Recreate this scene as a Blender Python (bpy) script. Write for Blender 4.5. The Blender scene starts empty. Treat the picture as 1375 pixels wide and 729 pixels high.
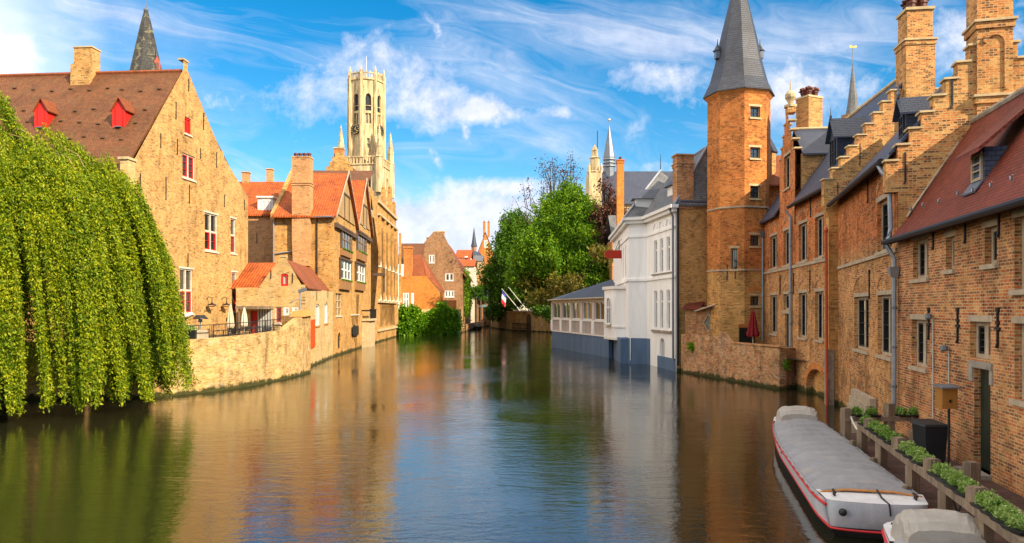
import bpy, bmesh, math, random
import numpy as np
from mathutils import Vector as V, Matrix
from mathutils.geometry import tessellate_polygon
random.seed(7); RNG = np.random.default_rng(7)
R_ = math.radians
sc = bpy.context.scene
COL = sc.collection

# ------------------------------------------------------------------ camera, sky, sun, exposure
cam = bpy.data.cameras.new('camera'); cam.sensor_width = 36.0
cam.lens = 36.0 * 1000.0 / 1375.0
cam.shift_y = 50.5 / 1375.0
cam.clip_end = 20000.0
cam_o = bpy.data.objects.new('camera', cam); COL.objects.link(cam_o)
cam_o.location = (0, 0, 5); cam_o.rotation_euler = (R_(90), 0, 0)
sc.camera = cam_o

SUN_EL = R_(33); SUN_X, SUN_Y = 0.77, -0.638      # horizontal direction towards the sun
sun = bpy.data.lights.new('sun', 'SUN'); sun.energy = 4.1; sun.angle = R_(0.5); sun.color = (1.0, 0.82, 0.56)
sun_o = bpy.data.objects.new('sun', sun); COL.objects.link(sun_o)
sv = V((SUN_X * math.cos(SUN_EL), SUN_Y * math.cos(SUN_EL), math.sin(SUN_EL)))
sun_o.rotation_euler = sv.to_track_quat('Z', 'Y').to_euler(); sun_o.location = (60, -60, 80)

sc.view_settings.view_transform = 'Standard'; sc.view_settings.look = 'None'
sc.view_settings.exposure = 1.17; sc.view_settings.gamma = 1.0; sc.view_settings.use_curve_mapping = False
sc.render.engine = 'CYCLES'
sc.cycles.use_denoising = True
sc.cycles.max_bounces = 8; sc.cycles.diffuse_bounces = 4; sc.cycles.glossy_bounces = 4
sc.cycles.transparent_max_bounces = 8; sc.cycles.caustics_reflective = False; sc.cycles.caustics_refractive = False

class NT:
    """small helper for node trees"""
    def __init__(s, tree): s.t = tree; s.n = tree.nodes; s.l = tree.links
    def new(s, typ, **kw):
        nd = s.n.new(typ)
        for k, v in kw.items(): setattr(nd, k, v)
        return nd
    def set(s, sock, val):
        if isinstance(val, bpy.types.NodeSocket): s.l.new(val, sock)
        else: sock.default_value = val
    def math(s, op, a, b=0.0, c=None, clamp=False):
        nd = s.new('ShaderNodeMath', operation=op, use_clamp=clamp)
        s.set(nd.inputs[0], a); s.set(nd.inputs[1], b)
        if c is not None: s.set(nd.inputs[2], c)
        return nd.outputs[0]
    def vmath(s, op, a, b=(0, 0, 0)):
        nd = s.new('ShaderNodeVectorMath', operation=op); s.set(nd.inputs[0], a); s.set(nd.inputs[1], b)
        return nd.outputs[0]
    def comb(s, x, y, z=0.0):
        nd = s.new('ShaderNodeCombineXYZ'); s.set(nd.inputs[0], x); s.set(nd.inputs[1], y); s.set(nd.inputs[2], z)
        return nd.outputs[0]
    def noise(s, vec, scale, detail=4.0, rough=0.55, dist=0.0):
        nd = s.new('ShaderNodeTexNoise'); s.set(nd.inputs['Vector'], vec)
        nd.inputs['Scale'].default_value = scale; nd.inputs['Detail'].default_value = detail
        nd.inputs['Roughness'].default_value = rough; nd.inputs['Distortion'].default_value = dist
        return nd.outputs['Fac']
    def ramp(s, fac, stops, interp='LINEAR'):
        nd = s.new('ShaderNodeValToRGB'); nd.color_ramp.interpolation = interp
        e = nd.color_ramp.elements
        while len(e) < len(stops): e.new(0.5)
        for el, (p, c) in zip(e, stops):
            el.position = p; el.color = (c, c, c, 1) if isinstance(c, (int, float)) else (*c, 1)
        s.set(nd.inputs[0], fac)
        return nd.outputs[0]
    def mix(s, fac, a, b, blend='MIX'):
        nd = s.new('ShaderNodeMix', data_type='RGBA', blend_type=blend)
        s.set(nd.inputs[0], fac)
        s.set(nd.inputs[6], (*a, 1) if isinstance(a, tuple) and len(a) == 3 else a)
        s.set(nd.inputs[7], (*b, 1) if isinstance(b, tuple) and len(b) == 3 else b)
        return nd.outputs[2]
    def bump(s, h, strength, dist):
        nd = s.new('ShaderNodeBump'); nd.inputs['Strength'].default_value = strength
        nd.inputs['Distance'].default_value = dist; s.set(nd.inputs['Height'], h)
        return nd.outputs[0]

# sky: Nishita with clouds laid out by direction (azimuth tangent a, elevation tangent b)
world = bpy.data.worlds.new('World'); sc.world = world; world.use_nodes = True
w = NT(world.node_tree); w.n.clear()
out = w.new('ShaderNodeOutputWorld'); bg = w.new('ShaderNodeBackground'); w.l.new(bg.outputs[0], out.inputs[0])
bg.inputs['Strength'].default_value = 0.14
sky = w.new('ShaderNodeTexSky'); sky.sky_type = 'NISHITA'; sky.sun_disc = False
sky.sun_elevation = SUN_EL; sky.sun_rotation = math.atan2(SUN_X, SUN_Y); sky.air_density = 1.0; sky.dust_density = 0.25; sky.ozone_density = 2.2
hsv = w.new('ShaderNodeHueSaturation'); hsv.inputs['Saturation'].default_value = 1.5; hsv.inputs['Hue'].default_value = 0.493
hsv.inputs['Value'].default_value = .58
w.l.new(sky.outputs[0], hsv.inputs['Color'])
tc = w.new('ShaderNodeTexCoord'); sep = w.new('ShaderNodeSeparateXYZ'); w.l.new(tc.outputs['Generated'], sep.inputs[0])
dx, dy, dz = sep.outputs
den = w.math('MAXIMUM', w.math('ABSOLUTE', dy), 0.18)
a_ = w.math('DIVIDE', dx, den); b_ = w.math('DIVIDE', dz, den)
ab = w.comb(a_, b_, 0.0)
def blob(cx, cy, rx, ry, k=1.0):
    x = w.math('DIVIDE', w.math('SUBTRACT', a_, cx), rx); y = w.math('DIVIDE', w.math('SUBTRACT', b_, cy), ry)
    r2 = w.math('ADD', w.math('MULTIPLY', x, x), w.math('MULTIPLY', y, y))
    return w.math('MULTIPLY', w.math('EXPONENT', w.math('MULTIPLY', r2, -1.0)), k)
def streak(cx, cy, ang, ln, wd, k):
    c, s_ = math.cos(ang), math.sin(ang)
    dx_ = w.math('SUBTRACT', a_, cx); dy_ = w.math('SUBTRACT', b_, cy)
    wob = w.math('MULTIPLY', w.math('SUBTRACT', w.noise(ab, 22.0, 3, 0.6), 0.5), 0.022)
    p = w.math('DIVIDE', w.math('ADD', w.math('MULTIPLY', dx_, c), w.math('MULTIPLY', dy_, s_)), ln)
    q = w.math('DIVIDE', w.math('ADD', wob, w.math('SUBTRACT', w.math('MULTIPLY', dy_, c), w.math('MULTIPLY', dx_, s_))), wd)
    e = w.math('ADD', w.math('POWER', w.math('ABSOLUTE', p), 3.0), w.math('MULTIPLY', q, q))
    frag = w.ramp(w.noise(ab, 55.0, 6, .7, .4), [(.36, .05), (.62, 1.0)])
    return w.math('MULTIPLY', w.math('MULTIPLY', w.math('EXPONENT', w.math('MULTIPLY', e, -1.0)), k), frag)
def px2(px, py): return (px - 687.5) / 1000.0, (415 - py) / 1000.0
def addall(lst):
    o = lst[0]
    for q in lst[1:]: o = w.math('ADD', o, q)
    return o
# heaped clouds
cum = addall([blob(*px2(500, 70), .085, .045, .45), blob(*px2(590, 110), .07, .05, .45), blob(*px2(560, 150), .13, .035, .35),
              blob(*px2(440, 125), .07, .035, .45), blob(*px2(660, 148), .05, .02, .5), blob(*px2(750, 152), .03, .013, .6),
              blob(*px2(620, 302), .13, .045, 1.25), blob(*px2(520, 325), .06, .03, .8), blob(*px2(740, 310), .10, .04, .7),
              blob(*px2(15, 80), .07, .05, .7), blob(*px2(880, 100), .09, .03, .45), blob(*px2(1080, 120), .12, .05, .5),
              blob(*px2(1300, 60), .10, .08, .55), blob(*px2(1040, 150), .06, .05, .4), blob(*px2(700, 250), .09, .012, .5),
              blob(*px2(900, 225), .08, .012, .5), blob(*px2(300, 140), .10, .03, .3),
              blob(-1.6, .35, .5, .12, .6), blob(1.5, .4, .5, .12, .5)])
n1 = w.noise(ab, 15.0, 10, 0.66, 0.12)
cumm = w.math('SUBTRACT', w.math('ADD', cum, w.math('MULTIPLY', w.math('SUBTRACT', n1, 0.5), 1.5)), 0.26)
cumm = w.math('MULTIPLY', w.math('MULTIPLY', cumm, 2.0, clamp=True), .92)
# high streaky veils, slanting
rot = w.comb(w.math('ADD', w.math('MULTIPLY', a_, .96), w.math('MULTIPLY', b_, .30)),
             w.math('MULTIPLY', w.math('SUBTRACT', w.math('MULTIPLY', b_, .96), w.math('MULTIPLY', a_, -.16)), 4.2), 3.7)
warp = w.vmath('ADD', rot, w.vmath('MULTIPLY', w.comb(w.noise(rot, 1.7, 3), w.noise(rot, 2.1, 3), 0.0), (0.9, 0.9, 0.0)))
n2 = w.noise(warp, 3.2, 9, 0.64, 0.7)
n3 = w.noise(ab, 2.6, 3, 0.5, 0.3)
cir = w.math('ADD', n2, w.math('MULTIPLY', w.math('SUBTRACT', n3, 0.45), 0.75))
cir = w.math('ADD', cir, addall([blob(*px2(760, 50), .25, .09, .12), blob(*px2(1060, 60), .18, .06, .16), blob(*px2(120, 40), .2, .05, .10),
                                 blob(*px2(620, 200), .3, .03, .06), blob(*px2(380, 40), .13, .05, -.12), blob(*px2(800, 195), .2, .04, -.05), blob(*px2(430, 200), .1, .05, -.10)]))
cirm = w.ramp(cir, [(.50, 0.0), (.63, .20), (.80, .58), (.97, .85)])
strk = addall([streak(*px2(585, 42), R_(-62), .030, .007, .8), streak(*px2(625, 172), R_(-80), .024, .008, .8), streak(*px2(583, 210), R_(-55), .016, .006, .8),
               streak(*px2(853, 175), R_(60), .025, .010, .5)])
mask = w.math('MAXIMUM', w.math('MAXIMUM', cumm, cirm), strk)
mask = w.math('MULTIPLY', mask, w.math('GREATER_THAN', dz, -0.01))
# slightly greyer undersides come from a second, offset density sample
n1b = w.noise(w.vmath('ADD', ab, (-0.010, -0.018, 0.0)), 15.0, 10, 0.66, 0.12)
shade = w.math('ADD', 0.80, w.math('MULTIPLY', w.math('SUBTRACT', n1, n1b), 1.7), clamp=True)
ccol = w.mix(shade, (1.55, 1.85, 2.75), (3.35, 3.4, 3.8))
# unseen bright clouds, left and overhead, added as fill for the shaded right facades
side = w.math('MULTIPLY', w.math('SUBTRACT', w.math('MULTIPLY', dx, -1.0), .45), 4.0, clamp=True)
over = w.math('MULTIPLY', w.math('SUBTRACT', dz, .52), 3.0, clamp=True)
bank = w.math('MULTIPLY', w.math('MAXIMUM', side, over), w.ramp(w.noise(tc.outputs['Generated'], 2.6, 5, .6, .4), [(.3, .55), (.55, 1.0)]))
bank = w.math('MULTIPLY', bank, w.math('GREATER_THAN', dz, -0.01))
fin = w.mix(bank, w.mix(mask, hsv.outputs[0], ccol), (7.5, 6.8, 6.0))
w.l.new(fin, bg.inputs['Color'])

# ------------------------------------------------------------------ geometry helpers
CX, HZ, CH = 687.5, 415.0, 5.0
def wx(px, Y): return (px - CX) * Y / 1000.0
def wz(py, Y): return CH - (py - HZ) * Y / 1000.0
def at(px, Y, z=0.0): return V((wx(px, Y), Y, z))
def hit(px, py, p0, n):
    """the point of the plane (p0, n) that the line of sight px, py meets"""
    d = V(((px - CX) / 1000.0, 1.0, (HZ - py) / 1000.0)); c = V((0, 0, CH)); n = V(n)
    return c + d * ((V(p0) - c).dot(n) / d.dot(n))

ORG = {}
class MB:
    def __init__(s): s.v = []; s.f = []
    def add(s, pts, faces):
        k = len(s.v); s.v += [tuple(p) for p in pts]; s.f += [tuple(i + k for i in f) for f in faces]; return s
    def face(s, *pts): return s.add(pts, [tuple(range(len(pts)))])
    def hexa(s, b, t):
        return s.add(list(b) + list(t), [(3, 2, 1, 0), (4, 5, 6, 7), (0, 1, 5, 4), (1, 2, 6, 5), (2, 3, 7, 6), (3, 0, 4, 7)])
    def box(s, x0, x1, y0, y1, z0, z1):
        return s.hexa([(x0, y0, z0), (x1, y0, z0), (x1, y1, z0), (x0, y1, z0)], [(x0, y0, z1), (x1, y0, z1), (x1, y1, z1), (x0, y1, z1)])
    def sbox(s, S, u0, u1, v0, v1, z0, z1):
        return s.hexa([S.p(u0, v0, z0), S.p(u1, v0, z0), S.p(u1, v1, z0), S.p(u0, v1, z0)], [S.p(u0, v0, z1), S.p(u1, v0, z1), S.p(u1, v1, z1), S.p(u0, v1, z1)])
    def prism(s, S, outl, v0, v1):
        n = len(outl)
        a = [S.p(u, v0, z) for u, z in outl]; b = [S.p(u, v1, z) for u, z in outl]
        tri = tessellate_polygon([[V((u, z, 0)) for u, z in outl]])
        return s.add(a + b, [tuple(t) for t in tri] + [(t[2] + n, t[1] + n, t[0] + n) for t in tri] + [(i, (i + 1) % n, (i + 1) % n + n, i + n) for i in range(n)])
    def slab(s, pts, th):
        """a roof sheet: pts are its top face, th its thickness straight down"""
        n = len(pts); pts = [V(p) for p in pts]; low = [p - V((0, 0, th)) for p in pts]
        return s.add(pts + low, [tuple(range(n)), tuple(range(2 * n - 1, n - 1, -1))] + [(i, i + n, (i + 1) % n + n, (i + 1) % n) for i in range(n)])
    def lathe(s, cx, cy, prof, n=8, a0=0.0, cap=True):
        k = len(s.v); pts = []
        for r, z in prof:
            for i in range(n):
                t = a0 + 2 * math.pi * i / n; pts.append((cx + r * math.cos(t), cy + r * math.sin(t), z))
        fs = []
        for j in range(len(prof) - 1):
            for i in range(n):
                fs.append((j * n + i, j * n + (i + 1) % n, (j + 1) * n + (i + 1) % n, (j + 1) * n + i))
        if cap: fs += [tuple(range(n - 1, -1, -1)), tuple((len(prof) - 1) * n + i for i in range(n))]
        return s.add(pts, fs)
    def tube(s, path, r, n=6, r1=None):
        path = [V(p) for p in path]; m = len(path); pts = []
        for i, p in enumerate(path):
            d = (path[min(i + 1, m - 1)] - path[max(i - 1, 0)]).normalized()
            a = d.cross(V((0, 0, 1)) if abs(d.z) < .9 else V((1, 0, 0))).normalized(); b = d.cross(a)
            rr = r if r1 is None else r + (r1 - r) * i / (m - 1)
            for k in range(n):
                t = 2 * math.pi * k / n; pts.append(p + a * (rr * math.cos(t)) + b * (rr * math.sin(t)))
        fs = [(j * n + i, j * n + (i + 1) % n, (j + 1) * n + (i + 1) % n, (j + 1) * n + i) for j in range(m - 1) for i in range(n)]
        fs += [tuple(range(n - 1, -1, -1)), tuple((m - 1) * n + i for i in range(n))]
        return s.add(pts, fs)
    def ball(s, c, r, n=10, m=6, sx=1, sy=1, sz=1):
        prof = []
        for j in range(m + 1):
            t = -math.pi / 2 + math.pi * j / m; prof.append((max(.001, r * math.cos(t)), r * math.sin(t)))
        k = MB().lathe(0, 0, prof, n)
        return s.add([(c[0] + x * sx, c[1] + y * sy, c[2] + z * sz) for x, y, z in k.v], k.f)
    def build(s, name, mat, parent=None, smooth=False, uvz=True, origin=None):
        o0 = V(origin) if origin is not None else (ORG[root_of(parent)] if parent is not None else V((0, 0, 0)))
        me = bpy.data.meshes.new(name)
        me.from_pydata([(x - o0.x, y - o0.y, z - o0.z) for x, y, z in s.v], [], s.f); me.update()
        if smooth:      # weld the strips so that the shading runs across them
            bm = bmesh.new(); bm.from_mesh(me); bmesh.ops.remove_doubles(bm, verts=bm.verts, dist=.0008); bm.to_mesh(me); bm.free(); me.update()
        uv_by_normal(me)
        if smooth: me.polygons.foreach_set('use_smooth', [True] * len(me.polygons))
        me.materials.append(mat)
        o = bpy.data.objects.new(name, me); COL.objects.link(o)
        if parent is not None: o.parent = parent
        elif origin is not None: o.location = origin
        return o
def root_of(o):
    while o.parent is not None: o = o.parent
    return o.name
def uv_by_normal(me):
    """metres on the face: u runs level along it, v up its slope"""
    n = len(me.vertices); co = np.empty(n * 3); me.vertices.foreach_get('co', co); co = co.reshape(-1, 3)
    npoly = len(me.polygons); nr = np.empty(npoly * 3); me.polygons.foreach_get('normal', nr); nr = nr.reshape(-1, 3)
    lt = np.empty(npoly, int); me.polygons.foreach_get('loop_total', lt)
    vi = np.empty(len(me.loops), int); me.loops.foreach_get('vertex_index', vi)
    t = np.stack([-nr[:, 1], nr[:, 0], np.zeros(npoly)], 1); ln = np.linalg.norm(t, axis=1); flat = ln < .05
    t[flat] = (1, 0, 0); ln[flat] = 1; t /= ln[:, None]
    b = np.cross(nr, t)
    b[flat] = (0, 1, 0)
    fi = np.repeat(np.arange(npoly), lt); p = co[vi]
    uv = np.stack([(p * t[fi]).sum(1), (p * b[fi]).sum(1)], 1)
    lay = me.uv_layers.new(name='UVMap'); lay.data.foreach_set('uv', uv.astype(np.float32).ravel())

def tag(o, label, cat, group=None, kind='thing'):
    o['label'] = label; o['category'] = cat; o['kind'] = kind
    if group: o['group'] = group
    return o
def thing(name, label, cat, loc, group=None):
    o = bpy.data.objects.new(name, None); COL.objects.link(o); o.location = loc; o.empty_display_size = .3
    ORG[o.name] = V(loc); return tag(o, label, cat, group)
def copy_tree(o, parent=None):
    c = o.copy(); COL.objects.link(c)
    if parent is not None: c.parent = parent
    for ch in [k for k in o.children]: copy_tree(ch, c)
    return c

class Side:
    """a wall plane from A to B (plan), seen from outside with A on the left; v runs into the building"""
    def __init__(s, A, B, z0=0.0):
        s.A = V((A[0], A[1])); B = V((B[0], B[1])); s.L = (B - s.A).length; s.d = (B - s.A) / s.L
        s.n = V((-s.d.y, s.d.x)); s.ang = math.atan2(s.d.y, s.d.x); s.outl = None; s.holes = []
    def p(s, u, v, z):
        q = s.A + s.d * u + s.n * v; return V((q.x, q.y, z))
    def U(s, px, v=0.0):
        k = (px - CX) / 1000.0; A = s.A + s.n * v
        return (k * A.y - A.x) / (s.d.x - k * s.d.y)
    def Z(s, px, py):
        return wz(py, s.p(s.U(px), 0, 0).y)
    def B(s): return s.A + s.d * s.L

def arch_pts(u0, u1, z0, z1, rise, n=7):
    """an opening outline, flat or with a segmental head"""
    if rise <= 0: return [(u0, z0), (u1, z0), (u1, z1), (u0, z1)]
    zs = z1 - rise; c = (u0 + u1) / 2; h = (u1 - u0) / 2
    return [(u0, z0), (u1, z0)] + [(c + h * math.cos(math.pi * i / n), zs + rise * math.sin(math.pi * i / n)) for i in range(n + 1)]

class House:
    def __init__(s, name, label, cat, O, group=None):
        s.root = thing(name, label, cat, O, group); s.O = V(O); s.sides = []; s.mb = MB(); s.wall = None
    def side(s, A, B, outl=None, z0=0, z1=None, depth=.28):
        S = Side(A, B); S.outl = outl or [(0, z0), (S.L, z0), (S.L, z1), (0, z1)]; S.depth = depth; s.sides.append(S); return S
    def finish(s, mat, name='wall'):
        mb = s.mb
        for S in s.sides:
            loops = [S.outl] + S.holes
            tri = tessellate_polygon([[V((u, z, 0)) for u, z in lp] for lp in loops]); flat = [q for lp in loops for q in lp]
            mb.add([S.p(u, 0, z) for u, z in flat], [tuple(t) for t in tri])
            for h in S.holes:
                n = len(h)
                for i in range(n):
                    a, b = h[i], h[(i + 1) % n]
                    mb.face(S.p(a[0], 0, a[1]), S.p(b[0], 0, b[1]), S.p(b[0], S.depth, b[1]), S.p(a[0], S.depth, a[1]))
        s.wall = mb.build(name, mat, s.root); return s.wall
    def part(s, mb, name, mat, parent=None, **k): return mb.build(name, mat, parent or s.root, **k)
    def place(s, S, u, z, me, name, parent=None, v=0.0):
        o = bpy.data.objects.new(name, me); COL.objects.link(o); o.parent = parent or s.root
        if parent is None or parent is s.root:
            o.location = S.p(u, v, z) - s.O; o.rotation_euler = (0, 0, S.ang)
        return o
    def win(s, S, u0, u1, z0, z1, st, hole=True, v=0.0, name='window', **ov):
        st = dict(st, **ov); w_, h_ = round(u1 - u0, 2), round(z1 - z0, 2)
        rise = st.get('rise', 0) * 1.0
        if hole: S.holes.append(arch_pts(u0, u0 + w_, z0, z0 + h_, rise))
        key = (w_, h_) + tuple(sorted((k, str(q)) for k, q in st.items()))
        if key not in WCACHE: WCACHE[key] = window_meshes(w_, h_, rise, st)
        wm = WCACHE[key]; first = s.place(S, u0, z0, wm[0][1], name, v=v)
        for nm, me in wm[1:]: s.place(S, 0, 0, me, nm, parent=first)
        return first
    def wpx(s, S, pl, pr, pt, pb, st, **ov):
        """a window whose opening spans these picture columns and rows on the wall plane"""
        pc = (pl + pr) / 2; u0, u1 = sorted((S.U(pl), S.U(pr)))
        return s.win(S, round(u0, 2), round(u1, 2), round(S.Z(pc, pb), 2), round(S.Z(pc, pt), 2), st, **ov)

WCACHE = {}
def mk(name, mb, mat, smooth=False):
    me = bpy.data.meshes.new(name); me.from_pydata(mb.v, [], mb.f); me.update(); uv_by_normal(me); me.materials.append(mat)
    if smooth: me.polygons.foreach_set('use_smooth', [True] * len(me.polygons))
    return me
def window_meshes(w_, h_, rise, st):
    """frame mesh first, then sub-parts; local x along the wall, y inward, z up from the sill"""
    M_ = st['frame']; t = st.get('t', .07); y0 = st.get('y', .14); y1 = y0 + st.get('fd', .09)
    f = MB(); e = .004
    outl = arch_pts(e, w_ - e, e, h_ - e, rise)
    inn = arch_pts(t, w_ - t, t, h_ - t, max(0, rise - t * .3) if rise else 0)
    n = len(outl)
    for i in range(n):
        j = (i + 1) % n; a, b, c, d = outl[i], outl[j], inn[j], inn[i]
        f.hexa([(a[0], y0, a[1]), (b[0], y0, b[1]), (c[0], y0, c[1]), (d[0], y0, d[1])], [(a[0], y1, a[1]), (b[0], y1, b[1]), (c[0], y1, c[1]), (d[0], y1, d[1])])
    tm = st.get('tm', t)
    cols = [t + (w_ - 2 * t) * q for q in st.get('cols', [])]; rows = [t + (h_ - 2 * t) * q for q in st.get('rows', [])]
    zc = h_ - t if not rise else h_ - t - rise * .12
    for x in cols: f.box(x - tm / 2, x + tm / 2, y0 + .003, y1 - .002, t, zc)
    for z in rows: f.box(t, w_ - t, y0 + .006, y1 - .004, z - tm / 2, z + tm / 2)
    res = [('window', mk('window', f, M_))]
    xs = [t] + cols + [w_ - t]; zs = [t] + rows + [h_ - t]
    sash = st.get('sash')
    if sash is not None:
        g = MB(); sb = st.get('sb', .045)
        for i in range(len(xs) - 1):
            for j in range(len(zs) - 1):
                if j not in st.get('sash_rows', range(9)): continue
                xa = xs[i] + (tm / 2 if i else 0); xb = xs[i + 1] - (tm / 2 if i < len(xs) - 2 else 0)
                za = zs[j] + (tm / 2 if j else 0); zb = zs[j + 1] - (tm / 2 if j < len(zs) - 2 else 0)
                if rise and j == len(zs) - 2: zb -= rise * .55
                ya, yb = y0 + .03, y1 + .02
                g.box(xa, xa + sb, ya, yb, za, zb); g.box(xb - sb, xb, ya, yb, za, zb)
                g.box(xa + sb, xb - sb, ya, yb, za, za + sb); g.box(xa + sb, xb - sb, ya, yb, zb - sb, zb)
                nb = st.get('bars', (0, 0))
                for q in range(nb[0]):
                    x = xa + (xb - xa) * (q + 1) / (nb[0] + 1); g.box(x - .014, x + .014, ya + .01, yb - .01, za + sb, zb - sb)
                for q in range(nb[1]):
                    z = za + (zb - za) * (q + 1) / (nb[1] + 1); g.box(xa + sb, xb - sb, ya + .012, yb - .012, z - .014, z + .014)
        res.append(('sash', mk('sash', g, sash)))
    yg = y1 - .005 + st.get('gd', .0)
    p = MB(); po = arch_pts(t * .6, w_ - t * .6, t * .6, h_ - t * .6, rise)
    p.add([(x, yg, z) for x, z in po], [tuple(range(len(po)))])
    res.append(('pane', mk('pane', p, st.get('glass') or M['glass'])))
    back = MB(); yb_ = y1 + .75
    if st.get('curtain'):
        c = MB()
        def fold(x0, x1):
            N = 12
            for i in range(N):
                a, b = x0 + (x1 - x0) * i / N, x0 + (x1 - x0) * (i + 1) / N
                c.face((a, yg + .06 + .03 * (i % 2), t), (b, yg + .06 + .03 * ((i + 1) % 2), t), (b, yg + .06 + .03 * ((i + 1) % 2), h_ - t), (a, yg + .06 + .03 * (i % 2), h_ - t))
        fold(t, t + (w_ - 2 * t) * .3); fold(w_ - t - (w_ - 2 * t) * .3, w_ - t)
        res.append(('curtain', mk('curtain', c, M['curtain'])))
    if st.get('sill') is not None:
        q = MB().box(-.09, w_ + .09, -.09, y0 - .004, -.13, -.003); res.append(('sill', mk('sill', q, st['sill'])))
    if st.get('lintel') is not None:
        hh = st.get('lh', .2); q = MB().box(-.14, w_ + .14, -.012, y0 - .002, h_ + .003, h_ + hh); res.append(('lintel', mk('lintel', q, st['lintel'])))
    if st.get('relief') is not None:       # flat brick arch over the opening
        q = MB(); N = 9; c = w_ / 2; r0 = w_ * .78; th = .26; zb = h_ + st.get('rz', .12); sg = math.asin(min(.99, (w_ / 2 + .05) / r0)); zc0 = zb - r0 * math.cos(sg)
        for i in range(N):
            ta, tb = -sg + 2 * sg * i / N, -sg + 2 * sg * (i + 1) / N
            P = lambda r, tt, y: (c + r * math.sin(tt), y, zc0 + r * math.cos(tt))
            q.hexa([P(r0, ta, -.02), P(r0, tb, -.02), P(r0 + th, tb, -.02), P(r0 + th, ta, -.02)], [P(r0, ta, .05), P(r0, tb, .05), P(r0 + th, tb, .05), P(r0 + th, ta, .05)])
        res.append(('relieving_arch', mk('relieving_arch', q, st['relief'])))
    return res
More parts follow.
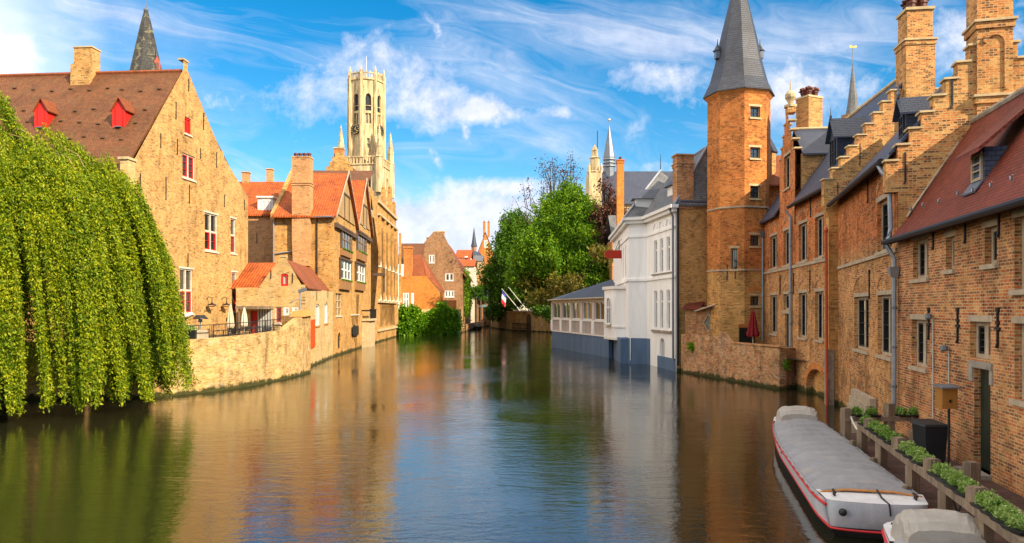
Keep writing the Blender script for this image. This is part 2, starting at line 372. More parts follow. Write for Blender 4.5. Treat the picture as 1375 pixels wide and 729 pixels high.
# ------------------------------------------------------------------ materials
M = {}
def base(name, rough=.8, spec=.3):
    m = bpy.data.materials.new(name); m.use_nodes = True; t = NT(m.node_tree)
    b = t.n['Principled BSDF']; b.inputs['Roughness'].default_value = rough; b.inputs['Specular IOR Level'].default_value = spec
    M[name] = m; return m, t, b
def uvn(t): return t.new('ShaderNodeTexCoord').outputs['UV']
def objn(t): return t.new('ShaderNodeTexCoord').outputs['Object']
def brick(name, c1, c2, mortar, c3=None, dark=(.05, .03, .025), dk=.1, bw=.24, bh=.083, ms=.011, patch=.5, stain=.25, whit=.0, bump=.5, algae=True, upper=None):
    m, t, b = base(name, .9, .15); uv = uvn(t); ob = objn(t)
    jit = t.vmath('ADD', uv, t.vmath('MULTIPLY', t.comb(t.noise(ob, 6.0, 2), t.noise(ob, 5.0, 2), 0), (.012, .012, 0)))
    br = t.new('ShaderNodeTexBrick'); t.l.new(jit, br.inputs['Vector'])
    br.inputs['Scale'].default_value = 1.0; br.inputs['Brick Width'].default_value = bw; br.inputs['Row Height'].default_value = bh
    br.inputs['Mortar Size'].default_value = ms; br.inputs['Mortar Smooth'].default_value = .25; br.inputs['Bias'].default_value = -.1
    br.inputs['Color1'].default_value = (*c1, 1); br.inputs['Color2'].default_value = (*c2, 1); br.inputs['Mortar'].default_value = (*mortar, 1)
    # odd burnt or pale bricks: one random value per brick cell
    row = t.math('FLOOR', t.math('DIVIDE', t.new('ShaderNodeSeparateXYZ').outputs[1], bh))
    sp = t.new('ShaderNodeSeparateXYZ'); t.l.new(jit, sp.inputs[0])
    row = t.math('FLOOR', t.math('DIVIDE', sp.outputs[1], bh)); off = t.math('MULTIPLY', t.math('MODULO', t.math('ABSOLUTE', row), 2.0), .5)
    colm = t.math('FLOOR', t.math('ADD', t.math('DIVIDE', sp.outputs[0], bw), off))
    wn = t.new('ShaderNodeTexWhiteNoise', noise_dimensions='2D'); t.l.new(t.comb(colm, row, 0), wn.inputs['Vector'])
    rv = wn.outputs['Value']; notm = t.math('SUBTRACT', 1.0, br.outputs['Fac'], clamp=True)
    c = br.outputs['Color']
    if c3: c = t.mix(t.math('MULTIPLY', t.ramp(rv, [(.0, 0.), (.6, 0.), (.78, .8), (1., 1.)]), t.math('MULTIPLY', notm, .7)), c, c3)
    c = t.mix(t.math('MULTIPLY', t.math('LESS_THAN', rv, dk), t.math('MULTIPLY', notm, .7)), c, dark)
    hue = t.ramp(t.noise(t.vmath('ADD', ob, (31., 7., 3.)), .55, 5, .65, .8), [(.42, 0.), (.62, .55)])
    if c3: c = t.mix(hue, c, t.mix(.55, c, c3))
    c = t.mix(1.0, c, t.ramp(t.noise(t.vmath('MULTIPLY', ob, (1., 1., .25)), 1.1, 5, .7, .5), [(.30, 1 - stain * 1.1), (.46, 1.0)]), 'MULTIPLY')
    big = t.noise(ob, .33, 5, .6, .4); mid = t.noise(ob, 1.6, 5, .65, .3)
    k = t.ramp(big, [(.3, 1 - patch), (.5, 1.0), (.7, 1 + patch * .25)])
    c = t.mix(1.0, c, k, 'MULTIPLY')
    c = t.mix(1.0, c, t.ramp(mid, [(.25, 1 - stain * 1.3), (.5, 1.0), (.78, 1 + stain * .6)]), 'MULTIPLY')
    fine = t.noise(ob, 19.0, 3, .7)
    c = t.mix(1.0, c, t.ramp(fine, [(.25, .62), (.5, 1.0), (.75, 1.25)]), 'MULTIPLY')
    if whit: c = t.mix(t.math('MULTIPLY', t.ramp(t.noise(ob, .9, 6, .7, .6), [(.55, 0.), (.68, 1.)]), whit), c, (.62, .58, .5))
    if upper:   # the upper storeys are laid in redder brick
        g2 = t.new('ShaderNodeNewGeometry'); s3 = t.new('ShaderNodeSeparateXYZ'); t.l.new(g2.outputs['Position'], s3.inputs[0])
        up = t.math('ADD', s3.outputs[2], t.math('MULTIPLY', t.math('SUBTRACT', mid, .5), .8))
        c = t.mix(t.ramp(t.math('DIVIDE', up, 20.0), [(upper[0] / 20.0 - .02, 0.), (upper[0] / 20.0 + .02, 1.)]), c, t.mix(1.0, c, upper[1], 'MULTIPLY'))
    if algae:   # green growth at the waterline: a mark with its own outline
        g = t.new('ShaderNodeNewGeometry'); s2 = t.new('ShaderNodeSeparateXYZ'); t.l.new(g.outputs['Position'], s2.inputs[0])
        h = t.math('ADD', s2.outputs[2], t.math('MULTIPLY', t.math('SUBTRACT', mid, .5), .9))
        c = t.mix(t.ramp(h, [(.0, .95), (.17, .95), (.34, .0)]), c, (.035, .042, .012))
    t.l.new(c, b.inputs['Base Color'])
    hgt = t.math('ADD', t.math('MULTIPLY', br.outputs['Fac'], -1.0), t.math('MULTIPLY', fine, .7))
    t.l.new(t.bump(hgt, bump, .012), b.inputs['Normal'])
    return m
brick('brick_gold', (.54, .275, .08), (.40, .185, .048), (.50, .34, .16), c3=(.58, .38, .16), dk=.10, patch=.26, stain=.32, bw=.24, bh=.09)
brick('brick_quay', (.52, .31, .105), (.40, .225, .065), (.50, .36, .18), c3=(.59, .43, .22), dark=(.17, .11, .05), dk=.14, patch=.34, stain=.45, whit=.3, bw=.25, bh=.09)
brick('brick_pale', (.57, .36, .12), (.48, .28, .085), (.55, .43, .25), c3=(.64, .50, .28), dk=.04, patch=.2, stain=.22, whit=.3, bw=.25, bh=.09)
brick('brick_amber', (.55, .27, .07), (.44, .195, .045), (.48, .31, .13), c3=(.58, .37, .15), dk=.10, patch=.3, stain=.34, bw=.26, bh=.10)
brick('brick_rose', (.56, .27, .11), (.46, .20, .075), (.5, .35, .2), c3=(.58, .34, .15), dk=.04, patch=.2, stain=.2, bw=.26, bh=.10)
brick('brick_salmon', (.66, .24, .05), (.58, .19, .035), (.58, .27, .09), dk=.02, patch=.2, stain=.2, bw=.28, bh=.11)
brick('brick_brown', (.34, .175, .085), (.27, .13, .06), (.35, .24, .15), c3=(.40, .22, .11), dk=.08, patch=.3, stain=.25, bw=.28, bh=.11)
brick('brick_red', (.55, .145, .036), (.38, .082, .025), (.52, .38, .23), c3=(.58, .33, .12), dk=.3, patch=.34, stain=.38, ms=.014)
brick('brick_mixed', (.56, .205, .052), (.42, .128, .034), (.50, .36, .2), c3=(.60, .355, .14), dk=.26, patch=.35, stain=.38, ms=.012, upper=(7.7, (1.04, .72, .62)))
brick('brick_tower', (.56, .25, .068), (.42, .162, .042), (.5, .34, .15), c3=(.62, .38, .12), dk=.18, patch=.35, stain=.34, ms=.012, upper=(8.0, (1.0, .68, .58)))
brick('brick_ochre', (.57, .265, .066), (.44, .18, .04), (.50, .33, .16), c3=(.62, .37, .13), dk=.10, patch=.3, stain=.3)
brick('brick_orange', (.62, .18, .035), (.50, .13, .025), (.48, .27, .12), c3=(.60, .27, .07), dk=.06, patch=.25, stain=.25)
brick('brick_gable', (.55, .21, .06), (.42, .138, .04), (.50, .36, .18), c3=(.58, .36, .13), dk=.24, patch=.22, stain=.25, ms=.012)
brick('brick_ruin', (.46, .17, .065), (.34, .112, .045), (.46, .34, .2), c3=(.52, .36, .18), dk=.12, patch=.45, stain=.5, whit=.22)
def roof(name, c1, c2, gap, bw=.2, bh=.16, vary=.3, moss=0.0, rough=.75, bump=1.0, curved=False, spec=.3, mossc=(.16, .15, .05)):
    m, t, b = base(name, rough, spec); uv = uvn(t); ob = objn(t)
    br = t.new('ShaderNodeTexBrick'); t.l.new(uv, br.inputs['Vector'])
    br.inputs['Scale'].default_value = 1.0; br.inputs['Brick Width'].default_value = bw; br.inputs['Row Height'].default_value = bh
    br.inputs['Mortar Size'].default_value = .010; br.inputs['Mortar Smooth'].default_value = .4
    br.inputs['Color1'].default_value = (*c1, 1); br.inputs['Color2'].default_value = (*c2, 1); br.inputs['Mortar'].default_value = (*gap, 1)
    big = t.noise(ob, .5, 5, .65, .4); mid = t.noise(ob, 3.0, 4, .65)
    c = t.mix(1.0, br.outputs['Color'], t.ramp(big, [(.3, 1 - vary), (.5, 1.), (.72, 1 + vary * .5)]), 'MULTIPLY')
    c = t.mix(1.0, c, t.ramp(mid, [(.25, 1 - vary * .8), (.5, 1.), (.75, 1 + vary * .5)]), 'MULTIPLY')
    if moss: c = t.mix(t.math('MULTIPLY', t.ramp(t.noise(ob, 1.3, 6, .7, .5), [(.52, 0.), (.66, 1.)]), moss), c, mossc)
    t.l.new(c, b.inputs['Base Color'])
    sp = t.new('ShaderNodeSeparateXYZ'); t.l.new(uv, sp.inputs[0])
    saw = t.math('SUBTRACT', 1.0, t.math('FRACT', t.math('DIVIDE', sp.outputs[1], bh)))
    h = t.math('ADD', saw, t.math('MULTIPLY', br.outputs['Fac'], -.5))
    if curved: h = t.math('ADD', h, t.math('MULTIPLY', t.math('SINE', t.math('MULTIPLY', sp.outputs[0], 2 * math.pi / bw)), .9))
    t.l.new(t.bump(h, bump, .03), b.inputs['Normal'])
    return m
roof('tile_brown', (.175, .068, .025), (.125, .046, .018), (.05, .02, .01), vary=.3, bw=.19, bh=.15, moss=.3, mossc=(.14, .10, .035))
roof('tile_orange', (.46, .10, .015), (.34, .068, .011), (.2, .05, .015), bw=.26, bh=.33, vary=.4, curved=True, moss=.15, mossc=(.3, .09, .03))
roof('tile_rust', (.30, .085, .03), (.22, .06, .022), (.09, .03, .012), bw=.19, bh=.15, vary=.3)
roof('tile_red', (.19, .036, .018), (.135, .026, .013), (.06, .015, .01), bw=.19, bh=.13, vary=.25, bump=1.0)
roof('slate', (.045, .058, .10), (.032, .042, .076), (.02, .022, .03), bw=.24, bh=.14, vary=.3, rough=.5, spec=.5)
roof('slate_grey', (.15, .155, .165), (.11, .115, .125), (.06, .06, .065), bw=.28, bh=.18, vary=.35, rough=.6, spec=.4, moss=.3, mossc=(.22, .21, .18))
roof('slate_spire', (.042, .050, .076), (.028, .034, .052), (.03, .03, .035), bw=.26, bh=.17, vary=.3, rough=.5, spec=.5)
roof('slate_worn', (.05, .05, .048), (.035, .035, .035), (.02, .02, .02), bw=.5, bh=.35, vary=.4, moss=.55, mossc=(.36, .34, .22))
def plain(name, col, rough=.7, spec=.3, vary=.15, scale=2.5, bump=.15, metal=0.0, dist=.01, col2=None, streak=False):
    m, t, b = base(name, rough, spec); ob = objn(t)
    vec = t.vmath('MULTIPLY', ob, (1, 1, .18)) if streak else ob
    n = t.noise(vec, scale, 6, .65, .3); f = t.noise(ob, scale * 11, 3, .6)
    c = t.mix(t.ramp(n, [(.35, 0.), (.65, 1.)]), tuple(x * (1 - vary) for x in col), col2 or tuple(min(1, x * (1 + vary * .5)) for x in col))
    c = t.mix(1.0, c, t.ramp(f, [(.25, 1 - vary * .7), (.6, 1.)]), 'MULTIPLY')
    t.l.new(c, b.inputs['Base Color']); b.inputs['Metallic'].default_value = metal
    if bump: t.l.new(t.bump(f, bump, dist), b.inputs['Normal'])
    return m
plain('stone_white', (.62, .56, .45), .8, vary=.22)
plain('stone_tan', (.55, .42, .24), .85, vary=.25)
plain('stone_beige', (.43, .35, .25), .85, vary=.25)
plain('stone_grey', (.33, .29, .24), .85, vary=.35)
plain('stone_tower', (.66, .51, .29), .85, vary=.55, scale=1.1, streak=True)
plain('stone_church', (.60, .46, .24), .85, vary=.25, scale=.4)
plain('render_white', (.90, .90, .88), .75, vary=.10, scale=1.1, streak=True)
plain('render_blue', (.10, .165, .27), .7, vary=.22, scale=.9, streak=True)
plain('paint_white', (.78, .77, .74), .5, vary=.06)
plain('paint_red', (.60, .022, .016), .5, vary=.12)
plain('paint_orange', (.68, .085, .015), .5, vary=.12)
plain('paint_dark', (.018, .02, .022), .45, vary=.3)
plain('paint_green', (.015, .03, .022), .45, vary=.3)
plain('iron', (.012, .012, .013), .5, spec=.4, vary=.3)
plain('lead', (.16, .18, .22), .45, spec=.5, vary=.2, metal=.3)
plain('zinc', (.30, .33, .38), .4, spec=.5, vary=.2, metal=.4)
plain('copper_red', (.42, .06, .02), .5, vary=.2)
plain('wood_grey', (.24, .18, .125), .85, vary=.4, scale=4, streak=True, bump=.4)
plain('wood_brown', (.34, .17, .065), .7, vary=.35, scale=4, streak=True, bump=.3)
plain('wood_dark', (.11, .07, .045), .75, vary=.4, scale=4, streak=True, bump=.3)
plain('wood_box', (.36, .16, .035), .5, vary=.25, scale=5, streak=True)
plain('terracotta', (.12, .035, .025), .5, vary=.25)
plain('timber_gable', (.42, .27, .12), .8, vary=.3, scale=3, streak=True)
plain('bin_plastic', (.018, .022, .026), .5, vary=.2)
plain('canvas_red', (.22, .012, .016), .85, vary=.2)
plain('canvas_cream', (.55, .45, .33), .9, vary=.15)
plain('clay_cap', (.66, .26, .08), .8, vary=.2)
plain('hull_white', (.70, .71, .74), .3, spec=.5, vary=.16, scale=2.2, bump=.03, streak=True)
plain('plaster', (.66, .56, .49), .8, vary=.2, streak=True)
plain('hull_black', (.02, .018, .018), .4, vary=.2)
plain('hull_red', (.55, .02, .025), .4, vary=.1)
plain('trim_wood', (.55, .22, .05), .4, vary=.2)
plain('rope', (.6, .58, .54), .9, vary=.2)
plain('blind', (.5, .5, .47), .7, vary=.15)
plain('curtain', (.7, .67, .6), .9, vary=.1)
plain('soil', (.10, .075, .045), .95, vary=.4)
plain('gold', (.75, .5, .12), .35, vary=.1, metal=.8)
plain('paint_sign', (.42, .028, .012), .5, vary=.06)
# window glass: a clear reflecting face over a dark room
def glassy(name, col, rough=.04):
    m, t, b = base(name, rough, .9); b.inputs['IOR'].default_value = 1.6
    oi = t.new('ShaderNodeObjectInfo'); n = t.noise(objn(t), 1.4, 2, .5); c = t.mix(n, tuple(x * .5 for x in col), col)
    t.l.new(t.mix(t.ramp(oi.outputs['Random'], [(.45, 0.), (.95, .6)]), c, (.20, .21, .20)), b.inputs['Base Color'])
    t.l.new(t.bump(t.noise(objn(t), 2.2, 2, .5), .25, .02), b.inputs['Normal'])
glassy('glass', (.025, .028, .032)); glassy('glass_green', (.10, .13, .06), .15); glassy('glass_amber', (.10, .06, .02))
glassy('glass_pale', (.20, .21, .21))
# tarpaulin: folds along and across
def tarp(name, col):
    m, t, b = base(name, .7, .3); ob = objn(t)
    f1 = t.noise(t.vmath('MULTIPLY', ob, (1.1, 5.5, 1.5)), 1.4, 5, .6, .9); f2 = t.noise(t.vmath('MULTIPLY', ob, (1.0, 2.2, 1.0)), 3.4, 4, .6, 1.6)
    st = t.noise(ob, 1.8, 6, .7, .8)
    c = t.mix(t.ramp(st, [(.35, 0.), (.68, 1.)]), tuple(x * .78 for x in col), col)
    c = t.mix(t.ramp(t.noise(ob, .9, 5, .7), [(.58, 0.), (.72, .5)]), c, (.34, .27, .2))
    t.l.new(c, b.inputs['Base Color'])
    t.l.new(t.bump(t.math('ADD', f1, t.math('MULTIPLY', f2, .6)), .45, .03), b.inputs['Normal'])
tarp('tarp_grey', (.27, .27, .29)); tarp('tarp_tan', (.40, .37, .33))
# decking boards
def deckm():
    m, t, b = base('decking', .85, .2); uv = uvn(t)
    br = t.new('ShaderNodeTexBrick'); t.l.new(uv, br.inputs['Vector']); br.inputs['Scale'].default_value = 1
    br.inputs['Brick Width'].default_value = 2.6; br.inputs['Row Height'].default_value = .145; br.inputs['Mortar Size'].default_value = .012
    br.inputs['Color1'].default_value = (.115, .065, .05, 1); br.inputs['Color2'].default_value = (.075, .044, .036, 1); br.inputs['Mortar'].default_value = (.012, .01, .01, 1)
    n = t.noise(t.vmath('MULTIPLY', uv, (1, 9, 1)), 3.0, 5, .65)
    t.l.new(t.mix(1.0, br.outputs['Color'], t.ramp(n, [(.25, .6), (.7, 1.35)]), 'MULTIPLY'), b.inputs['Base Color'])
    t.l.new(t.bump(t.math('MULTIPLY', br.outputs['Fac'], -1.0), .6, .02), b.inputs['Normal'])
deckm()
def stripes():
    m, t, b = base('striped_panel', .6, .3); sp = t.new('ShaderNodeSeparateXYZ'); t.l.new(uvn(t), sp.inputs[0])
    f = t.math('GREATER_THAN', t.math('FRACT', t.math('MULTIPLY', sp.outputs[0], 4.4)), .62)
    t.l.new(t.mix(f, (.52, .52, .5), (.08, .09, .1)), b.inputs['Base Color'])
stripes()
def leafm(name, c1, c2, c3, trans=.35):
    m = bpy.data.materials.new(name); m.use_nodes = True; t = NT(m.node_tree); b = t.n['Principled BSDF']; M[name] = m
    g = t.new('ShaderNodeNewGeometry'); n = t.noise(objn(t), .55, 3, .6)
    v = t.math('ADD', t.math('MULTIPLY', g.outputs['Random Per Island'], .6), t.math('MULTIPLY', n, .55))
    oi = t.new('ShaderNodeObjectInfo'); v = t.math('ADD', v, t.math('MULTIPLY', t.math('SUBTRACT', oi.outputs['Random'], .5), .3))
    c = t.ramp(v, [(.2, c1), (.55, c2), (.95, c3)])
    t.l.new(c, b.inputs['Base Color']); b.inputs['Roughness'].default_value = .55; b.inputs['Specular IOR Level'].default_value = .25
    tr = t.new('ShaderNodeBsdfTranslucent'); t.l.new(t.mix(1.0, c, (1.0, 1.0, .45), 'MULTIPLY'), tr.inputs['Color'])
    mx = t.new('ShaderNodeMixShader'); mx.inputs[0].default_value = trans
    t.l.new(b.outputs[0], mx.inputs[1]); t.l.new(tr.outputs[0], mx.inputs[2]); t.l.new(mx.outputs[0], t.n['Material Output'].inputs[0])
leafm('leaf_willow', (.03, .085, .004), (.155, .25, .007), (.46, .48, .016), .42)
leafm('leaf_linden', (.03, .11, .006), (.165, .32, .009), (.42, .54, .018), .42)
leafm('leaf_dark', (.022, .08, .008), (.07, .18, .010), (.16, .29, .014), .38)
leafm('leaf_copper', (.045, .014, .016), (.09, .03, .026), (.14, .06, .03), .25)
leafm('leaf_autumn', (.08, .09, .012), (.16, .14, .018), (.27, .16, .025), .3)
leafm('leaf_ivy', (.05, .17, .006), (.15, .34, .012), (.32, .50, .02), .4)
leafm('leaf_planter', (.10, .21, .025), (.26, .42, .09), (.52, .62, .28), .35)
plain('bark', (.10, .075, .05), .95, vary=.4, scale=3, bump=.6)
plain('bark_yellow', (.28, .21, .08), .9, vary=.3, scale=3, bump=.5)
# canal water
def waterm():
    m, t, b = base('canal_water', .02, .5); b.inputs['IOR'].default_value = 2.3
    g = t.new('ShaderNodeNewGeometry'); pos = g.outputs['Position']
    b.inputs['Base Color'].default_value = (.014, .015, .006, 1)
    n1 = t.noise(t.vmath('MULTIPLY', pos, (.75, 1.9, 1)), 1.25, 3, .6, .5)
    n2 = t.noise(t.vmath('MULTIPLY', pos, (1.0, 1.6, 1)), 4.2, 3, .6, .7)
    n3 = t.noise(pos, .12, 3, .5, .4)
    gust = t.ramp(n3, [(.35, .3), (.65, 1.15)])
    h = t.math('MULTIPLY', t.math('ADD', n1, t.math('ADD', t.math('MULTIPLY', n2, .34), t.math('MULTIPLY', t.noise(t.vmath('MULTIPLY', pos, (1., 1.5, 1.)), 11.0, 2, .6, .6), .09))), gust)
    t.l.new(t.bump(h, 1.0, .021), b.inputs['Normal'])
waterm()
# ------------------------------------------------------------------ window kinds
G = None
def styles():
    w = {}
    w['red_cross'] = dict(frame=M['stone_white'], t=.10, tm=.15, fd=.12, y=.08, cols=[.5], rows=[.52], sash=M['paint_red'], sash_rows=(0,), sb=.075, bars=(0, 1), sill=M['stone_white'], lintel=M['stone_white'], lh=.14, glass=M['glass'])
    w['red_single'] = dict(w['red_cross'], cols=[])
    w['red_pair'] = dict(w['red_cross'], rows=[], sash_rows=(0, 1), bars=(0, 2), lintel=None)
    w['red_shutter'] = dict(frame=M['paint_red'], t=.12, y=.06, fd=.1, cols=[.5], rows=[], glass=M['paint_red'], sill=M['stone_white'])
    w['stone_mullion'] = dict(frame=M['stone_beige'], t=.12, tm=.24, y=.16, fd=.22, cols=[.5], rows=[], sash=M['paint_dark'], sb=.06, bars=(0, 3), gd=.06, sill=M['stone_beige'], lintel=M['stone_beige'], lh=.17)
    w['stone_small'] = dict(w['stone_mullion'], cols=[], t=.11)
    w['stone_arch'] = dict(w['stone_mullion'], relief=M['brick_orange'], rz=.2)
    w['tower'] = dict(frame=M['stone_tan'], t=.06, y=.12, fd=.1, sash=M['paint_green'], sb=.06, bars=(1, 1), sill=M['stone_tan'], lintel=M['stone_tan'], lh=.16, relief=M['brick_orange'], rz=.28)
    w['white_sash'] = dict(frame=M['paint_white'], t=.09, y=.10, fd=.1, rows=[.72], sash=M['paint_white'], sb=.05, bars=(0, 2), glass=M['glass'])
    w['white_pair'] = dict(frame=M['paint_white'], t=.12, tm=.16, y=.03, fd=.1, cols=[.5], rows=[], sash=M['paint_white'], sb=.08, bars=(0, 2), sill=M['stone_white'])
    w['white_casement'] = dict(frame=M['paint_white'], t=.12, tm=.14, y=.03, fd=.1, cols=[.5], rows=[.62], sash=M['paint_white'], sb=.08, glass=M['glass_pale'])
    w['tall_stone'] = dict(frame=M['stone_tan'], t=.10, tm=.12, y=.12, fd=.12, rows=[.3, .62], glass=M['glass_amber'], sill=M['stone_white'])
    return w
ST = styles()

def chimney(H, name, S, u0, u1, v0, v1, z0, z1, mat, bands=(), pots=0, potm='terracotta', capm='stone_tan', niche=False, top=.12, capw=.10, flues=False):
    """a brick stack on a wall plane; ledges at the heights in bands; clay pots on top"""
    mb = MB(); mb.sbox(S, u0, u1, v0, v1, z0, z1)
    for zb, ex in bands: mb.sbox(S, u0 - ex, u1 + ex, v0 - ex, v1 + ex, zb, zb + .22)
    c = H.part(mb, name, M[mat])
    if bands:
        for zb, ex in bands: MB().sbox(S, u0 - ex - .06, u1 + ex + .06, v0 - ex - .06, v1 + ex + .06, zb + .223, zb + .31).build('stone_ledge', M[capm], c)
    if top: MB().sbox(S, u0 - capw, u1 + capw, v0 - capw, v1 + capw, z1, z1 + top).build('cap', M[capm], c)
    zt = z1 + top
    for i in range(pots):
        n = max(1, pots if u1 - u0 > v1 - v0 else 1)
        if pots <= 1: uu, vv = (u0 + u1) / 2, (v0 + v1) / 2
        elif flues: uu = u0 + (u1 - u0) * (.28 + .44 * (i % 2)); vv = v0 + (v1 - v0) * (.28 + .44 * (i // 2))
        else:
            f = (i + .5) / pots; uu, vv = (u0 + (u1 - u0) * f, (v0 + v1) / 2) if u1 - u0 > v1 - v0 else ((u0 + u1) / 2, v0 + (v1 - v0) * f)
        q = S.p(uu, vv, 0); r = .2 if flues else min(.2, .42 * max(u1 - u0, v1 - v0) / pots)
        pm = MB().lathe(q.x, q.y, [(r, zt), (r * .95, zt + .25), (r * 1.2, zt + .3), (r * 1.15, zt + .42), (r * .7, zt + .46)], 10)
        if flues:
            a = q + V((0, 0, zt + .42)); pm.tube([a + V((-.24, 0, .0)), a + V((-.18, 0, .15)), a + V((0, 0, .22)), a + V((.18, 0, .15)), a + V((.24, 0, 0))], .15, 8)
        pm.build('chimney_pot', M[potm], c)
    return c
def anchor(H, S, u, z0, z1, cross=False, name='wall_anchor'):
    """wrought iron tie bar on the face of a wall"""
    key = ('anchor', round(z1 - z0, 1), cross); h = round(z1 - z0, 1)
    if key not in WCACHE:
        mb = MB().box(-.028, .028, -.05, -.002, 0, h)
        mb.hexa([(-.028, -.05, 0), (.028, -.05, 0), (.028, -.002, 0), (-.028, -.002, 0)], [(-.07, -.07, -.12), (.0, -.07, -.12), (.0, -.002, -.12), (-.07, -.002, -.12)])
        if cross:
            mb.box(-.13, .13, -.055, -.002, h * .42, h * .42 + .07); mb.box(-.09, .09, -.055, -.002, h * .62, h * .62 + .06); mb.box(-.07, .07, -.055, -.002, h - .02, h + .1)
        WCACHE[key] = mk(name, mb, M['iron'])
    return H.place(S, u, z0, WCACHE[key], name)
def pipe(H, pts, r=.07, mat='zinc', label=None, name='downpipe'):
    mb = MB().tube(pts, r, 8); o = H.part(mb, name, M[mat], smooth=False)
    if label: o['label'] = label
    return o
def gutter(H, a, b, mat='lead', r=.1):
    return H.part(MB().tube([a, b], r, 8), 'gutter', M[mat])
def door(H, S, u0, u1, z0, z1, mat, y=.12, planks=5, handle=True):
    S.holes.append(arch_pts(u0, u1, z0, z1, 0)); w_ = u1 - u0; mb = MB()
    for i in range(planks): mb.box(w_ * i / planks + .006, w_ * (i + 1) / planks - .006, y, y + .06, .01, z1 - z0 - .01)
    mb.box(.004, w_ - .004, y + .03, y + .08, .004, z1 - z0 - .004)
    d = H.place(S, u0, z0, mk('door', mb, M[mat]), 'door')
    if handle: H.place(S, 0, 0, mk('handle', MB().box(w_ - .2, w_ - .12, y - .05, y + .01, .95, 1.1), M['iron']), 'handle', parent=d)
    return d

# ------------------------------------------------------------------ ground and water
def sheet(name, pts, mat, z, kind='structure'):
    o = MB().face(*[(x, y, z) for x, y in pts]).build(name, mat); o['kind'] = kind; return o
sheet('canal_water', [(-400, -60), (400, -60), (400, 600), (-400, 600)], M['canal_water'], 0.0)
gl = [(-4000, 4000), (-4000, -200), (-60, -200), (-60, 40.4), (-34, 40.4), (-20.3, 42.9), (-16.7, 58.5), (-18.6, 64), (-19.6, 78), (-20.4, 100), (-21.4, 136), (-24.8, 140.6), (-14.0, 148.2), (-12.5, 200), (-9, 240), (0, 330), (0, 4000)]
sheet('ground', gl, M['soil'], 2.9)
gr = [(4000, 4000), (0, 4000), (0, 330), (-6, 230), (-5.1, 201), (.3, 172.5), (9.1, 161.5), (9.1, 110), (12.0, 92), (14.0, 70), (14.2, 61.6), (14.6, 58.4), (17.4, 45.8), (18.2, 38.8), (14.5, 26.5), (11.5, 14), (9.0, 0), (9.0, -200), (4000, -200)]
sheet('ground', gr, M['soil'], 1.9)

# ------------------------------------------------------------------ left quay: terrace wall
QP = [(-60, 40.0), (-34, 40.0), (-24, 41.3), (-19.82, 42.4), (-18.0, 45.2), (-16.9, 48.5), (-16.2, 53.0), (-15.95, 56.0), (-15.9, 58.8), (-18.2, 60.2)]
TOPS = [3.2, 3.2, 3.2, 3.2, 3.25, 3.35, 3.5, 4.35, 4.5, 4.5]
mb = MB()
for i in range(len(QP) - 1):
    S = Side(QP[i], QP[i + 1]); n = 4
    z0a, z0b = TOPS[i], TOPS[i + 1]
    a, b = QP[i], QP[i + 1]; na = S.n * .5
    mb.hexa([(a[0], a[1], -.6), (b[0], b[1], -.6), (b[0] + na.x, b[1] + na.y, -.6), (a[0] + na.x, a[1] + na.y, -.6)], [(a[0], a[1], z0a), (b[0], b[1], z0b), (b[0] + na.x, b[1] + na.y, z0b), (a[0] + na.x, a[1] + na.y, z0a)])
qw = mb.build('terrace_wall', M['brick_quay'], origin=(-19.8, 42.4, 0))
tag(qw, 'long curved pale brick quay wall carrying the cafe terrace, rising at its far end', 'wall')
ORG['terrace_wall'] = V((-19.8, 42.4, 0))
MB().hexa([(-16.9, 56.5, 4.42), (-15.75, 56.5, 4.42), (-15.7, 58.9, 4.51), (-16.9, 58.9, 4.51)], [(-16.7, 56.7, 4.85), (-15.95, 56.7, 4.85), (-15.9, 58.7, 4.95), (-16.7, 58.7, 4.95)]).build('tile_cap', M['clay_cap'], qw)

# ------------------------------------------------------------------ left gabled house
A = (-24.86, 48.5); dL = V((.0822, .9966)); Bp = (A[0] + dL.x * 17.6, A[1] + dL.y * 17.6)
H = House('gabled_house', 'large golden brick gabled house with brown tiled roof behind the cafe terrace', 'house', (A[0], A[1], 2.9))
S = Side(A, Bp); S.depth = .25; H.sides.append(S)
ua = S.U(249); za = S.Z(249, 93); uL, uR = 0.0, S.L
zL, zR = 14.3, 15.0
S.outl = [(0, 2.5), (uR, 2.5), (uR, zR), (uR - .5, zR + .25), (S.U(301), S.Z(301, 212)), (S.U(300), S.Z(300, 203)), (S.U(296.5), S.Z(296, 203)), (ua + .33, za), (ua + .33, za + .6), (ua - .3, za + .6), (ua - .3, za - .1), (.5, zL + .62), (.5, zL + .4), (0, zL + .4)]
wl = H.side(tuple(S.p(0, 24, 0).xy), A, z0=2.5, z1=zL); H.side(Bp, tuple(S.p(uR, 24, 0).xy), z0=2.5, z1=zR)
H.wpx(S, 248, 256.5, 158, 180, ST['red_shutter']); H.wpx(S, 245, 262, 207.5, 240, ST['red_pair'])
H.wpx(S, 275, 292.3, 287, 337, ST['red_cross']); H.wpx(S, 309.8, 316.8, 293.5, 340, ST['red_single'])
H.wpx(S, 241.5, 259, 361, 421, ST['red_cross']); H.wpx(S, 311.3, 318.5, 365.5, 418.5, ST['red_single'])
H.finish(M['brick_gold'])
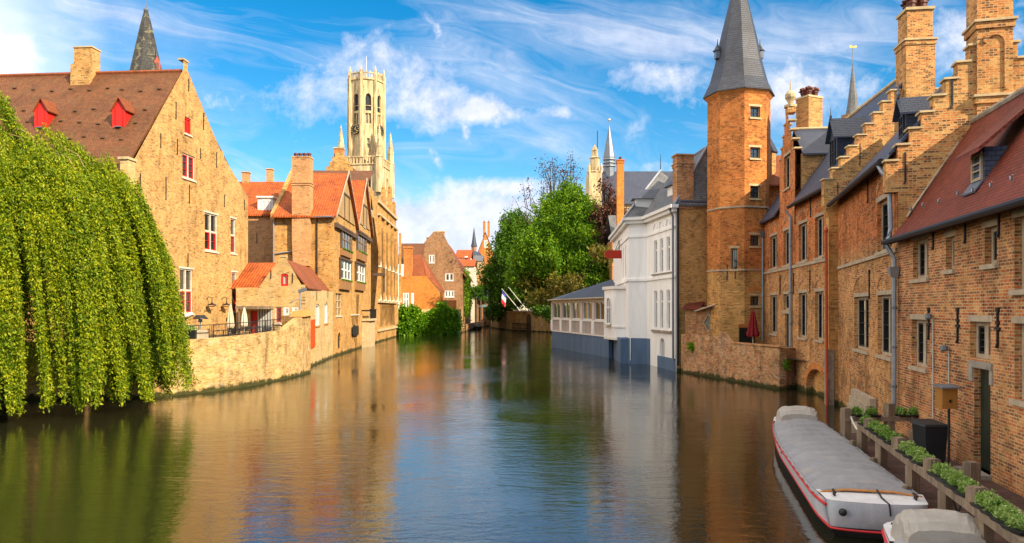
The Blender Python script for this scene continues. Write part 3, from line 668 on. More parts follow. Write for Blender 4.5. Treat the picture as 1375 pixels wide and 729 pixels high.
# stone edges of the gable
mb = MB().sbox(S, -.32, .5, -.02, .5, 11.6, 14.7); H.part(mb, 'kneeler', M['brick_pale'])
mb = MB().sbox(S, ua - .38, ua + .41, -.06, .4, za + .603, za + .72); H.part(mb, 'gable_cap', M['stone_tan'])
mb = MB().sbox(S, -.42, .6, -.1, .6, 14.7, 14.86); H.part(mb, 'kneeler_cap', M['stone_tan'])
for px, py0, py1 in [(253, 105, 120), (236, 136, 153), (273, 152, 172), (215.5, 178, 196), (238, 186, 205), (236, 150, 158), (269, 198, 211), (290.5, 204, 223), (188, 232, 259), (222.5, 237, 266), (254, 247, 271), (301, 262, 276), (252, 340, 356), (328, 268, 280)]:
    u = S.U(px); anchor(H, S, u, S.Z(px, py1), S.Z(px, py0))
# roof
ridge0 = S.p(ua, .25, za - .15); ridge1 = S.p(ua, 46, za - .15); k = (za - .15 - zL) / ua
mb = MB().slab([S.p(-.5, .3, zL - .5 * k), S.p(ua, .3, za - .15), S.p(ua, 46, za - .15), S.p(-.5, 46, zL - .5 * k)], .25)
k2 = (za - .15 - zR) / (uR - ua)
mb.slab([S.p(ua, .3, za - .152), S.p(uR + .4, .3, zR - .4 * k2), S.p(uR + .4, 46, zR - .4 * k2), S.p(ua, 46, za - .152)], .25)
rf = H.part(mb, 'roof', M['tile_brown'])
mb = MB().tube([S.p(ua, .3, za - .1), S.p(ua, 46, za - .1)], .13, 6); mb.build('ridge_tiles', M['tile_rust'], rf)
rn = (S.p(ua, 0, za - .15) - S.p(0, 0, zL)).cross(S.p(0, 1, zL) - S.p(0, 0, zL)).normalized()
def roof_uv(px, py):
    q = hit(px, py, S.p(0, 0, zL), rn); d = V((q.x - S.A.x, q.y - S.A.y)); return d.dot(S.d), d.dot(S.n), q.z
vent = MB().box(-.13, .13, -.10, .03, .01, .09)
vme = mk('vent_tile', vent, M['wood_dark'])
for row, y0 in ((0, 119), (1, 146), (2, 163), (3, 184), (4, 122)):
    for i in range(9):
        px = 20 + i * 24 + row * 7 + (i * 13 + row * 5) % 6
        if px > 232 - row * 16 - (0 if row < 4 else -60) or row == 4: continue
        py = y0 + (i * 7 + row * 3) % 5
        u_, v_, z_ = roof_uv(px, py); o = bpy.data.objects.new('vent_tile', vme); COL.objects.link(o); o.parent = rf
        o.location = S.p(u_, v_, z_) - H.O; o.rotation_euler = (math.atan(k) * 0, 0, S.ang - math.pi / 2)
for (pxa, pxb, pt, pe, pb) in ((47, 66, 136, 152, 171), (151, 171, 132, 148, 170)):
    u_, v_, z_ = roof_uv((pxa + pxb) / 2 - 1, pb); hw = .42; h1 = 1.25; h2 = 2.05
    D = Side(tuple(S.p(u_, v_ + hw, 0).xy), tuple(S.p(u_, v_ - hw, 0).xy))
    dm = MB().prism(D, [(0, z_ - .2), (2 * hw, z_ - .2), (2 * hw, z_ + h1), (hw, z_ + h2 - .1), (0, z_ + h1)], 0.0, .9)
    dr = H.part(dm, 'dormer', M['paint_red'])
    m2 = MB()
    for sgn in (0, 1):
        ue = -.16 if sgn == 0 else 2 * hw + .16
        m2.slab([D.p(ue, -.14, z_ + h1 - .1), D.p(hw, -.14, z_ + h2), D.p(hw, 1.3, z_ + h2), D.p(ue, 1.1, z_ + h1 - .1)], .07)
    m2.build('dormer_roof', M['tile_rust'], dr)
    MB().sbox(D, .18, 2 * hw - .18, -.03, -.003, z_ + .02, z_ + h1 - .08).build('shutter', M['paint_red'], dr)
    m3 = MB().sbox(D, -.06, .1, -.05, -.004, z_ - .05, z_ + h1 - .06).sbox(D, 2 * hw - .1, 2 * hw + .06, -.05, -.004, z_ - .05, z_ + h1 - .06); m3.build('post', M['paint_red'], dr)
    MB().sbox(D, .2, 2 * hw - .2, -.3, -.05, z_ - .08, z_ - .02).build('ledge', M['lead'], dr)
# chimney on the ridge
q = hit(118.5, 100, S.p(ua, 0, 0), (-S.d.x, -S.d.y, 0)); vc = V((q.x - S.A.x, q.y - S.A.y)).dot(S.n)
Cs = Side(tuple(S.p(ua - .55, vc + .8, 0).xy), tuple(S.p(ua - .55, vc - .8, 0).xy))
chimney(H, 'chimney', Cs, .05, 1.45, 0, 1.0, za - 1.4, za + 1.65, 'brick_gold', capm='stone_tan', top=.1, capw=.06)
H.part(MB().sbox(Cs, 0.02, 1.5, -.35, .0, za - 2.6, za + .35), 'chimney_shoulder', M['brick_gold'])
# wall lights: iron brackets with dish shades
for i, px in enumerate((277, 297)):
    c = S.p(S.U(px), 0, S.Z(px, 409)); L = thing('wall_light', ['dark iron dish light on the golden gable near the tall red window', 'dark iron dish light on the golden gable nearer the far corner'][i], 'light', c, 'iron lights on the gable wall')
    o = c + V((.45, 0, 0))
    MB().tube([c + V((.02, 0, .45)), c + V((.2, 0, .62)), c + V((.45, 0, .55)), o + V((0, 0, .1))], .035, 6).build('bracket', M['iron'], L)
    MB().lathe(o.x, o.y, [(.38, o.z - .05), (.30, o.z + .02), (.08, o.z + .12), (.05, o.z + .2)], 12).build('shade', M['iron'], L)
    MB().tube([o + V((-.05, -.7, -.12)), o + V((0, -.2, -.16)), o + V((0, .3, -.14)), o + V((0, .75, -.04))], .03, 5).build('scroll', M['iron'], L)
# white flue pipe
a = S.p(S.U(237.5), -.25, S.Z(237, 440)); b_l = S.p(S.U(237.5), -.25, S.Z(237, 425)); c_l = S.p(S.U(246), -.25, S.Z(246, 424)); d_l = S.p(S.U(256), -.05, S.Z(256, 421))
H.part(MB().tube([a, b_l, c_l, d_l], .13, 8), 'flue_pipe', M['paint_white'])

# ------------------------------------------------------------------ small gabled house at the corner of the terrace
E = (-17.2, 62.0)
H = House('small_house', 'small pale brick gabled house with a red attic hatch beside the terrace', 'house', (-17.2, 62.0, 0))
F = H.side((-23.2, 62.6), E, depth=.22)                       # faces the viewer
ue0, ue1 = F.U(365), F.L; ua_s = F.U(380); z_a = F.Z(380, 345); ze = F.Z(409, 386)
ueL = F.U(347)
F.outl = [(0, 2.5), (F.L, -.5), (F.L, ze + .25), (F.L - .35, ze + .25), (ua_s + .25, z_a), (ua_s - .25, z_a), (ueL, F.Z(347, 386)), (F.U(329), F.Z(340, 386)), (0, F.Z(340, 386))]
F.outl = [(0, 2.5), (F.L, -.5), (F.L, ze + .25), (F.L - .35, ze + .25), (ua_s + .2, z_a), (ua_s - .2, z_a), (ueL, F.Z(347, 386)), (0, F.Z(347, 386))]
Wd = H.side(E, (-18.74, 77.97), z0=-.6, z1=ze, depth=.22)
H.win(F, F.U(377), F.U(387), F.Z(382, 384), F.Z(382, 367), dict(frame=M['paint_red'], t=.16, y=.05, fd=.1, glass=M['blind'], rise=.2, rows=[], cols=[]))
H.wpx(F, 369, 378, 412, 434, dict(ST['red_pair'], cols=[])); H.wpx(F, 380.5, 389, 412, 424, dict(ST['white_pair'], cols=[])); H.wpx(F, 392, 401, 412, 420, dict(ST['white_pair'], cols=[]))
for pl, pr, pt, pb in ((423.5, 429, 408, 437), (435.5, 440, 406, 434)):
    H.wpx(Wd, pl, pr, pt, pb, dict(frame=M['paint_white'], t=.14, y=.08, fd=.1, rise=.25, glass=M['blind'], sill=M['brick_orange']))
H.wpx(Wd, 411, 413.5, 430, 441, dict(frame=M['brick_orange'], t=.12, y=.05, fd=.1, rise=.3))
sh = MB(); u0, u1 = Wd.U(415), Wd.U(422); zz0, zz1 = Wd.Z(418, 467), Wd.Z(418, 429)
for i in range(5): sh.sbox(Wd, u0 + (u1 - u0) * i / 5 + .01, u0 + (u1 - u0) * (i + 1) / 5 - .01, -.1, -.02, zz0, zz1 - (.3 if i == 0 else .08 if i == 1 else 0))
H.part(sh, 'shutter', M['paint_orange'])['label'] = 'tall orange red shutter hanging over the water'
dd = MB(); 
d0 = door(H, F, F.U(336.5), F.U(345.5), 2.95, F.Z(341, 417), 'paint_red'); d0['label'] = 'bright red door under the canopy'
pn = MB().sbox(F, F.U(347), F.U(366), -.12, -.04, 2.95, F.Z(356, 415)); H.part(pn, 'striped_panel', M['striped_panel'])
H.part(MB().sbox(F, F.U(328), F.U(367), -1.6, -.02, F.Z(341, 415), F.Z(341, 411)), 'canopy', M['wood_grey'])
H.part(MB().sbox(F, F.U(331), F.U(332.5), -1.5, -1.4, 2.95, F.Z(341, 415)), 'canopy_post', M['wood_grey'])
H.finish(M['brick_pale'])
R0 = F.p(ua_s, .2, z_a - .1); back = V((-.10, .995, 0)) * 12
mb = MB().slab([R0, F.p(F.L + .15, .2, ze + .05), F.p(F.L + .15, .2, ze + .05) + V((-1.85, 15.5, 0)) * .99, R0 + V((-1.85, 15.5, 0)) * .99], .15)
mb.slab([R0, F.p(ueL - .1, .2, F.Z(347, 386)), F.p(ueL - .1, .2, F.Z(347, 386)) + V((-1.85, 15.5, 0)), R0 + V((-1.85, 15.5, 0))], .15)
H.part(mb, 'roof', M['tile_rust'])
z1 = F.Z(347, 386)
mb = MB().slab([F.p(-.8, .2, z1), F.p(ueL + .5, .2, z1), F.p(ua_s - .7, 3.4, z1 + 2.3), F.p(-.8, 3.4, z1 + 2.3)], .12)
H.part(mb, 'side_roof', M['tile_orange'])
H.part(MB().sbox(F, ua_s - .28, ua_s + .28, -.05, .3, z_a, z_a + .12), 'gable_cap', M['stone_tan'])
for px, p0, p1 in ((393, 378, 367), (364, 372, 362)): anchor(H, F, F.U(px), F.Z(px, p0), F.Z(px, p1))
for px, p0, p1 in ((425, 402, 391), (440, 398, 389)): anchor(H, Wd, Wd.U(px), Wd.Z(px, p0), Wd.Z(px, p1))

# ------------------------------------------------------------------ timber gabled house on the water
T0, T1, T2 = (-18.75, 78.0), (-19.45, 93.0), (-20.1, 106.0)
H = House('timber_gabled_house', 'amber brick house with two timber gables and orange roofs over the water', 'house', (T0[0], T0[1], 0))
Sw = H.side((-25.1, 78.0), T0, z0=2.0, z1=14.8); F1 = H.side(T0, T1, depth=.3); F2 = H.side(T1, T2, depth=.3)
F1.outl = [(0, -.6), (F1.L, -.6), (F1.L, 15), (F1.L / 2, 20.4), (0, 14.8)]
F2.outl = [(0, -.6), (F2.L, -.6), (F2.L, 16), (F2.L / 2, 22.0), (0, 15)]
tall = dict(ST['tall_stone'], cols=[.5], rows=[.35, .7])
def oriel(S, pl, pr, pt, pb, pp, fm='paint_white'):
    """a boarded window box standing out from the wall; pp is the picture row of its foot"""
    pc = (pl + pr) / 2; u0, u1 = S.U(pl), S.U(pr); z0, z1, zf = S.Z(pc, pb), S.Z(pc, pt), S.Z(pc, pp)
    m = MB().sbox(S, u0 - .2, u1 + .2, -.3, -.02, zf, z0 - .08)
    o = H.part(m, 'oriel', M['wood_brown'])
    MB().sbox(S, u0 - .28, u1 + .28, -.4, -.02, z1 + .15, z1 + .38).build('hood', M['wood_dark'], o)
    [MB().sbox(S, q, q + .16, -.27, -.02, z0 - .08, z1 + .15).build('oriel_cheek', M['wood_dark'], o) for q in (u0 - .21, u1 + .05)]
    st = dict(ST['white_casement'], cols=[.34, .67], rows=[.5], frame=M[fm], sash=M[fm], glass=M['glass'], t=.09, tm=.1, sb=.05)
    H.win(S, u0 - .04, u1 + .04, z0 - .06, z1 + .14, st, hole=False, v=-.25)
    zc = z0 - .1
    pl_ = MB()
    for i in range(9): pl_.ball(S.p(u0 + (u1 - u0) * i / 8, -.36, zc - .02), .12, 6, 4)
    pl_.build('flower_box', M['leaf_dark'], o)
oriel(F1, 457, 469.5, 312, 335, 345, 'wood_grey'); oriel(F1, 455.5, 468.5, 352, 375, 389)
oriel(F2, 478.5, 489.5, 316, 338, 350, 'wood_grey'); oriel(F2, 476.5, 487.5, 357, 378, 390)
H.win(F1, F1.L * .5 - 1.3, F1.L * .5 + 1.3, 15.6, 17.6, dict(ST['white_pair'], frame=M['wood_grey'], sash=M['wood_grey']))
H.win(F2, F2.L * .5 - 1.3, F2.L * .5 + 1.3, 16.0, 18.4, dict(ST['white_pair']))
for (SS, pl, pr, pt, pb) in ((F1, 451, 459.5, 394, 424), (F2, 471, 482, 395, 422)): H.wpx(SS, pl, pr, pt, pb, dict(tall, relief=M['brick_gold']))
H.wpx(F1, 453.5, 457.5, 446, 468, dict(frame=M['wood_dark'], t=.1, y=.12, fd=.1, rise=.9, glass=M['paint_dark'], relief=M['brick_orange']))
H.finish(M['brick_amber'])
for SS, zt, ez in ((F1, 20.4, 14.85), (F2, 22.0, 15.6)):
    mb = MB(); c = SS.L / 2
    for sgn in (-1, 1):       # barge boards
        ue = c + sgn * (c + .1)
        mb.hexa([SS.p(ue, -.45, ez - .25), SS.p(c, -.45, zt + .2), SS.p(c, -.36, zt + .2), SS.p(ue, -.36, ez - .25)], [SS.p(ue, -.45, ez + .0), SS.p(c, -.45, zt + .55), SS.p(c, -.36, zt + .55), SS.p(ue, -.36, ez + .0)])
    H.part(mb, 'barge_board', M['stone_beige'])
    H.part(MB().prism(SS, [(1.4, ez + .4), (SS.L - 1.4, ez + .4), (c, zt - .35)], -.12, -.02), 'gable_boarding', M['timber_gable'])
    m2 = MB().sbox(SS, c - 2.4, c + 2.4, -.2, -.125, ez + 3.1, ez + 3.3).sbox(SS, c - 1.55, c - 1.4, -.2, -.125, ez + .4, ez + 3.1).sbox(SS, c + 1.4, c + 1.55, -.2, -.125, ez + .4, ez + 3.1); H.part(m2, 'gable_timber', M['wood_dark'])
    H.part(MB().sbox(SS, .6, SS.L - .6, -.35, -.02, ez - 1.2, ez - .7), 'jetty_beam', M['wood_dark'])
mb = MB()
for SS, zt, ez in ((F1, 20.6, 14.8), (F2, 22.2, 15.6)):
    c = SS.L / 2; dp = 6.1
    mb.slab([SS.p(-.5, -.38, ez - .1), SS.p(c, -.38, zt), SS.p(c, dp, zt), SS.p(-.5, dp, ez - .1)], .2)
    mb.slab([SS.p(c, -.38, zt - .003), SS.p(SS.L + .4, -.38, ez - .1), SS.p(SS.L + .4, dp, ez - .1), SS.p(c, dp, zt - .003)], .2)
H.part(mb, 'roof', M['tile_orange'])
uc0, uc1 = Sw.U(394), Sw.U(418)
chimney(H, 'chimney', Sw, uc0, uc1, -.55, .7, 12.2, Sw.Z(405, 213), 'brick_rose', bands=((Sw.Z(405, 250), .06),), pots=4, capm='brick_rose', top=.15, capw=.05)
H.part(MB().hexa([Sw.p(uc0 + .1, -.5, 9.5), Sw.p(uc1 - .1, -.5, 9.5), Sw.p(uc1 - .1, .1, 9.5), Sw.p(uc0 + .1, .1, 9.5)], [Sw.p(uc0, -.55, 12.2), Sw.p(uc1, -.55, 12.2), Sw.p(uc1, .1, 12.2), Sw.p(uc0, .1, 12.2)]), 'chimney_breast', M['brick_rose'])
ug = Sw.U(367)
H.part(MB().prism(Side(tuple(Sw.p(ug, 0, 0).xy), tuple(Sw.p(ug, 8, 0).xy)), [(-.3, 14.3), (7.8, 14.3), (7.8, 21.2), (7.2, 21.2), (-.3, 15.0)], -.2, .2), 'parapet', M['brick_amber'])
pipe(H, [Sw.p(Sw.U(368), -.12, 14.6), Sw.p(Sw.U(368), -.12, 6.6)]); pipe(H, [Sw.p(Sw.U(416), -.12, 14.6), Sw.p(Sw.U(416), -.12, 11.3), Sw.p(Sw.U(370), -.12, 10.8)])
pipe(H, [Sw.p(Sw.U(426), -.12, 14.6), Sw.p(Sw.U(426), -.12, 8.2)], mat='iron')
gutter(H, Sw.p(uc1 + .1, -.5, 14.62), Sw.p(Sw.L + .1, -.5, 14.62)); gutter(H, Sw.p(ug + .3, -.5, 14.62), Sw.p(uc0 - .1, -.5, 14.62))
# balcony with its stone base on the water
bal = MB(); ub0, ub1 = F2.U(485.5), F2.U(493.5); zb0, zb1 = F2.Z(489, 427.5), F2.Z(489, 416)
bs = H.part(MB().sbox(F2, ub0, ub1, -1.0, -.02, -.4, zb0 - .3).sbox(F2, ub0 - .2, ub1 + .2, -1.3, -.02, zb0 - .297, zb0), 'balcony', M['stone_tan'])
for i in range(15):
    u = ub0 + (ub1 - ub0) * i / 14; bal.sbox(F2, u - .04, u + .04, -1.2, -1.1, zb0, zb1)
bal.sbox(F2, ub0 - .1, ub1 + .1, -1.25, -1.05, zb1, zb1 + .12).sbox(F2, ub0 - .1, ub0, -1.2, 0, zb1 - .2, zb1); bal.build('railing', M['iron'], bs)
# black hanging board
c = F2.p(F2.U(475), -.12, F2.Z(476, 444)); sg = thing('black_sign', 'square black signboard with cut corners on the amber wall over the water', 'sign', c)
uu = F2.U(475); hz = F2.Z(476, 437.5) - F2.Z(476, 450.5)
u0, u1, z0, z1 = F2.U(471.5), F2.U(479.5), F2.Z(476, 450.5), F2.Z(476, 437.5); e = .25
MB().prism(F2, [(u0 + e, z0), (u1 - e, z0), (u1, z0 + e), (u1, z1 - e), (u1 - e, z1), (u0 + e, z1), (u0, z1 - e), (u0, z0 + e)], -.22, -.12).build('board', M['paint_dark'], sg)
MB().sbox(F2, uu - .05, uu + .05, -.13, 0, z1 - .2, z1 + .15).sbox(F2, u0 + .2, u1 - .2, -.13, .0, z0 + .6, z0 + .7).build('bracket', M['iron'], sg)

# ------------------------------------------------------------------ tall brick house with long window bays
B0, B1 = T2, (-21.0, 135.0)
H = House('tall_brick_house', 'tall amber brick canal house with long pilastered window bays and stepped parapet', 'house', (B0[0], B0[1], 0))
F3 = H.side(B0, B1, depth=.5); zt = 21.6
F3.outl = [(0, -.6), (F3.L, -.6), (F3.L, zt + .3), (0, zt)]
H.side(tuple(F3.p(0, 14, 0).xy), B0, z0=2, z1=zt)
H.side(B1, tuple(F3.p(F3.L, 14, 0).xy), z0=-.6, z1=zt)
cols_px = [(510.5, 514), (516.5, 520), (522, 525.2), (527, 530), (532, 534.8)]
bay = dict(frame=M['stone_tan'], t=.22, tm=.2, y=.2, fd=.2, rows=[.5], glass=M['glass_amber'])
for pl, pr in cols_px:
    u0, u1 = F3.U(pl), F3.U(pr)
    H.win(F3, u0, u1, 11.8, 17.6, dict(bay, rise=.9)); H.win(F3, u0, u1, 7.0, 11.2, bay); H.win(F3, u0, u1, 2.2, 5.6, dict(bay, rise=.7, rows=[]))
H.finish(M['brick_amber'])
pil = []
for i, px in enumerate((508.5, 515.2, 521, 526, 531, 536)):
    u = F3.U(px); w_ = .5
    p = H.part(MB().sbox(F3, u - w_, u + w_, -.35, -.01, 6.3, 19.2), 'pilaster', M['brick_amber'])
    m2 = MB()
    for zc in (11.4, 6.3): m2.hexa([F3.p(u - w_ - .1, -.45, zc), F3.p(u + w_ + .1, -.45, zc), F3.p(u + w_ + .1, -.02, zc), F3.p(u - w_ - .1, -.02, zc)], [F3.p(u - .15, -.37, zc + .9), F3.p(u + .15, -.37, zc + .9), F3.p(u + .15, -.36, zc + .9), F3.p(u - .15, -.36, zc + .9)])
    m2.build('stone_weathering', M['stone_white'], p)
for z, h, ex in ((6.0, .3, .3), (1.6, .35, .25), (19.2, .35, .4), (zt - .5, .45, .3)):
    H.part(MB().sbox(F3, F3.U(507), F3.L + .1, -ex, -.012, z, z + h), 'string_course', M['stone_tan'])
# roof and ornate stepped parapet
mb = MB().slab([F3.p(-.2, .3, zt - .1), F3.p(F3.L, .3, zt - .1), F3.p(F3.L, 7, zt + 2.6), F3.p(-.2, 7, zt + 2.6)], .2)
mb.slab([F3.p(.4, .6, zt + 1.3), F3.p(6.5, .6, zt + 4.3), F3.p(6.5, 10, zt + 4.3), F3.p(.4, 10, zt + 1.3)], .2); H.part(MB().sbox(F3, .6, 7.0, .62, 10, zt + .2, zt + 1.25), 'attic_wall', M['brick_amber'])
H.part(mb, 'roof', M['tile_brown'])
for px, h in ((518, 2.6), (526.5, 4.0), (531.5, 2.0)):
    u = F3.U(px); m = MB()
    for j in range(3): m.sbox(F3, u - 1.5 + j * .45, u + 1.5 - j * .45, .05, .7, zt + h * j / 3 + .01, zt + h * (j + 1) / 3 + (.0 if j < 2 else .3))
    m.lathe(*F3.p(u, .37, 0).xy, [(.22, zt + h + .3), (.32, zt + h + .55), (.05, zt + h + 1.0)], 8)
    H.part(m, 'parapet_step', M['brick_amber'])
p = H.part(MB().sbox(F3, F3.U(499.5), F3.U(500.8), -1.8, -.02, 9.8, 10.2).sbox(F3, F3.U(500.4), F3.U(500.6), -1.75, -1.5, 7.4, 11.0), 'hoist_beam', M['wood_dark'])

# ------------------------------------------------------------------ houses behind on the left
H = House('red_roofed_house', 'rose brick house with low orange roof and white dormer behind the gabled house', 'house', (-31.5, 83, 2.9))
S = H.side((-36, 84.5), (-26.9, 84.5), z0=2.5, z1=wz(288, 84.5)); ZE = wz(288, 84.5); ZRi = wz(243, 90)
H.side((-26.9, 84.5), (-26.9, 97), z0=2.5, z1=ZE)
H.finish(M['brick_rose'])
H.part(MB().slab([(-36.3, 84.2, ZE), (-26.9, 84.2, ZE), (-26.9, 90.5, ZRi), (-36.3, 90.5, ZRi)], .2).slab([(-36.3, 90.5, ZRi - .003), (-26.9, 90.5, ZRi - .003), (-26.9, 97, ZE), (-36.3, 97, ZE)], .2), 'roof', M['tile_orange'])
D = Side((wx(346, 85), 85), (wx(366.5, 85), 85)); z0, z1 = wz(286, 85), wz(265.5, 85)
d = H.part(MB().sbox(D, 0, D.L, 0, 2.6, z0 - .2, z1).sbox(D, -.12, D.L + .12, -.2, 2.9, z1, z1 + .18), 'dormer', M['paint_white'])
H.win(D, .45, D.L - .3, z0 + .1, z1 - .25, dict(ST['white_pair'], sill=None, t=.08), hole=False, v=-.12)
anchor(H, S, S.U(345), wz(325, 84.5), wz(312, 84.5))
chimney(H, 'chimney', Side((wx(328, 91), 90.2), (wx(336, 91), 90.2)), 0, .75, 0, .8, ZRi - .8, wz(233, 91), 'brick_rose', top=.1)
chimney(H, 'chimney', Side((wx(359, 91), 90.6), (wx(366, 91), 90.6)), 0, .65, 0, .8, ZRi - .8, wz(228, 91), 'brick_rose', top=.1)

H = House('stepped_gable_house', 'brown brick stepped gable rising behind the orange roofs below the belfry', 'house', (wx(455, 118), 118, 2.9))
Y = 118; S = Side((wx(430, Y), Y), (wx(482, Y), Y)); H.sides.append(S); S.depth = .2
steps = []; c = S.L / 2; zb = wz(236, Y); ztp = wz(204, Y); n = 6
for i in range(n):
    hw = c * (1 - i / n) * .92 + .25; steps.append((hw, zb + (ztp - zb) * i / (n - 1)))
ol = [(0, 2.5), (S.L, 2.5), (S.L, zb - 1)]
for hw, z in steps: ol += [(c + hw, ol[-1][1]), (c + hw, z)]
for hw, z in reversed(steps): ol += [(c - hw, z)] + ([(c - hw, steps[steps.index((hw, z)) - 1][1] if steps.index((hw, z)) else zb - 1)])
ol.append((0, zb - 1))
S.outl = ol; H.finish(M['brick_amber'])
H.part(MB().slab([S.p(0, .1, zb - 1), S.p(c, .1, ztp - .6), S.p(c, 12, ztp - .6), S.p(0, 12, zb - 1)], .2).slab([S.p(c, .1, ztp - .603), S.p(S.L, .1, zb - 1), S.p(S.L, 12, zb - 1), S.p(c, 12, ztp - .603)], .2), 'roof', M['tile_brown'])
chimney(H, 'chimney', S, S.U(448), S.U(460), .2, 1.4, ztp - 1.5, wz(199, Y), 'brick_orange', top=.2, capw=.1, capm='stone_tan')
H.part(MB().sbox(S, 0, S.L, .05, 12, zb - 1.2, zb - 1.0), 'eaves', M['wood_dark'])

# ------------------------------------------------------------------ belfry
Y = 246.0; c = V((wx(492, Y), Y)); RB = 5.75
H = House('belfry_tower', 'tall cream stone belfry with octagonal top, clock faces and corner pinnacles', 'tower', (c.x, c.y, 2.9))
mb = MB(); phi0 = R_(-95)
def vtx(k, r=RB): t = phi0 + k * math.pi / 4; return (c.x + r * math.cos(t), c.y + r * math.sin(t))
zo0, zo1 = 50.0, wz(110, Y)
faces = []
for k_ in range(8):
    Sd = H.side(vtx(k_), vtx(k_ + 1), z0=zo0, z1=zo1, depth=.9); faces.append(Sd)
    L = Sd.L
    dark = dict(frame=M['stone_tower'], t=.14, y=.3, fd=.4, tm=.2, cols=[], rows=[.3], glass=M['paint_dark'], rise=1.3)
    H.win(Sd, L / 2 - 1.0, L / 2 + 1.0, wz(154, Y), wz(131, Y), dark)
    H.win(Sd, L / 2 - .95, L / 2 + .95, wz(171, Y), wz(157, Y), dict(dark, glass=M['stone_grey'], y=.25, rise=.0, rows=[], cols=[.5], tm=.3))
    if k_ % 2 == 0: H.win(Sd, L / 2 - .5, L / 2 + .5, wz(203, Y), wz(190, Y), dict(dark, cols=[], glass=M['stone_grey'], rise=0, y=.2, rows=[.5]))
# square lower stage
sq = [R_(-52 + 90 * i) for i in range(4)]; RS = 9.0
sp = [(c.x + RS * math.cos(t), c.y + RS * math.sin(t)) for t in sq]; zs1 = wz(226, Y)
Sq = [H.side(sp[i], sp[(i + 1) % 4], z0=2.5, z1=zs1, depth=.6) for i in range(4)]
for s_ in Sq:
    for f in (.3, .7): H.win(s_, s_.L * f - 1.1, s_.L * f + 1.1, zs1 - 11, zs1 - 3, dict(frame=M['stone_tower'], t=.25, y=.2, fd=.3, rise=1.1, cols=[.5], glass=M['paint_dark']))
H.finish(M['stone_tower'])
top = MB().face(*[(x, y, zs1) for x, y in sp]); H.part(top, 'terrace_floor', M['stone_tower'])
cl = MB()
for k_ in range(8):       # corner buttresses with pinnacles
    x, y = vtx(k_, RB + .15)
    b = H.part(MB().lathe(x, y, [(.62, zo0), (.62, zo1 - 6), (.5, zo1 - 5.6), (.5, zo1 + .4)], 6), 'buttress', M['stone_tower'])
    MB().lathe(x, y, [(.55, zo1 + .4), (.62, zo1 + 1.0), (.34, zo1 + 1.6), (.42, zo1 + 2.2), (.04, zo1 + 4.0)], 6).build('pinnacle', M['stone_tower'], b)
for Sd in faces:
    m = MB().sbox(Sd, -.1, Sd.L + .1, -.35, .4, zo1 - .7, zo1 - .2).sbox(Sd, 0, Sd.L, -.3, .2, zo1 + 1.35, zo1 + 1.55)
    for i in range(6): m.sbox(Sd, .25 + i * (Sd.L - .5) / 5 - .16, .25 + i * (Sd.L - .5) / 5 + .16, -.22, .1, zo1 - .2, zo1 + 1.35)
    for i in range(4): m.sbox(Sd, .3 + i * (Sd.L - .6) / 3 - .25, .3 + i * (Sd.L - .6) / 3 + .25, -.25, .15, zo1 + 1.55, zo1 + 2.1)
    H.part(m, 'battlement', M['stone_tower'])
H.part(MB().face(*[(*vtx(k_), zo1) for k_ in range(8)]), 'tower_roof', M['stone_grey'])
for i in (7, 1, 3, 5):      # clock faces on the four main sides
    Sd = faces[i]; z = wz(178, Y); L = Sd.L; m = MB()
    q = [Sd.p(L / 2 + 1.75 * math.cos(t * math.pi / 12), -.5, z + 1.75 * math.sin(t * math.pi / 12)) for t in range(24)]
    q2 = [p_ + V((Sd.n.x, Sd.n.y, 0)) * .48 for p_ in q]
    m.add(q + q2, [tuple(range(24))] + [(j, (j + 1) % 24, (j + 1) % 24 + 24, j + 24) for j in range(24)])
    cf = H.part(m, 'clock_face', M['paint_dark'])
    m2 = MB()
    for j in range(12):
        t = j * math.pi / 6
        for r0, r1, w_ in ((1.2, 1.6, .09),):
            ct, st_ = math.cos(t), math.sin(t)
            P = lambda r, o_: Sd.p(L / 2 + r * ct - o_ * st_, -.53, z + r * st_ + o_ * ct)
            m2.face(P(r0, -w_), P(r1, -w_), P(r1, w_), P(r0, w_))
    m2.build('hour_marks', M['gold'], cf)
    m3 = MB()
    for t, r in ((R_(60), .9), (R_(-40), 1.35)):
        ct, st_ = math.cos(t), math.sin(t); P = lambda r_, o_: Sd.p(L / 2 + r_ * ct - o_ * st_, -.56, z + r_ * st_ + o_ * ct)
        m3.face(P(-.2, -.08), P(r, -.05), P(r, .05), P(-.2, .08))
    m3.build('clock_hands', M['gold'], cf)
for i, (x, y) in enumerate(sp):
    m = MB().lathe(x, y, [(1.3, zs1 - 9), (1.3, zs1 + 2.2), (1.5, zs1 + 2.4), (1.1, zs1 + 2.9), (.95, zs1 + 5.5), (1.05, zs1 + 5.8), (.08, zs1 + 13)], 8)
    for j in range(8): m.lathe(x + (0.9 - j * .1) * math.cos(j * 2.4), y + (.9 - j * .1) * math.sin(j * 2.4), [(.2, zs1 + 6 + j * .8), (.26, zs1 + 6.3 + j * .8), (.03, zs1 + 6.7 + j * .8)], 5)
    H.part(m, 'corner_turret', M['stone_tower'])
for s_ in Sq:
    m = MB().sbox(s_, .8, s_.L - .8, -.3, .3, zs1 + 2.4, zs1 + 2.8).sbox(s_, .8, s_.L - .8, -.3, .3, zs1, zs1 + .4)
    for i in range(11): m.sbox(s_, 1.1 + i * (s_.L - 2.2) / 10 - .17, 1.1 + i * (s_.L - 2.2) / 10 + .17, -.2, .2, zs1 + .4, zs1 + 2.4)
    H.part(m, 'balustrade', M['stone_tower'])
H.part(MB().tube([(c.x, c.y, zo1), (c.x, c.y, zo1 + 8.5)], .18, 6, .06), 'flagpole', M['paint_white'])

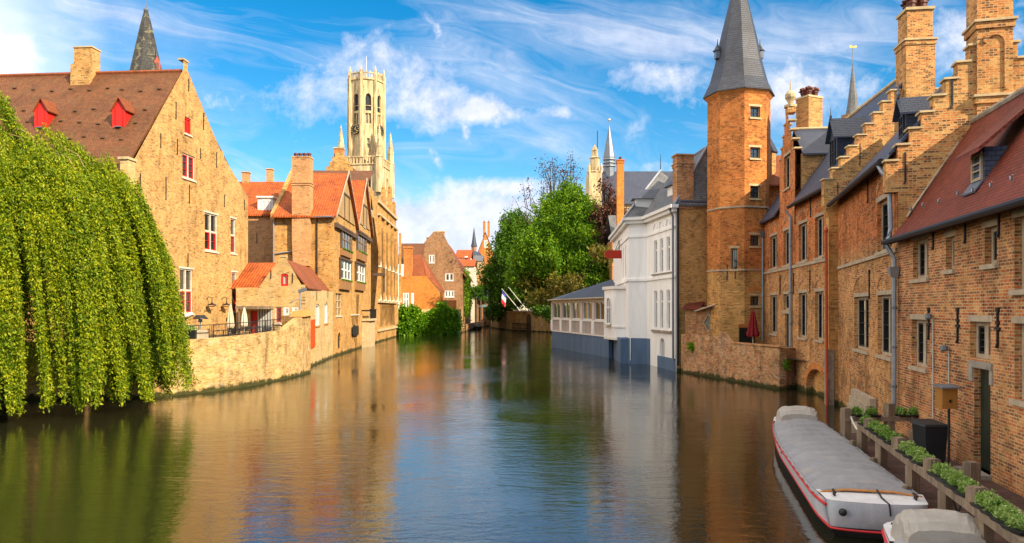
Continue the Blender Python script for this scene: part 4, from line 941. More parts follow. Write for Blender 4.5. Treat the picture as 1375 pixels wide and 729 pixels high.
# ------------------------------------------------------------------ spire behind the gabled house
Y = 88; x = wx(196, Y)
H = House('church_spire', 'dark weathered slate spire with small dormer behind the brown tiled roof', 'spire', (x, Y, 2.9))
r0 = 1.85
H.part(MB().lathe(x, Y, [(1.9, 2.5), (1.9, wz(104, Y))], 8, R_(10)), 'wall', M['brick_brown'])
H.part(MB().lathe(x, Y, [(2.15, wz(108, Y)), (1.75, wz(92, Y)), (.62, wz(32, Y)), (.24, wz(15, Y))], 8, R_(10)), 'roof', M['slate_worn'])
f = H.part(MB().lathe(x, Y, [(.25, wz(15, Y)), (.3, wz(13, Y)), (.1, wz(11, Y)), (.05, wz(4, Y)), (.02, wz(-6, Y))], 8), 'finial', M['lead'])
D = Side((wx(211, Y), Y - .8), (wx(217, Y), Y - .3)); z0, z1, z2 = wz(104, Y), wz(86, Y), wz(77, Y)
d = H.part(MB().prism(D, [(0, z0), (D.L, z0), (D.L, z1), (D.L / 2, z2), (0, z1)], 0, 1.4), 'dormer', M['copper_red'])
MB().sbox(D, D.L * .25, D.L * .75, -.03, -.004, z0 + .3, z1).build('louvre', M['terracotta'], d)
MB().tube([D.p(D.L / 2, .1, z2), D.p(D.L / 2, .1, z2 + .9)], .05, 5).build('finial', M['lead'], d)
# ------------------------------------------------------------------ right bank: plan lines
Pq, Pl, Pn = (19.1, 56.6), (16.96, 38.8), (13.82, 26.7)
Pe = (13.82 - .2 * 20, 6.7)
def stepped(S0, s0, z0, ds, dz, n, first=None):
    """the rising left edge of a stepped gable as (u, z) pairs"""
    o = []
    for i in range(n): o += [(s0 + ds * i, z0 + dz * (i - 1) if i else z0 - 1.2), (s0 + ds * i, z0 + dz * i)]
    return o
def step_caps(par, S, s0, z0, ds, dz, n, c, v0, v1, mat='stone_tan'):
    for i in range(n):
        for sg in (0, 1):
            u = s0 + ds * i; a, b = (u - .07, u + ds + .04)
            if sg: a, b = 2 * c - b, 2 * c - a
            MB().sbox(S, a, b, v0 - .06, v1 + .06, z0 + dz * i + .002, z0 + dz * i + .075).build('step_cap', M[mat], par)
def gable_outline(s0, z0, ds, dz, n, c, zb):
    L_ = []
    for i in range(n): L_ += [(s0 + ds * i, zb if i == 0 else z0 + dz * (i - 1)), (s0 + ds * i, z0 + dz * i)]
    Rr = [(2 * c - u, z) for u, z in reversed(L_)]
    return L_ + Rr

# ---------------- near house
H = House('near_brick_house', 'nearest red brick house with red tiled roof and small dormer beside the landing stage', 'house', (Pn[0], Pn[1], .6))
N = H.side(Pn, Pe, depth=.32); ZN = 7.72
N.outl = [(0, -.5), (N.L, -.5), (N.L, ZN), (0, ZN)]
def col(px): return N.U(px)
H.win(N, col(1226), col(1246.5), N.Z(1236, 374), N.Z(1236, 321), ST['stone_mullion'])
zs_, zt_ = N.Z(1275, 362), N.Z(1275, 318)
H.win(N, col(1270), col(1281.5), zs_, zt_, ST['stone_small']); H.win(N, col(1322), col(1338.5), zs_, zt_, ST['stone_small'])
H.win(N, col(1362), col(1400), N.Z(1380, 388), N.Z(1380, 288), ST['stone_mullion'])
zl = N.Z(1235, 429); zsl = N.Z(1235, 493)
H.win(N, col(1224), col(1245), zsl, zl, ST['stone_mullion'])
H.win(N, col(1302), col(1330), N.Z(1316, 482), N.Z(1316, 432), dict(ST['stone_mullion'], sill=None))
H.win(N, col(1362), col(1400), N.Z(1380, 540), N.Z(1380, 435), ST['stone_mullion'])
for px in (1470, 1640): H.win(N, col(px), col(px) + 1.4, zsl, zl, ST['stone_mullion']); H.win(N, col(px), col(px) + 1.4, zs_ - .4, zt_, ST['stone_mullion'])
dz1 = N.Z(1320, 493)
ddd = door(H, N, col(1308), col(1330), .72, dz1 - .05, 'paint_green', y=.16); ddd['label'] = 'tall dark plank door under a stone lintel'
lm = MB().sbox(N, col(1303) - .02, col(1332) + .06, -.05, .28, dz1 - .04, dz1 + .14).sbox(N, col(1303) - .05, col(1307.5), -.045, .2, dz1 - .42, dz1 - .043).sbox(N, col(1330.5), col(1334), -.045, .2, dz1 - .42, dz1 - .043)
H.part(lm, 'door_lintel', M['stone_grey'])
H.part(MB().sbox(N, col(1306), col(1332), -.5, .2, .55, .72), 'doorstep', M['stone_grey'])
H.side(Pe, tuple(N.p(N.L, 4.8, 0).xy), z0=-.5, z1=ZN); 
H.finish(M['brick_red'])
rs, rz = 2.45, 11.6; kr = (rz - ZN) / rs
mb = MB().slab([N.p(.0, -.35, ZN - .35 * kr * .55), N.p(N.L, -.35, ZN - .35 * kr * .55), N.p(N.L, .35, ZN + .35 * kr), N.p(0, .35, ZN + .35 * kr)], .12)
mb.slab([N.p(.0, .35, ZN + .35 * kr - .002), N.p(N.L, .35, ZN + .35 * kr - .002), N.p(N.L, rs, rz), N.p(0, rs, rz)], .12)
mb.slab([N.p(0, rs, rz - .003), N.p(N.L, rs, rz - .003), N.p(N.L, 2 * rs, ZN), N.p(0, 2 * rs, ZN)], .12)
rf = H.part(mb, 'roof', M['tile_red'])
MB().tube([N.p(.05, rs, rz), N.p(N.L, rs, rz)], .13, 8).build('ridge_tiles', M['stone_grey'], rf)
MB().hexa([N.p(.03, .3, ZN + .36 * kr), N.p(.13, .3, ZN + .36 * kr), N.p(.13, rs, rz + .06), N.p(.03, rs, rz + .06)], [N.p(.03, .3, ZN + .36 * kr + .06), N.p(.13, .3, ZN + .36 * kr + .06), N.p(.13, rs, rz + .12), N.p(.03, rs, rz + .12)]).build('verge_flashing', M['stone_white'], rf)
gutter(H, N.p(-.05, -.45, ZN - .32), N.p(N.L, -.45, ZN - .32), mat='iron', r=.1)
# little hooks on the roof
hk = mk('snow_hook', MB().tube([(-.12, 0, .02), (-.12, -.1, .14), (-.02, -.12, .02), (.12, -.14, .14)], .018, 4), M['zinc'])
for px, py in ((1228, 283), (1244, 278), (1266, 273), (1292, 263), (1312, 259), (1337, 252), (1365, 243)):
    q = hit(px, py, N.p(0, 0, ZN), (N.p(0, 0, ZN + 0) - N.p(1, 0, ZN)).cross(N.p(0, 1, ZN + kr) - N.p(0, 0, ZN)))
    o = bpy.data.objects.new('snow_hook', hk); COL.objects.link(o); o.parent = rf; o.location = q - H.O; o.rotation_euler = (0, 0, N.ang)
# shed dormer
qd = hit(1313, 246, N.p(0, 0, ZN), (N.p(0, 0, ZN) - N.p(1, 0, ZN)).cross(N.p(0, 1, ZN + kr) - N.p(0, 0, ZN)))
dd_ = V((qd.x - N.A.x, qd.y - N.A.y)); ud, vd, zd = dd_.dot(N.d), dd_.dot(N.n), qd.z
D = Side(tuple(N.p(ud - .45, vd, 0).xy), tuple(N.p(ud + .45, vd, 0).xy))
dm = H.part(MB().add([D.p(0, 0, zd), D.p(D.L, 0, zd), D.p(D.L, 0, zd + .95), D.p(0, 0, zd + .95), D.p(0, .6, zd + .95), D.p(D.L, .6, zd + .95)], [(0, 1, 2, 3), (0, 3, 4), (1, 5, 2), (3, 2, 5, 4)]), 'dormer', M['slate'])
mb = MB().slab([D.p(-.42, -.32, zd + .86), D.p(D.L + .45, -.32, zd + .86), D.p(D.L + .45, (11.25 - zd) / kr + .05, 11.28), D.p(-.42, (11.25 - zd) / kr + .05, 11.28)], .12); mb.build('dormer_roof', M['tile_red'], dm)
H.win(D, .1, .8, zd + .05, zd + .84, dict(frame=M['stone_beige'], t=.09, y=-.06, fd=.1, rows=[.33, .66], tm=.05, glass=M['glass']), hole=False)
MB().hexa([D.p(.0, -.25, zd - .32), D.p(D.L, -.25, zd - .32), D.p(D.L, -.02, zd + .0), D.p(0, -.02, zd + .0)], [D.p(.0, -.27, zd - .28), D.p(D.L, -.27, zd - .28), D.p(D.L, -.04, zd + .04), D.p(0, -.04, zd + .04)]).build('sill_flashing', M['lead'], dm)
for px, p0, p1, cr in ((1254, 330, 305, 0), (1297, 321, 295, 0), (1342.5, 312, 281, 0), (1248, 451, 418, 1), (1287, 455, 416, 1), (1341, 461, 417, 1)):
    anchor(H, N, N.U(px), N.Z(px, p0), N.Z(px, p1), bool(cr))
# junction downpipe with hopper
u = .16; pj = [N.p(u, -.42, ZN - .42), N.p(u, -.16, ZN - .9), N.p(u, -.16, 1.3)]
dp = pipe(H, pj, .085); MB().hexa([N.p(u - .1, -.28, 6.15), N.p(u + .1, -.28, 6.15), N.p(u + .1, -.04, 6.15), N.p(u - .1, -.04, 6.15)], [N.p(u - .2, -.36, 6.5), N.p(u + .2, -.36, 6.5), N.p(u + .2, -.03, 6.5), N.p(u - .2, -.03, 6.5)]).build('hopper', M['zinc'], dp)
for z in (2.2, 3.6, 5.0): MB().lathe(*N.p(u, -.16, 0).xy, [(.11, z), (.11, z + .09)], 8).build('pipe_collar', M['lead'], dp)
# conduits with lamp and camera
for px, p0, p1, lab in ((1254.5, 545, 428, 'thin white conduit with a lamp'), (1276, 545, 471, 'short white conduit with a lamp')):
    u = N.U(px); z0, z1 = N.Z(px, p0) - .8, N.Z(px, p1)
    cn = pipe(H, [N.p(u, -.04, z0), N.p(u, -.04, z1)], .02, 'blind', lab, 'conduit')
    MB().lathe(*N.p(u - .02, -.16, 0).xy, [(.05, z1 - .02), (.11, z1 + .02), (.10, z1 + .14), (.03, z1 + .17)], 8).build('lamp_head', M['lead'], cn)

# ---------------- stepped gable house (near part)
H = House('stepped_brick_house', 'red brick house with slate roof and tall stepped gable beside the nearest house', 'house', (Pl[0], Pl[1], 0))
S1 = H.side(Pl, Pn, depth=.38); Z1 = 10.75
S1.outl = [(0, -.6), (S1.L, -.6), (S1.L, Z1), (0, Z1)]
ow = dict(ST['stone_mullion'], t=.12, tm=.2)
oa = dict(ow, relief=M['brick_red'], rz=.3)
z0l, z1l = 3.2, 5.55
for pl, pr in ((1147, 1166.5), (1178.5, 1198.5)): H.win(S1, S1.U(pl), S1.U(pr), z0l, z1l, oa)
H.win(S1, S1.U(1178), S1.U(1197.5), 7.25, 9.25, dict(ow, lh=.2, relief=M['brick_red'], rz=.3))
H.finish(M['brick_mixed'])
H.part(MB().sbox(S1, .3, S1.L, -.07, -.002, 7.05, 7.2), 'string_course', M['stone_beige'])
for px in (1171, 1204): anchor(H, S1, S1.U(px - 3), 5.55, 6.6, True)
for px, p0, p1 in ((1166, 258, 242),): anchor(H, S1, S1.U(px), 9.6, 10.5)
G1 = Side(Pn, tuple(Side(Pl, Pn).p(S1.L, 6.1, 0).xy)); c1 = 3.05
s0, z0, ds, dz, n = -.38, 10.3, .385, .56, 8
ga = H.part(MB().prism(G1, gable_outline(s0, z0, ds, dz, n, c1, 9.2) , -.02, .48), 'stepped_gable', M['brick_gable'])
H.part(MB().prism(G1, [(0.02, -.6), (6.0, -.6), (6.0, 10.0), (.02, 10.0)], -.015, .3), 'gable_wall', M['brick_gable'])
step_caps(ga, G1, s0, z0, ds, dz, n, c1, -.02, .48)
for s_, z_ in ((.55, 9.6), (2.05, 12.2)): anchor(H, G1, s_ - .3, z_, z_ + 1.0)
# great chimney on the gable with blind arch
chimney(H, 'chimney', G1, 2.5, 3.6, -.14, 1.0, 9.5, 17.2, 'brick_gable', bands=((12.15, .07), (14.75, .06)), pots=4, flues=True, top=.2, capw=.1)
nich = MB(); un0, un1 = 2.78, 3.32
ar = arch_pts(un0, un1, 12.6, 14.5, .28, 8); n_ = len(ar)
ar2 = arch_pts(un0 - .12, un1 + .12, 12.6, 14.62, .34, 8)
for i in range(1, n_):
    a, b, c_, d_ = ar[i], ar[(i + 1) % n_], ar2[(i + 1) % n_], ar2[i]
    if i == n_ - 1: continue
    nich.hexa([G1.p(a[0], -.2, a[1]), G1.p(b[0], -.2, b[1]), G1.p(c_[0], -.2, c_[1]), G1.p(d_[0], -.2, d_[1])], [G1.p(a[0], -.13, a[1]), G1.p(b[0], -.13, b[1]), G1.p(c_[0], -.13, c_[1]), G1.p(d_[0], -.13, d_[1])])
nich.build('blind_arch', M['brick_gable'], [o for o in bpy.data.objects if o.name.startswith('chimney') and o.parent == H.root][-1])
# slate roof
k1 = (14.35 - Z1) / c1
mb = MB().slab([S1.p(.2, -.4, Z1 - .4 * k1 * .6), S1.p(S1.L - .1, -.4, Z1 - .4 * k1 * .6), S1.p(S1.L - .1, c1, 14.35), S1.p(.2, c1, 14.35)], .14)
mb.slab([S1.p(.2, c1, 14.347), S1.p(S1.L - .1, c1, 14.347), S1.p(S1.L - .1, 2 * c1, Z1), S1.p(.2, 2 * c1, Z1)], .14)
rf = H.part(mb, 'roof', M['slate']); MB().tube([S1.p(.2, c1, 14.37), S1.p(S1.L - .3, c1, 14.37)], .11, 8).build('ridge_tiles', M['stone_grey'], rf)
g0 = gutter(H, S1.p(.3, -.48, Z1 - .36), S1.p(S1.L - .35, -.48, Z1 - .36), 'iron', .11)
pipe(H, [S1.p(S1.L - .75, -.46, Z1 - .45), S1.p(S1.L - .45, -.4, Z1 - .75), S1.p(S1.L - .3, -.2, Z1 - 1.1), S1.p(S1.L - .3, -.16, 7.9), S1.p(S1.L - .12, -.3, 7.5)], .085)
def slate_dormer(H, S, zf, kf, pc, pyb, w_, hwall, hroof, nm='dormer'):
    """gabled dormer on the slope z = zf + kf * v of side S"""
    q = hit(pc, pyb, S.p(0, 0, zf), (S.p(0, 0, zf) - S.p(1, 0, zf)).cross(S.p(0, 1, zf + kf) - S.p(0, 0, zf)))
    e = V((q.x - S.A.x, q.y - S.A.y)); u, v, z = e.dot(S.d), e.dot(S.n), q.z
    D = Side(tuple(S.p(u - w_ / 2, v, 0).xy), tuple(S.p(u + w_ / 2, v, 0).xy))
    d = H.part(MB().prism(D, [(0, z - .1), (w_, z - .1), (w_, z + hwall), (w_ / 2, z + hwall + hroof - .1), (0, z + hwall)], 0, (hwall + .1) / kf + .1), nm, M['slate'])
    m = MB(); vb = (hwall + hroof) / kf + .15
    m.slab([D.p(-.15, -.22, z + hwall - .1), D.p(w_ / 2, -.22, z + hwall + hroof), D.p(w_ / 2, vb, z + hwall + hroof), D.p(-.15, hwall / kf, z + hwall - .1)], .07)
    m.slab([D.p(w_ / 2, -.22, z + hwall + hroof), D.p(w_ + .15, -.22, z + hwall - .1), D.p(w_ + .15, hwall / kf, z + hwall - .1), D.p(w_ / 2, vb, z + hwall + hroof)], .07)
    m.build('dormer_roof', M['slate'], d)
    H.win(D, w_ * .17, w_ * .83, z + .1, z + hwall - .1, dict(frame=M['paint_dark'], t=.07, y=-.07, fd=.1, cols=[.5], rows=[.5], tm=.05, glass=M['glass']), hole=False)
    MB().lathe(*D.p(w_ / 2, -.15, 0).xy, [(.05, z + hwall + hroof), (.09, z + hwall + hroof + .12), (.03, z + hwall + hroof + .25), (.01, z + hwall + hroof + .6)], 6).build('finial', M['lead'], d)
slate_dormer(H, S1, Z1, k1, 1212, 188, .95, 1.0, .6)

# ---------------- stepped house (far part)
H = House('stepped_slate_house', 'brick house with steep slate roof and ball finial next to the octagonal tower', 'house', (Pq[0], Pq[1], 0))
S2 = H.side(Pq, Pl, depth=.38); Z2 = 11.85
ug0, ug1 = S2.U(1047), S2.U(1067.5); cg = (ug0 + ug1) / 2
S2.outl = [(0, -.6), (S2.L, -.6), (S2.L, Z2), (ug1, Z2), (ug1, 14.4)] 
stp = [(ug1, 15.2), (ug1 - .42, 15.2), (ug1 - .42, 15.9), (ug1 - .85, 15.9), (ug1 - .85, 16.6), (ug1 - 1.28, 16.6), (ug1 - 1.28, 17.3), (cg + .35, 17.3), (cg + .35, 18.0)]
S2.outl += stp + [(2 * cg - u, z) for u, z in reversed(stp)] + [(ug0, Z2), (0, Z2)]
cols2 = ((1034, 1043.5), (1052, 1062), (1072.5, 1083.5), (1094.5, 1106))
for i, (pl, pr) in enumerate(cols2):
    H.win(S2, S2.U(pl), S2.U(pr), 7.92, 10.25, oa)
    if i != 1: H.win(S2, S2.U(pl), S2.U(pr), 3.25, 6.0, oa)
    else:
        H.win(S2, S2.U(pl), S2.U(pr), 4.95, 6.0, dict(oa, sill=None))
        door(H, S2, S2.U(pl + 2), S2.U(pr), 2.3, 4.7, 'paint_green', planks=4); H.part(MB().sbox(S2, S2.U(pl) - .2, S2.U(pr) + .2, -.08, .2, 4.7, 4.93), 'door_lintel', M['stone_beige'])
H.win(S2, cg - .85, cg + .85, 13.0, 15.2, ow)
# water arch
ua0, ua1 = S2.U(1083), S2.U(1111); S2.holes.append(arch_pts(ua0, ua1, -.3, 1.55, 1.1, 10))
H.finish(M['brick_mixed'])
H.part(MB().sbox(S2, ua0 - .1, ua1 + .1, .36, .45, -.6, 1.7), 'arch_infill', M['brick_ochre'])
m = MB(); N_ = 14; ca = (ua0 + ua1) / 2; hr = (ua1 - ua0) / 2
for i in range(N_):
    t0, t1 = math.pi * i / N_, math.pi * (i + 1) / N_
    P = lambda r, t, v: S2.p(ca + (hr + r) * math.cos(t), v, .45 + (1.1 + r) * math.sin(t))
    m.hexa([P(.02, t0, -.03), P(.02, t1, -.03), P(.4, t1, -.03), P(.4, t0, -.03)], [P(.02, t0, .1), P(.02, t1, .1), P(.4, t1, .1), P(.4, t0, .1)])
H.part(m, 'arch_ring', M['brick_orange'])
H.part(MB().sbox(S2, -.0, S2.L - .4, -.07, -.002, 7.62, 7.8), 'string_course', M['stone_beige'])
for px in (1048, 1066, 1088): anchor(H, S2, S2.U(px), 6.1, 7.2, True)
for px in (1068, 1089, 1109): anchor(H, S2, S2.U(px), 10.5, 11.6)
fin = H.part(MB().sbox(S2, cg - .35, cg + .35, -.03, .5, 17.95, 18.35), 'gable_finial', M['brick_gable'])
x, y = S2.p(cg, .22, 0).xy; MB().lathe(x, y, [(.42, 18.35), (.42, 18.5), (.14, 18.55), (.2, 18.75), (.36, 19.0), (.36, 19.2), (.2, 19.42), (.05, 19.5), (.02, 20.1)], 10).build('ball', M['stone_tan'], fin)
for u, z in [(ug1, 15.2), (ug1 - .42, 15.9), (ug1 - .85, 16.6), (ug1 - 1.28, 17.3)]:
    for q in (u - .45, 2 * cg - u - .08): H.part(MB().sbox(S2, q, q + .53, -.07, .42, z + .003, z + .1), 'step_cap', M['stone_tan'])
# cross roof of the front gable with its brick cheeks
for q in (ug1 - .3, ug0 + .004): H.part(MB().sbox(S2, q, q + .296, .42, 2.3, 11.8, 14.9), 'cheek_wall', M['brick_gable'])
mb = MB().slab([S2.p(cg, .42, 16.9), S2.p(ug1 + .2, .42, 14.85), S2.p(ug1 + .2, 2.4, 14.85), S2.p(cg, 3.5, 16.9)], .1).slab([S2.p(ug0 - .2, .42, 14.85), S2.p(cg, .42, 16.9), S2.p(cg, 3.5, 16.9), S2.p(ug0 - .2, 2.4, 14.85)], .1)
c2, zr2 = 3.75, 17.45; k2 = (zr2 - Z2) / c2
for a, b in ((0, ug0), (ug1, S2.L - .15)):
    mb.slab([S2.p(a, -.35, Z2 - .35 * k2 * .6), S2.p(b, -.35, Z2 - .35 * k2 * .6), S2.p(b, c2, zr2), S2.p(a, c2, zr2)], .14)
mb.slab([S2.p(ug0, .9, Z2 + .9 * k2), S2.p(ug1, .9, Z2 + .9 * k2), S2.p(ug1, c2, zr2 - .002), S2.p(ug0, c2, zr2 - .002)], .14)
mb.slab([S2.p(0, c2, zr2 - .004), S2.p(S2.L - .15, c2, zr2 - .004), S2.p(S2.L - .15, 2 * c2, Z2), S2.p(0, 2 * c2, Z2)], .14)
rf = H.part(mb, 'roof', M['slate']); MB().tube([S2.p(0, c2, zr2 + .02), S2.p(S2.L - .2, c2, zr2 + .02)], .12, 8).build('ridge_tiles', M['stone_tan'], rf)
MB().tube([S2.p(cg, .45, 16.93), S2.p(cg, 3.4, 16.93)], .09, 8).build('ridge_tiles', M['stone_tan'], rf)
gutter(H, S2.p(ug1 + .1, -.45, Z2 - .38), S2.p(S2.L - .6, -.45, Z2 - .38), 'iron', .11)
G2 = Side(Pl, tuple(S2.p(S2.L, 7.5, 0).xy))
s0, z0, ds, dz, n = -.68, 11.75, .415, .565, 9
ga = H.part(MB().prism(G2, gable_outline(s0, z0, ds, dz, n, c2, 10.9), -.05, .45), 'stepped_gable', M['brick_gable'])
step_caps(ga, G2, s0, z0, ds, dz, n, c2, -.05, .45)
H.part(MB().prism(G2, [(-.45, -.6), (.6, -.6), (.6, 11.0), (-.68, 11.0), (-.68, 10.4), (-.45, 9.8)], -.045, .445), 'party_pier', M['brick_ochre'])
H.part(MB().sbox(G2, -.52, -.2, -.12, .5, -.6, 2.9), 'quoin_stone', M['stone_grey'])
for s_, z_ in ((.0, 10.6), (1.1, 12.6)): anchor(H, G2, s_, z_, z_ + 1.0)
slate_dormer(H, S2, Z2, k2, 1119, 226, 1.35, 1.7, 1.1)
chimney(H, 'chimney', G2, 3.25, 4.65, -.35, 1.0, 14.5, 18.7, 'brick_gable', bands=((18.5, .05),), top=0)
ch = chimney(H, 'chimney', G2, 3.33, 4.57, -.28, .92, 18.8, 20.3, 'brick_gable', pots=4, flues=True, top=.14, capw=.08)
C3 = Side((wx(1083, 55), 54.6), (wx(1106, 55), 55.2)); 
chimney(H, 'chimney', C3, 0, C3.L, 0, 1.2, 16.5, 20.6, 'brick_gable', pots=4, flues=True, top=.14, capw=.05)
u = S2.U(1064); dpp = pipe(H, [S2.p(u, -.42, Z2 - .45), S2.p(u, -.14, Z2 - .9), S2.p(u, -.14, 2.6), S2.p(u, -.35, 2.2), S2.p(u - 1.2, -1.0, .1)], .085)
for z in (4., 6., 9.): MB().lathe(*S2.p(u, -.14, 0).xy, [(.115, z), (.115, z + .09)], 8).build('pipe_collar', M['lead'], dpp)
u = S2.U(1026.5); dpp = pipe(H, [S2.p(u, -.2, 10.9), S2.p(u, -.14, 10.5), S2.p(u, -.14, 2.6)], .085)
MB().hexa([S2.p(u - .1, -.26, 10.4), S2.p(u + .1, -.26, 10.4), S2.p(u + .1, -.03, 10.4), S2.p(u - .1, -.03, 10.4)], [S2.p(u - .25, -.4, 10.9), S2.p(u + .25, -.4, 10.9), S2.p(u + .25, -.02, 10.9), S2.p(u - .25, -.02, 10.9)]).build('hopper', M['lead'], dpp)
rp = thing('red_pole', 'thin red pole standing against the brick pier by the boats', 'pole', tuple(G2.p(-.62, -.35, 0)))
MB().tube([G2.p(-.62, -.35, -.5), G2.p(-.66, -.32, 9.0)], .075, 8).build('shaft', M['copper_red'], rp)
MB().lathe(*G2.p(-.66, -.32, 0).xy, [(.1, 9.0), (.12, 9.08), (.03, 9.25)], 8).build('tip', M['copper_red'], rp)

# ---------------- octagonal tower
c = V((17.72, 58.2)); RB = 2.40
H = House('octagonal_tower', 'octagonal red brick stair tower with tall pointed slate spire', 'tower', (c.x, c.y, 0))
phi0 = R_(-97)
def vtx(k, r=RB): t = phi0 + k * math.pi / 4; return (c.x + r * math.cos(t), c.y + r * math.sin(t))
ze = 21.5
for k_ in range(8):
    Sd = H.side(vtx(k_), vtx(k_ + 1), z0=-.6, z1=ze)
    if k_ == 0:
        yy = c.y - RB + .1
        for pt, pb in ((142, 157), (197, 212), (249, 266), (315, 330.5), (397, 411)): H.win(Sd, Sd.L / 2 - .42, Sd.L / 2 + .42, wz(pb, yy), wz(pt, yy), ST['tower'])
        zc0, zc1 = wz(465, yy), wz(438, yy)
        T0s = Sd
    if k_ == 7: H.win(Sd, Sd.L * .45, Sd.L * .45 + .5, 8.0, 9.6, dict(ST['tower'], relief=None))
H.finish(M['brick_tower'])
dk_ = MB().sbox(T0s, -.5, .8, -.12, -.02, 2.2, zc1 - .1); H.part(dk_, 'hatch_door', M['paint_dark'])
H.part(MB().prism(T0s, arch_pts(-.6, .95, zc1 - .1, zc1 + .22, .1), -.1, -.01), 'hatch_arch', M['brick_orange'])
for z in (8.0 + 4.65, 12.65 - 4.75):
    pts = [vtx(k_, RB + .06) for k_ in range(8)]; q = [vtx(k_, RB - .1) for k_ in range(8)]; m = MB()
    for i in range(8):
        j = (i + 1) % 8; m.hexa([(*q[i], z), (*q[j], z), (*pts[j], z), (*pts[i], z)], [(*q[i], z + .12), (*q[j], z + .12), (*pts[j], z + .12), (*pts[i], z + .12)])
    H.part(m, 'string_course', M['stone_beige'])
H.part(MB().lathe(c.x, c.y, [(RB + .02, ze - .25), (RB + .22, ze - .02), (RB + .22, ze + .05)], 8, phi0), 'cornice', M['brick_orange'])
rf = H.part(MB().lathe(c.x, c.y, [(RB + .35, ze + .04), (RB + .33, ze + .1), (2.22, ze + 1.15), (1.85, ze + 2.5), (1.42, ze + 4.6), (.3, ze + 9.3), (.12, ze + 10.0)], 8, phi0), 'roof', M['slate_spire'])
MB().lathe(c.x, c.y, [(.16, ze + 9.9), (.2, ze + 10.1), (.04, ze + 10.4), (.02, ze + 12.0)], 6).build('finial', M['lead'], rf)
for sg in (-1, 1):       # small hooded openings on the spire
    zz = ze + 3.35; x = c.x + sg * 1.66
    D = Side((x + sg * .0 - .3, c.y - .4), (x + .3, c.y - .4))
    d = H.part(MB().box(x - .2, x + .2, c.y - .25, c.y + .25, zz - .3, zz + .33), 'spire_dormer', M['lead'])
    MB().lathe(x, c.y, [(.38, zz + .3), (.26, zz + .42), (.05, zz + .8), (.02, zz + 1.25)], 8).build('dormer_roof', M['slate_spire'], d)
anchor(H, Side(vtx(7), vtx(0)), 1.15, 7.4, 8.6, True); anchor(H, Side(vtx(7), vtx(0)), .55, 7.3, 8.4)
# slim turret clasping the tower on its right
x, y = c.x + 2.35, c.y + .6
tr = H.part(MB().lathe(x, y, [(.75, 9), (.75, 17.3)], 8, R_(10)), 'turret', M['brick_gable'])
MB().lathe(x, y, [(.92, 17.3), (.6, 18.0), (.05, 19.0)], 8, R_(10)).build('turret_roof', M['slate'], tr)

# ---------------- little link building between tower and stepped house
H = House('link_building', 'low brick link with a green framed window squeezed between tower and stepped house', 'house', (wx(1024, 60), 60, 2))
LS = H.side((19.0, 58.0), (22.5, 57.6), z0=2, z1=14.6, depth=.2)
H.win(LS, .95, 1.75, 11.3, 13.0, dict(ST['white_sash'], frame=M['paint_white'], glass=M['glass_green']))
H.side((22.5, 57.6), (22.8, 62), z0=2, z1=14.6)
H.finish(M['brick_mixed'])
H.part(MB().slab([(18.9, 57.4, 14.6), (22.7, 57.0, 14.6), (22.7, 60, 17.4), (18.9, 60, 17.4)], .12), 'roof', M['tile_rust'])

# ---------------- terrace wall in front of the tower
a, b = (13.45, 59.2), (16.62, 46.3); S = Side(a, b)
ol = [(0, -.6), (S.L, -.6), (S.L, 2.55), (S.U(990), 2.62), (S.U(976), 2.7), (S.U(972), 2.95), (S.U(968), 3.4), (S.U(966), 3.3), (S.U(963), 2.75), (S.U(957), 3.0), (S.U(950), 2.7), (S.U(943), 3.05), (S.U(936), 2.9), (S.U(929), 3.1), (0, 3.0)]
tw = MB().prism(S, ol, 0, .5).build('courtyard_wall', M['brick_ruin'], origin=(*a, 0)); ORG['courtyard_wall'] = V((*a, 0))
tag(tw, 'worn patched brick wall with a broken top rising from the water below the tower', 'wall')
e = Side(b, (17.95, 47.2)); MB().sbox(e, .002, e.L, 0, .5, -.6, 2.55).build('return', M['brick_ruin'], tw)
MB().sbox(S, S.U(980), S.L + .05, -.06, .56, 2.62, 2.7).build('coping', M['brick_red'], tw)
# lean-to with diamond window
H = House('brick_lean_to', 'tiny brick lean-to with diamond window and tiled roof on the courtyard wall', 'shed', (14.0, 58.4, 3))
Ls = H.side((13.7, 58.9), (15.85, 57.83), z0=2.5, z1=5.15, depth=.15)
dcx = Ls.U(951.5); dzc = wz(433, 58.4)
Ls.holes.append([(dcx - .36, dzc), (dcx, dzc - .62), (dcx + .36, dzc), (dcx, dzc + .62)])
H.side((15.85, 57.83), (16.4, 59.4), z0=2.5, z1=5.15)
H.finish(M['brick_red'])
m = MB()
P4 = [(-.36, 0), (0, -.62), (.36, 0), (0, .62)]
for i in range(4):
    a_q, b_q = P4[i], P4[(i + 1) % 4]; k_ = 1.22
    m.hexa([Ls.p(dcx + a_q[0], -.05, dzc + a_q[1]), Ls.p(dcx + b_q[0], -.05, dzc + b_q[1]), Ls.p(dcx + b_q[0] * k_, -.05, dzc + b_q[1] * k_), Ls.p(dcx + a_q[0] * k_, -.05, dzc + a_q[1] * k_)],
           [Ls.p(dcx + a_q[0], .05, dzc + a_q[1]), Ls.p(dcx + b_q[0], .05, dzc + b_q[1]), Ls.p(dcx + b_q[0] * k_, .05, dzc + b_q[1] * k_), Ls.p(dcx + a_q[0] * k_, .05, dzc + a_q[1] * k_)])
wnd = H.part(m, 'window', M['stone_tan']); MB().face(*[Ls.p(dcx + x_, .08, dzc + z_) for x_, z_ in P4]).build('pane', M['glass'], wnd)
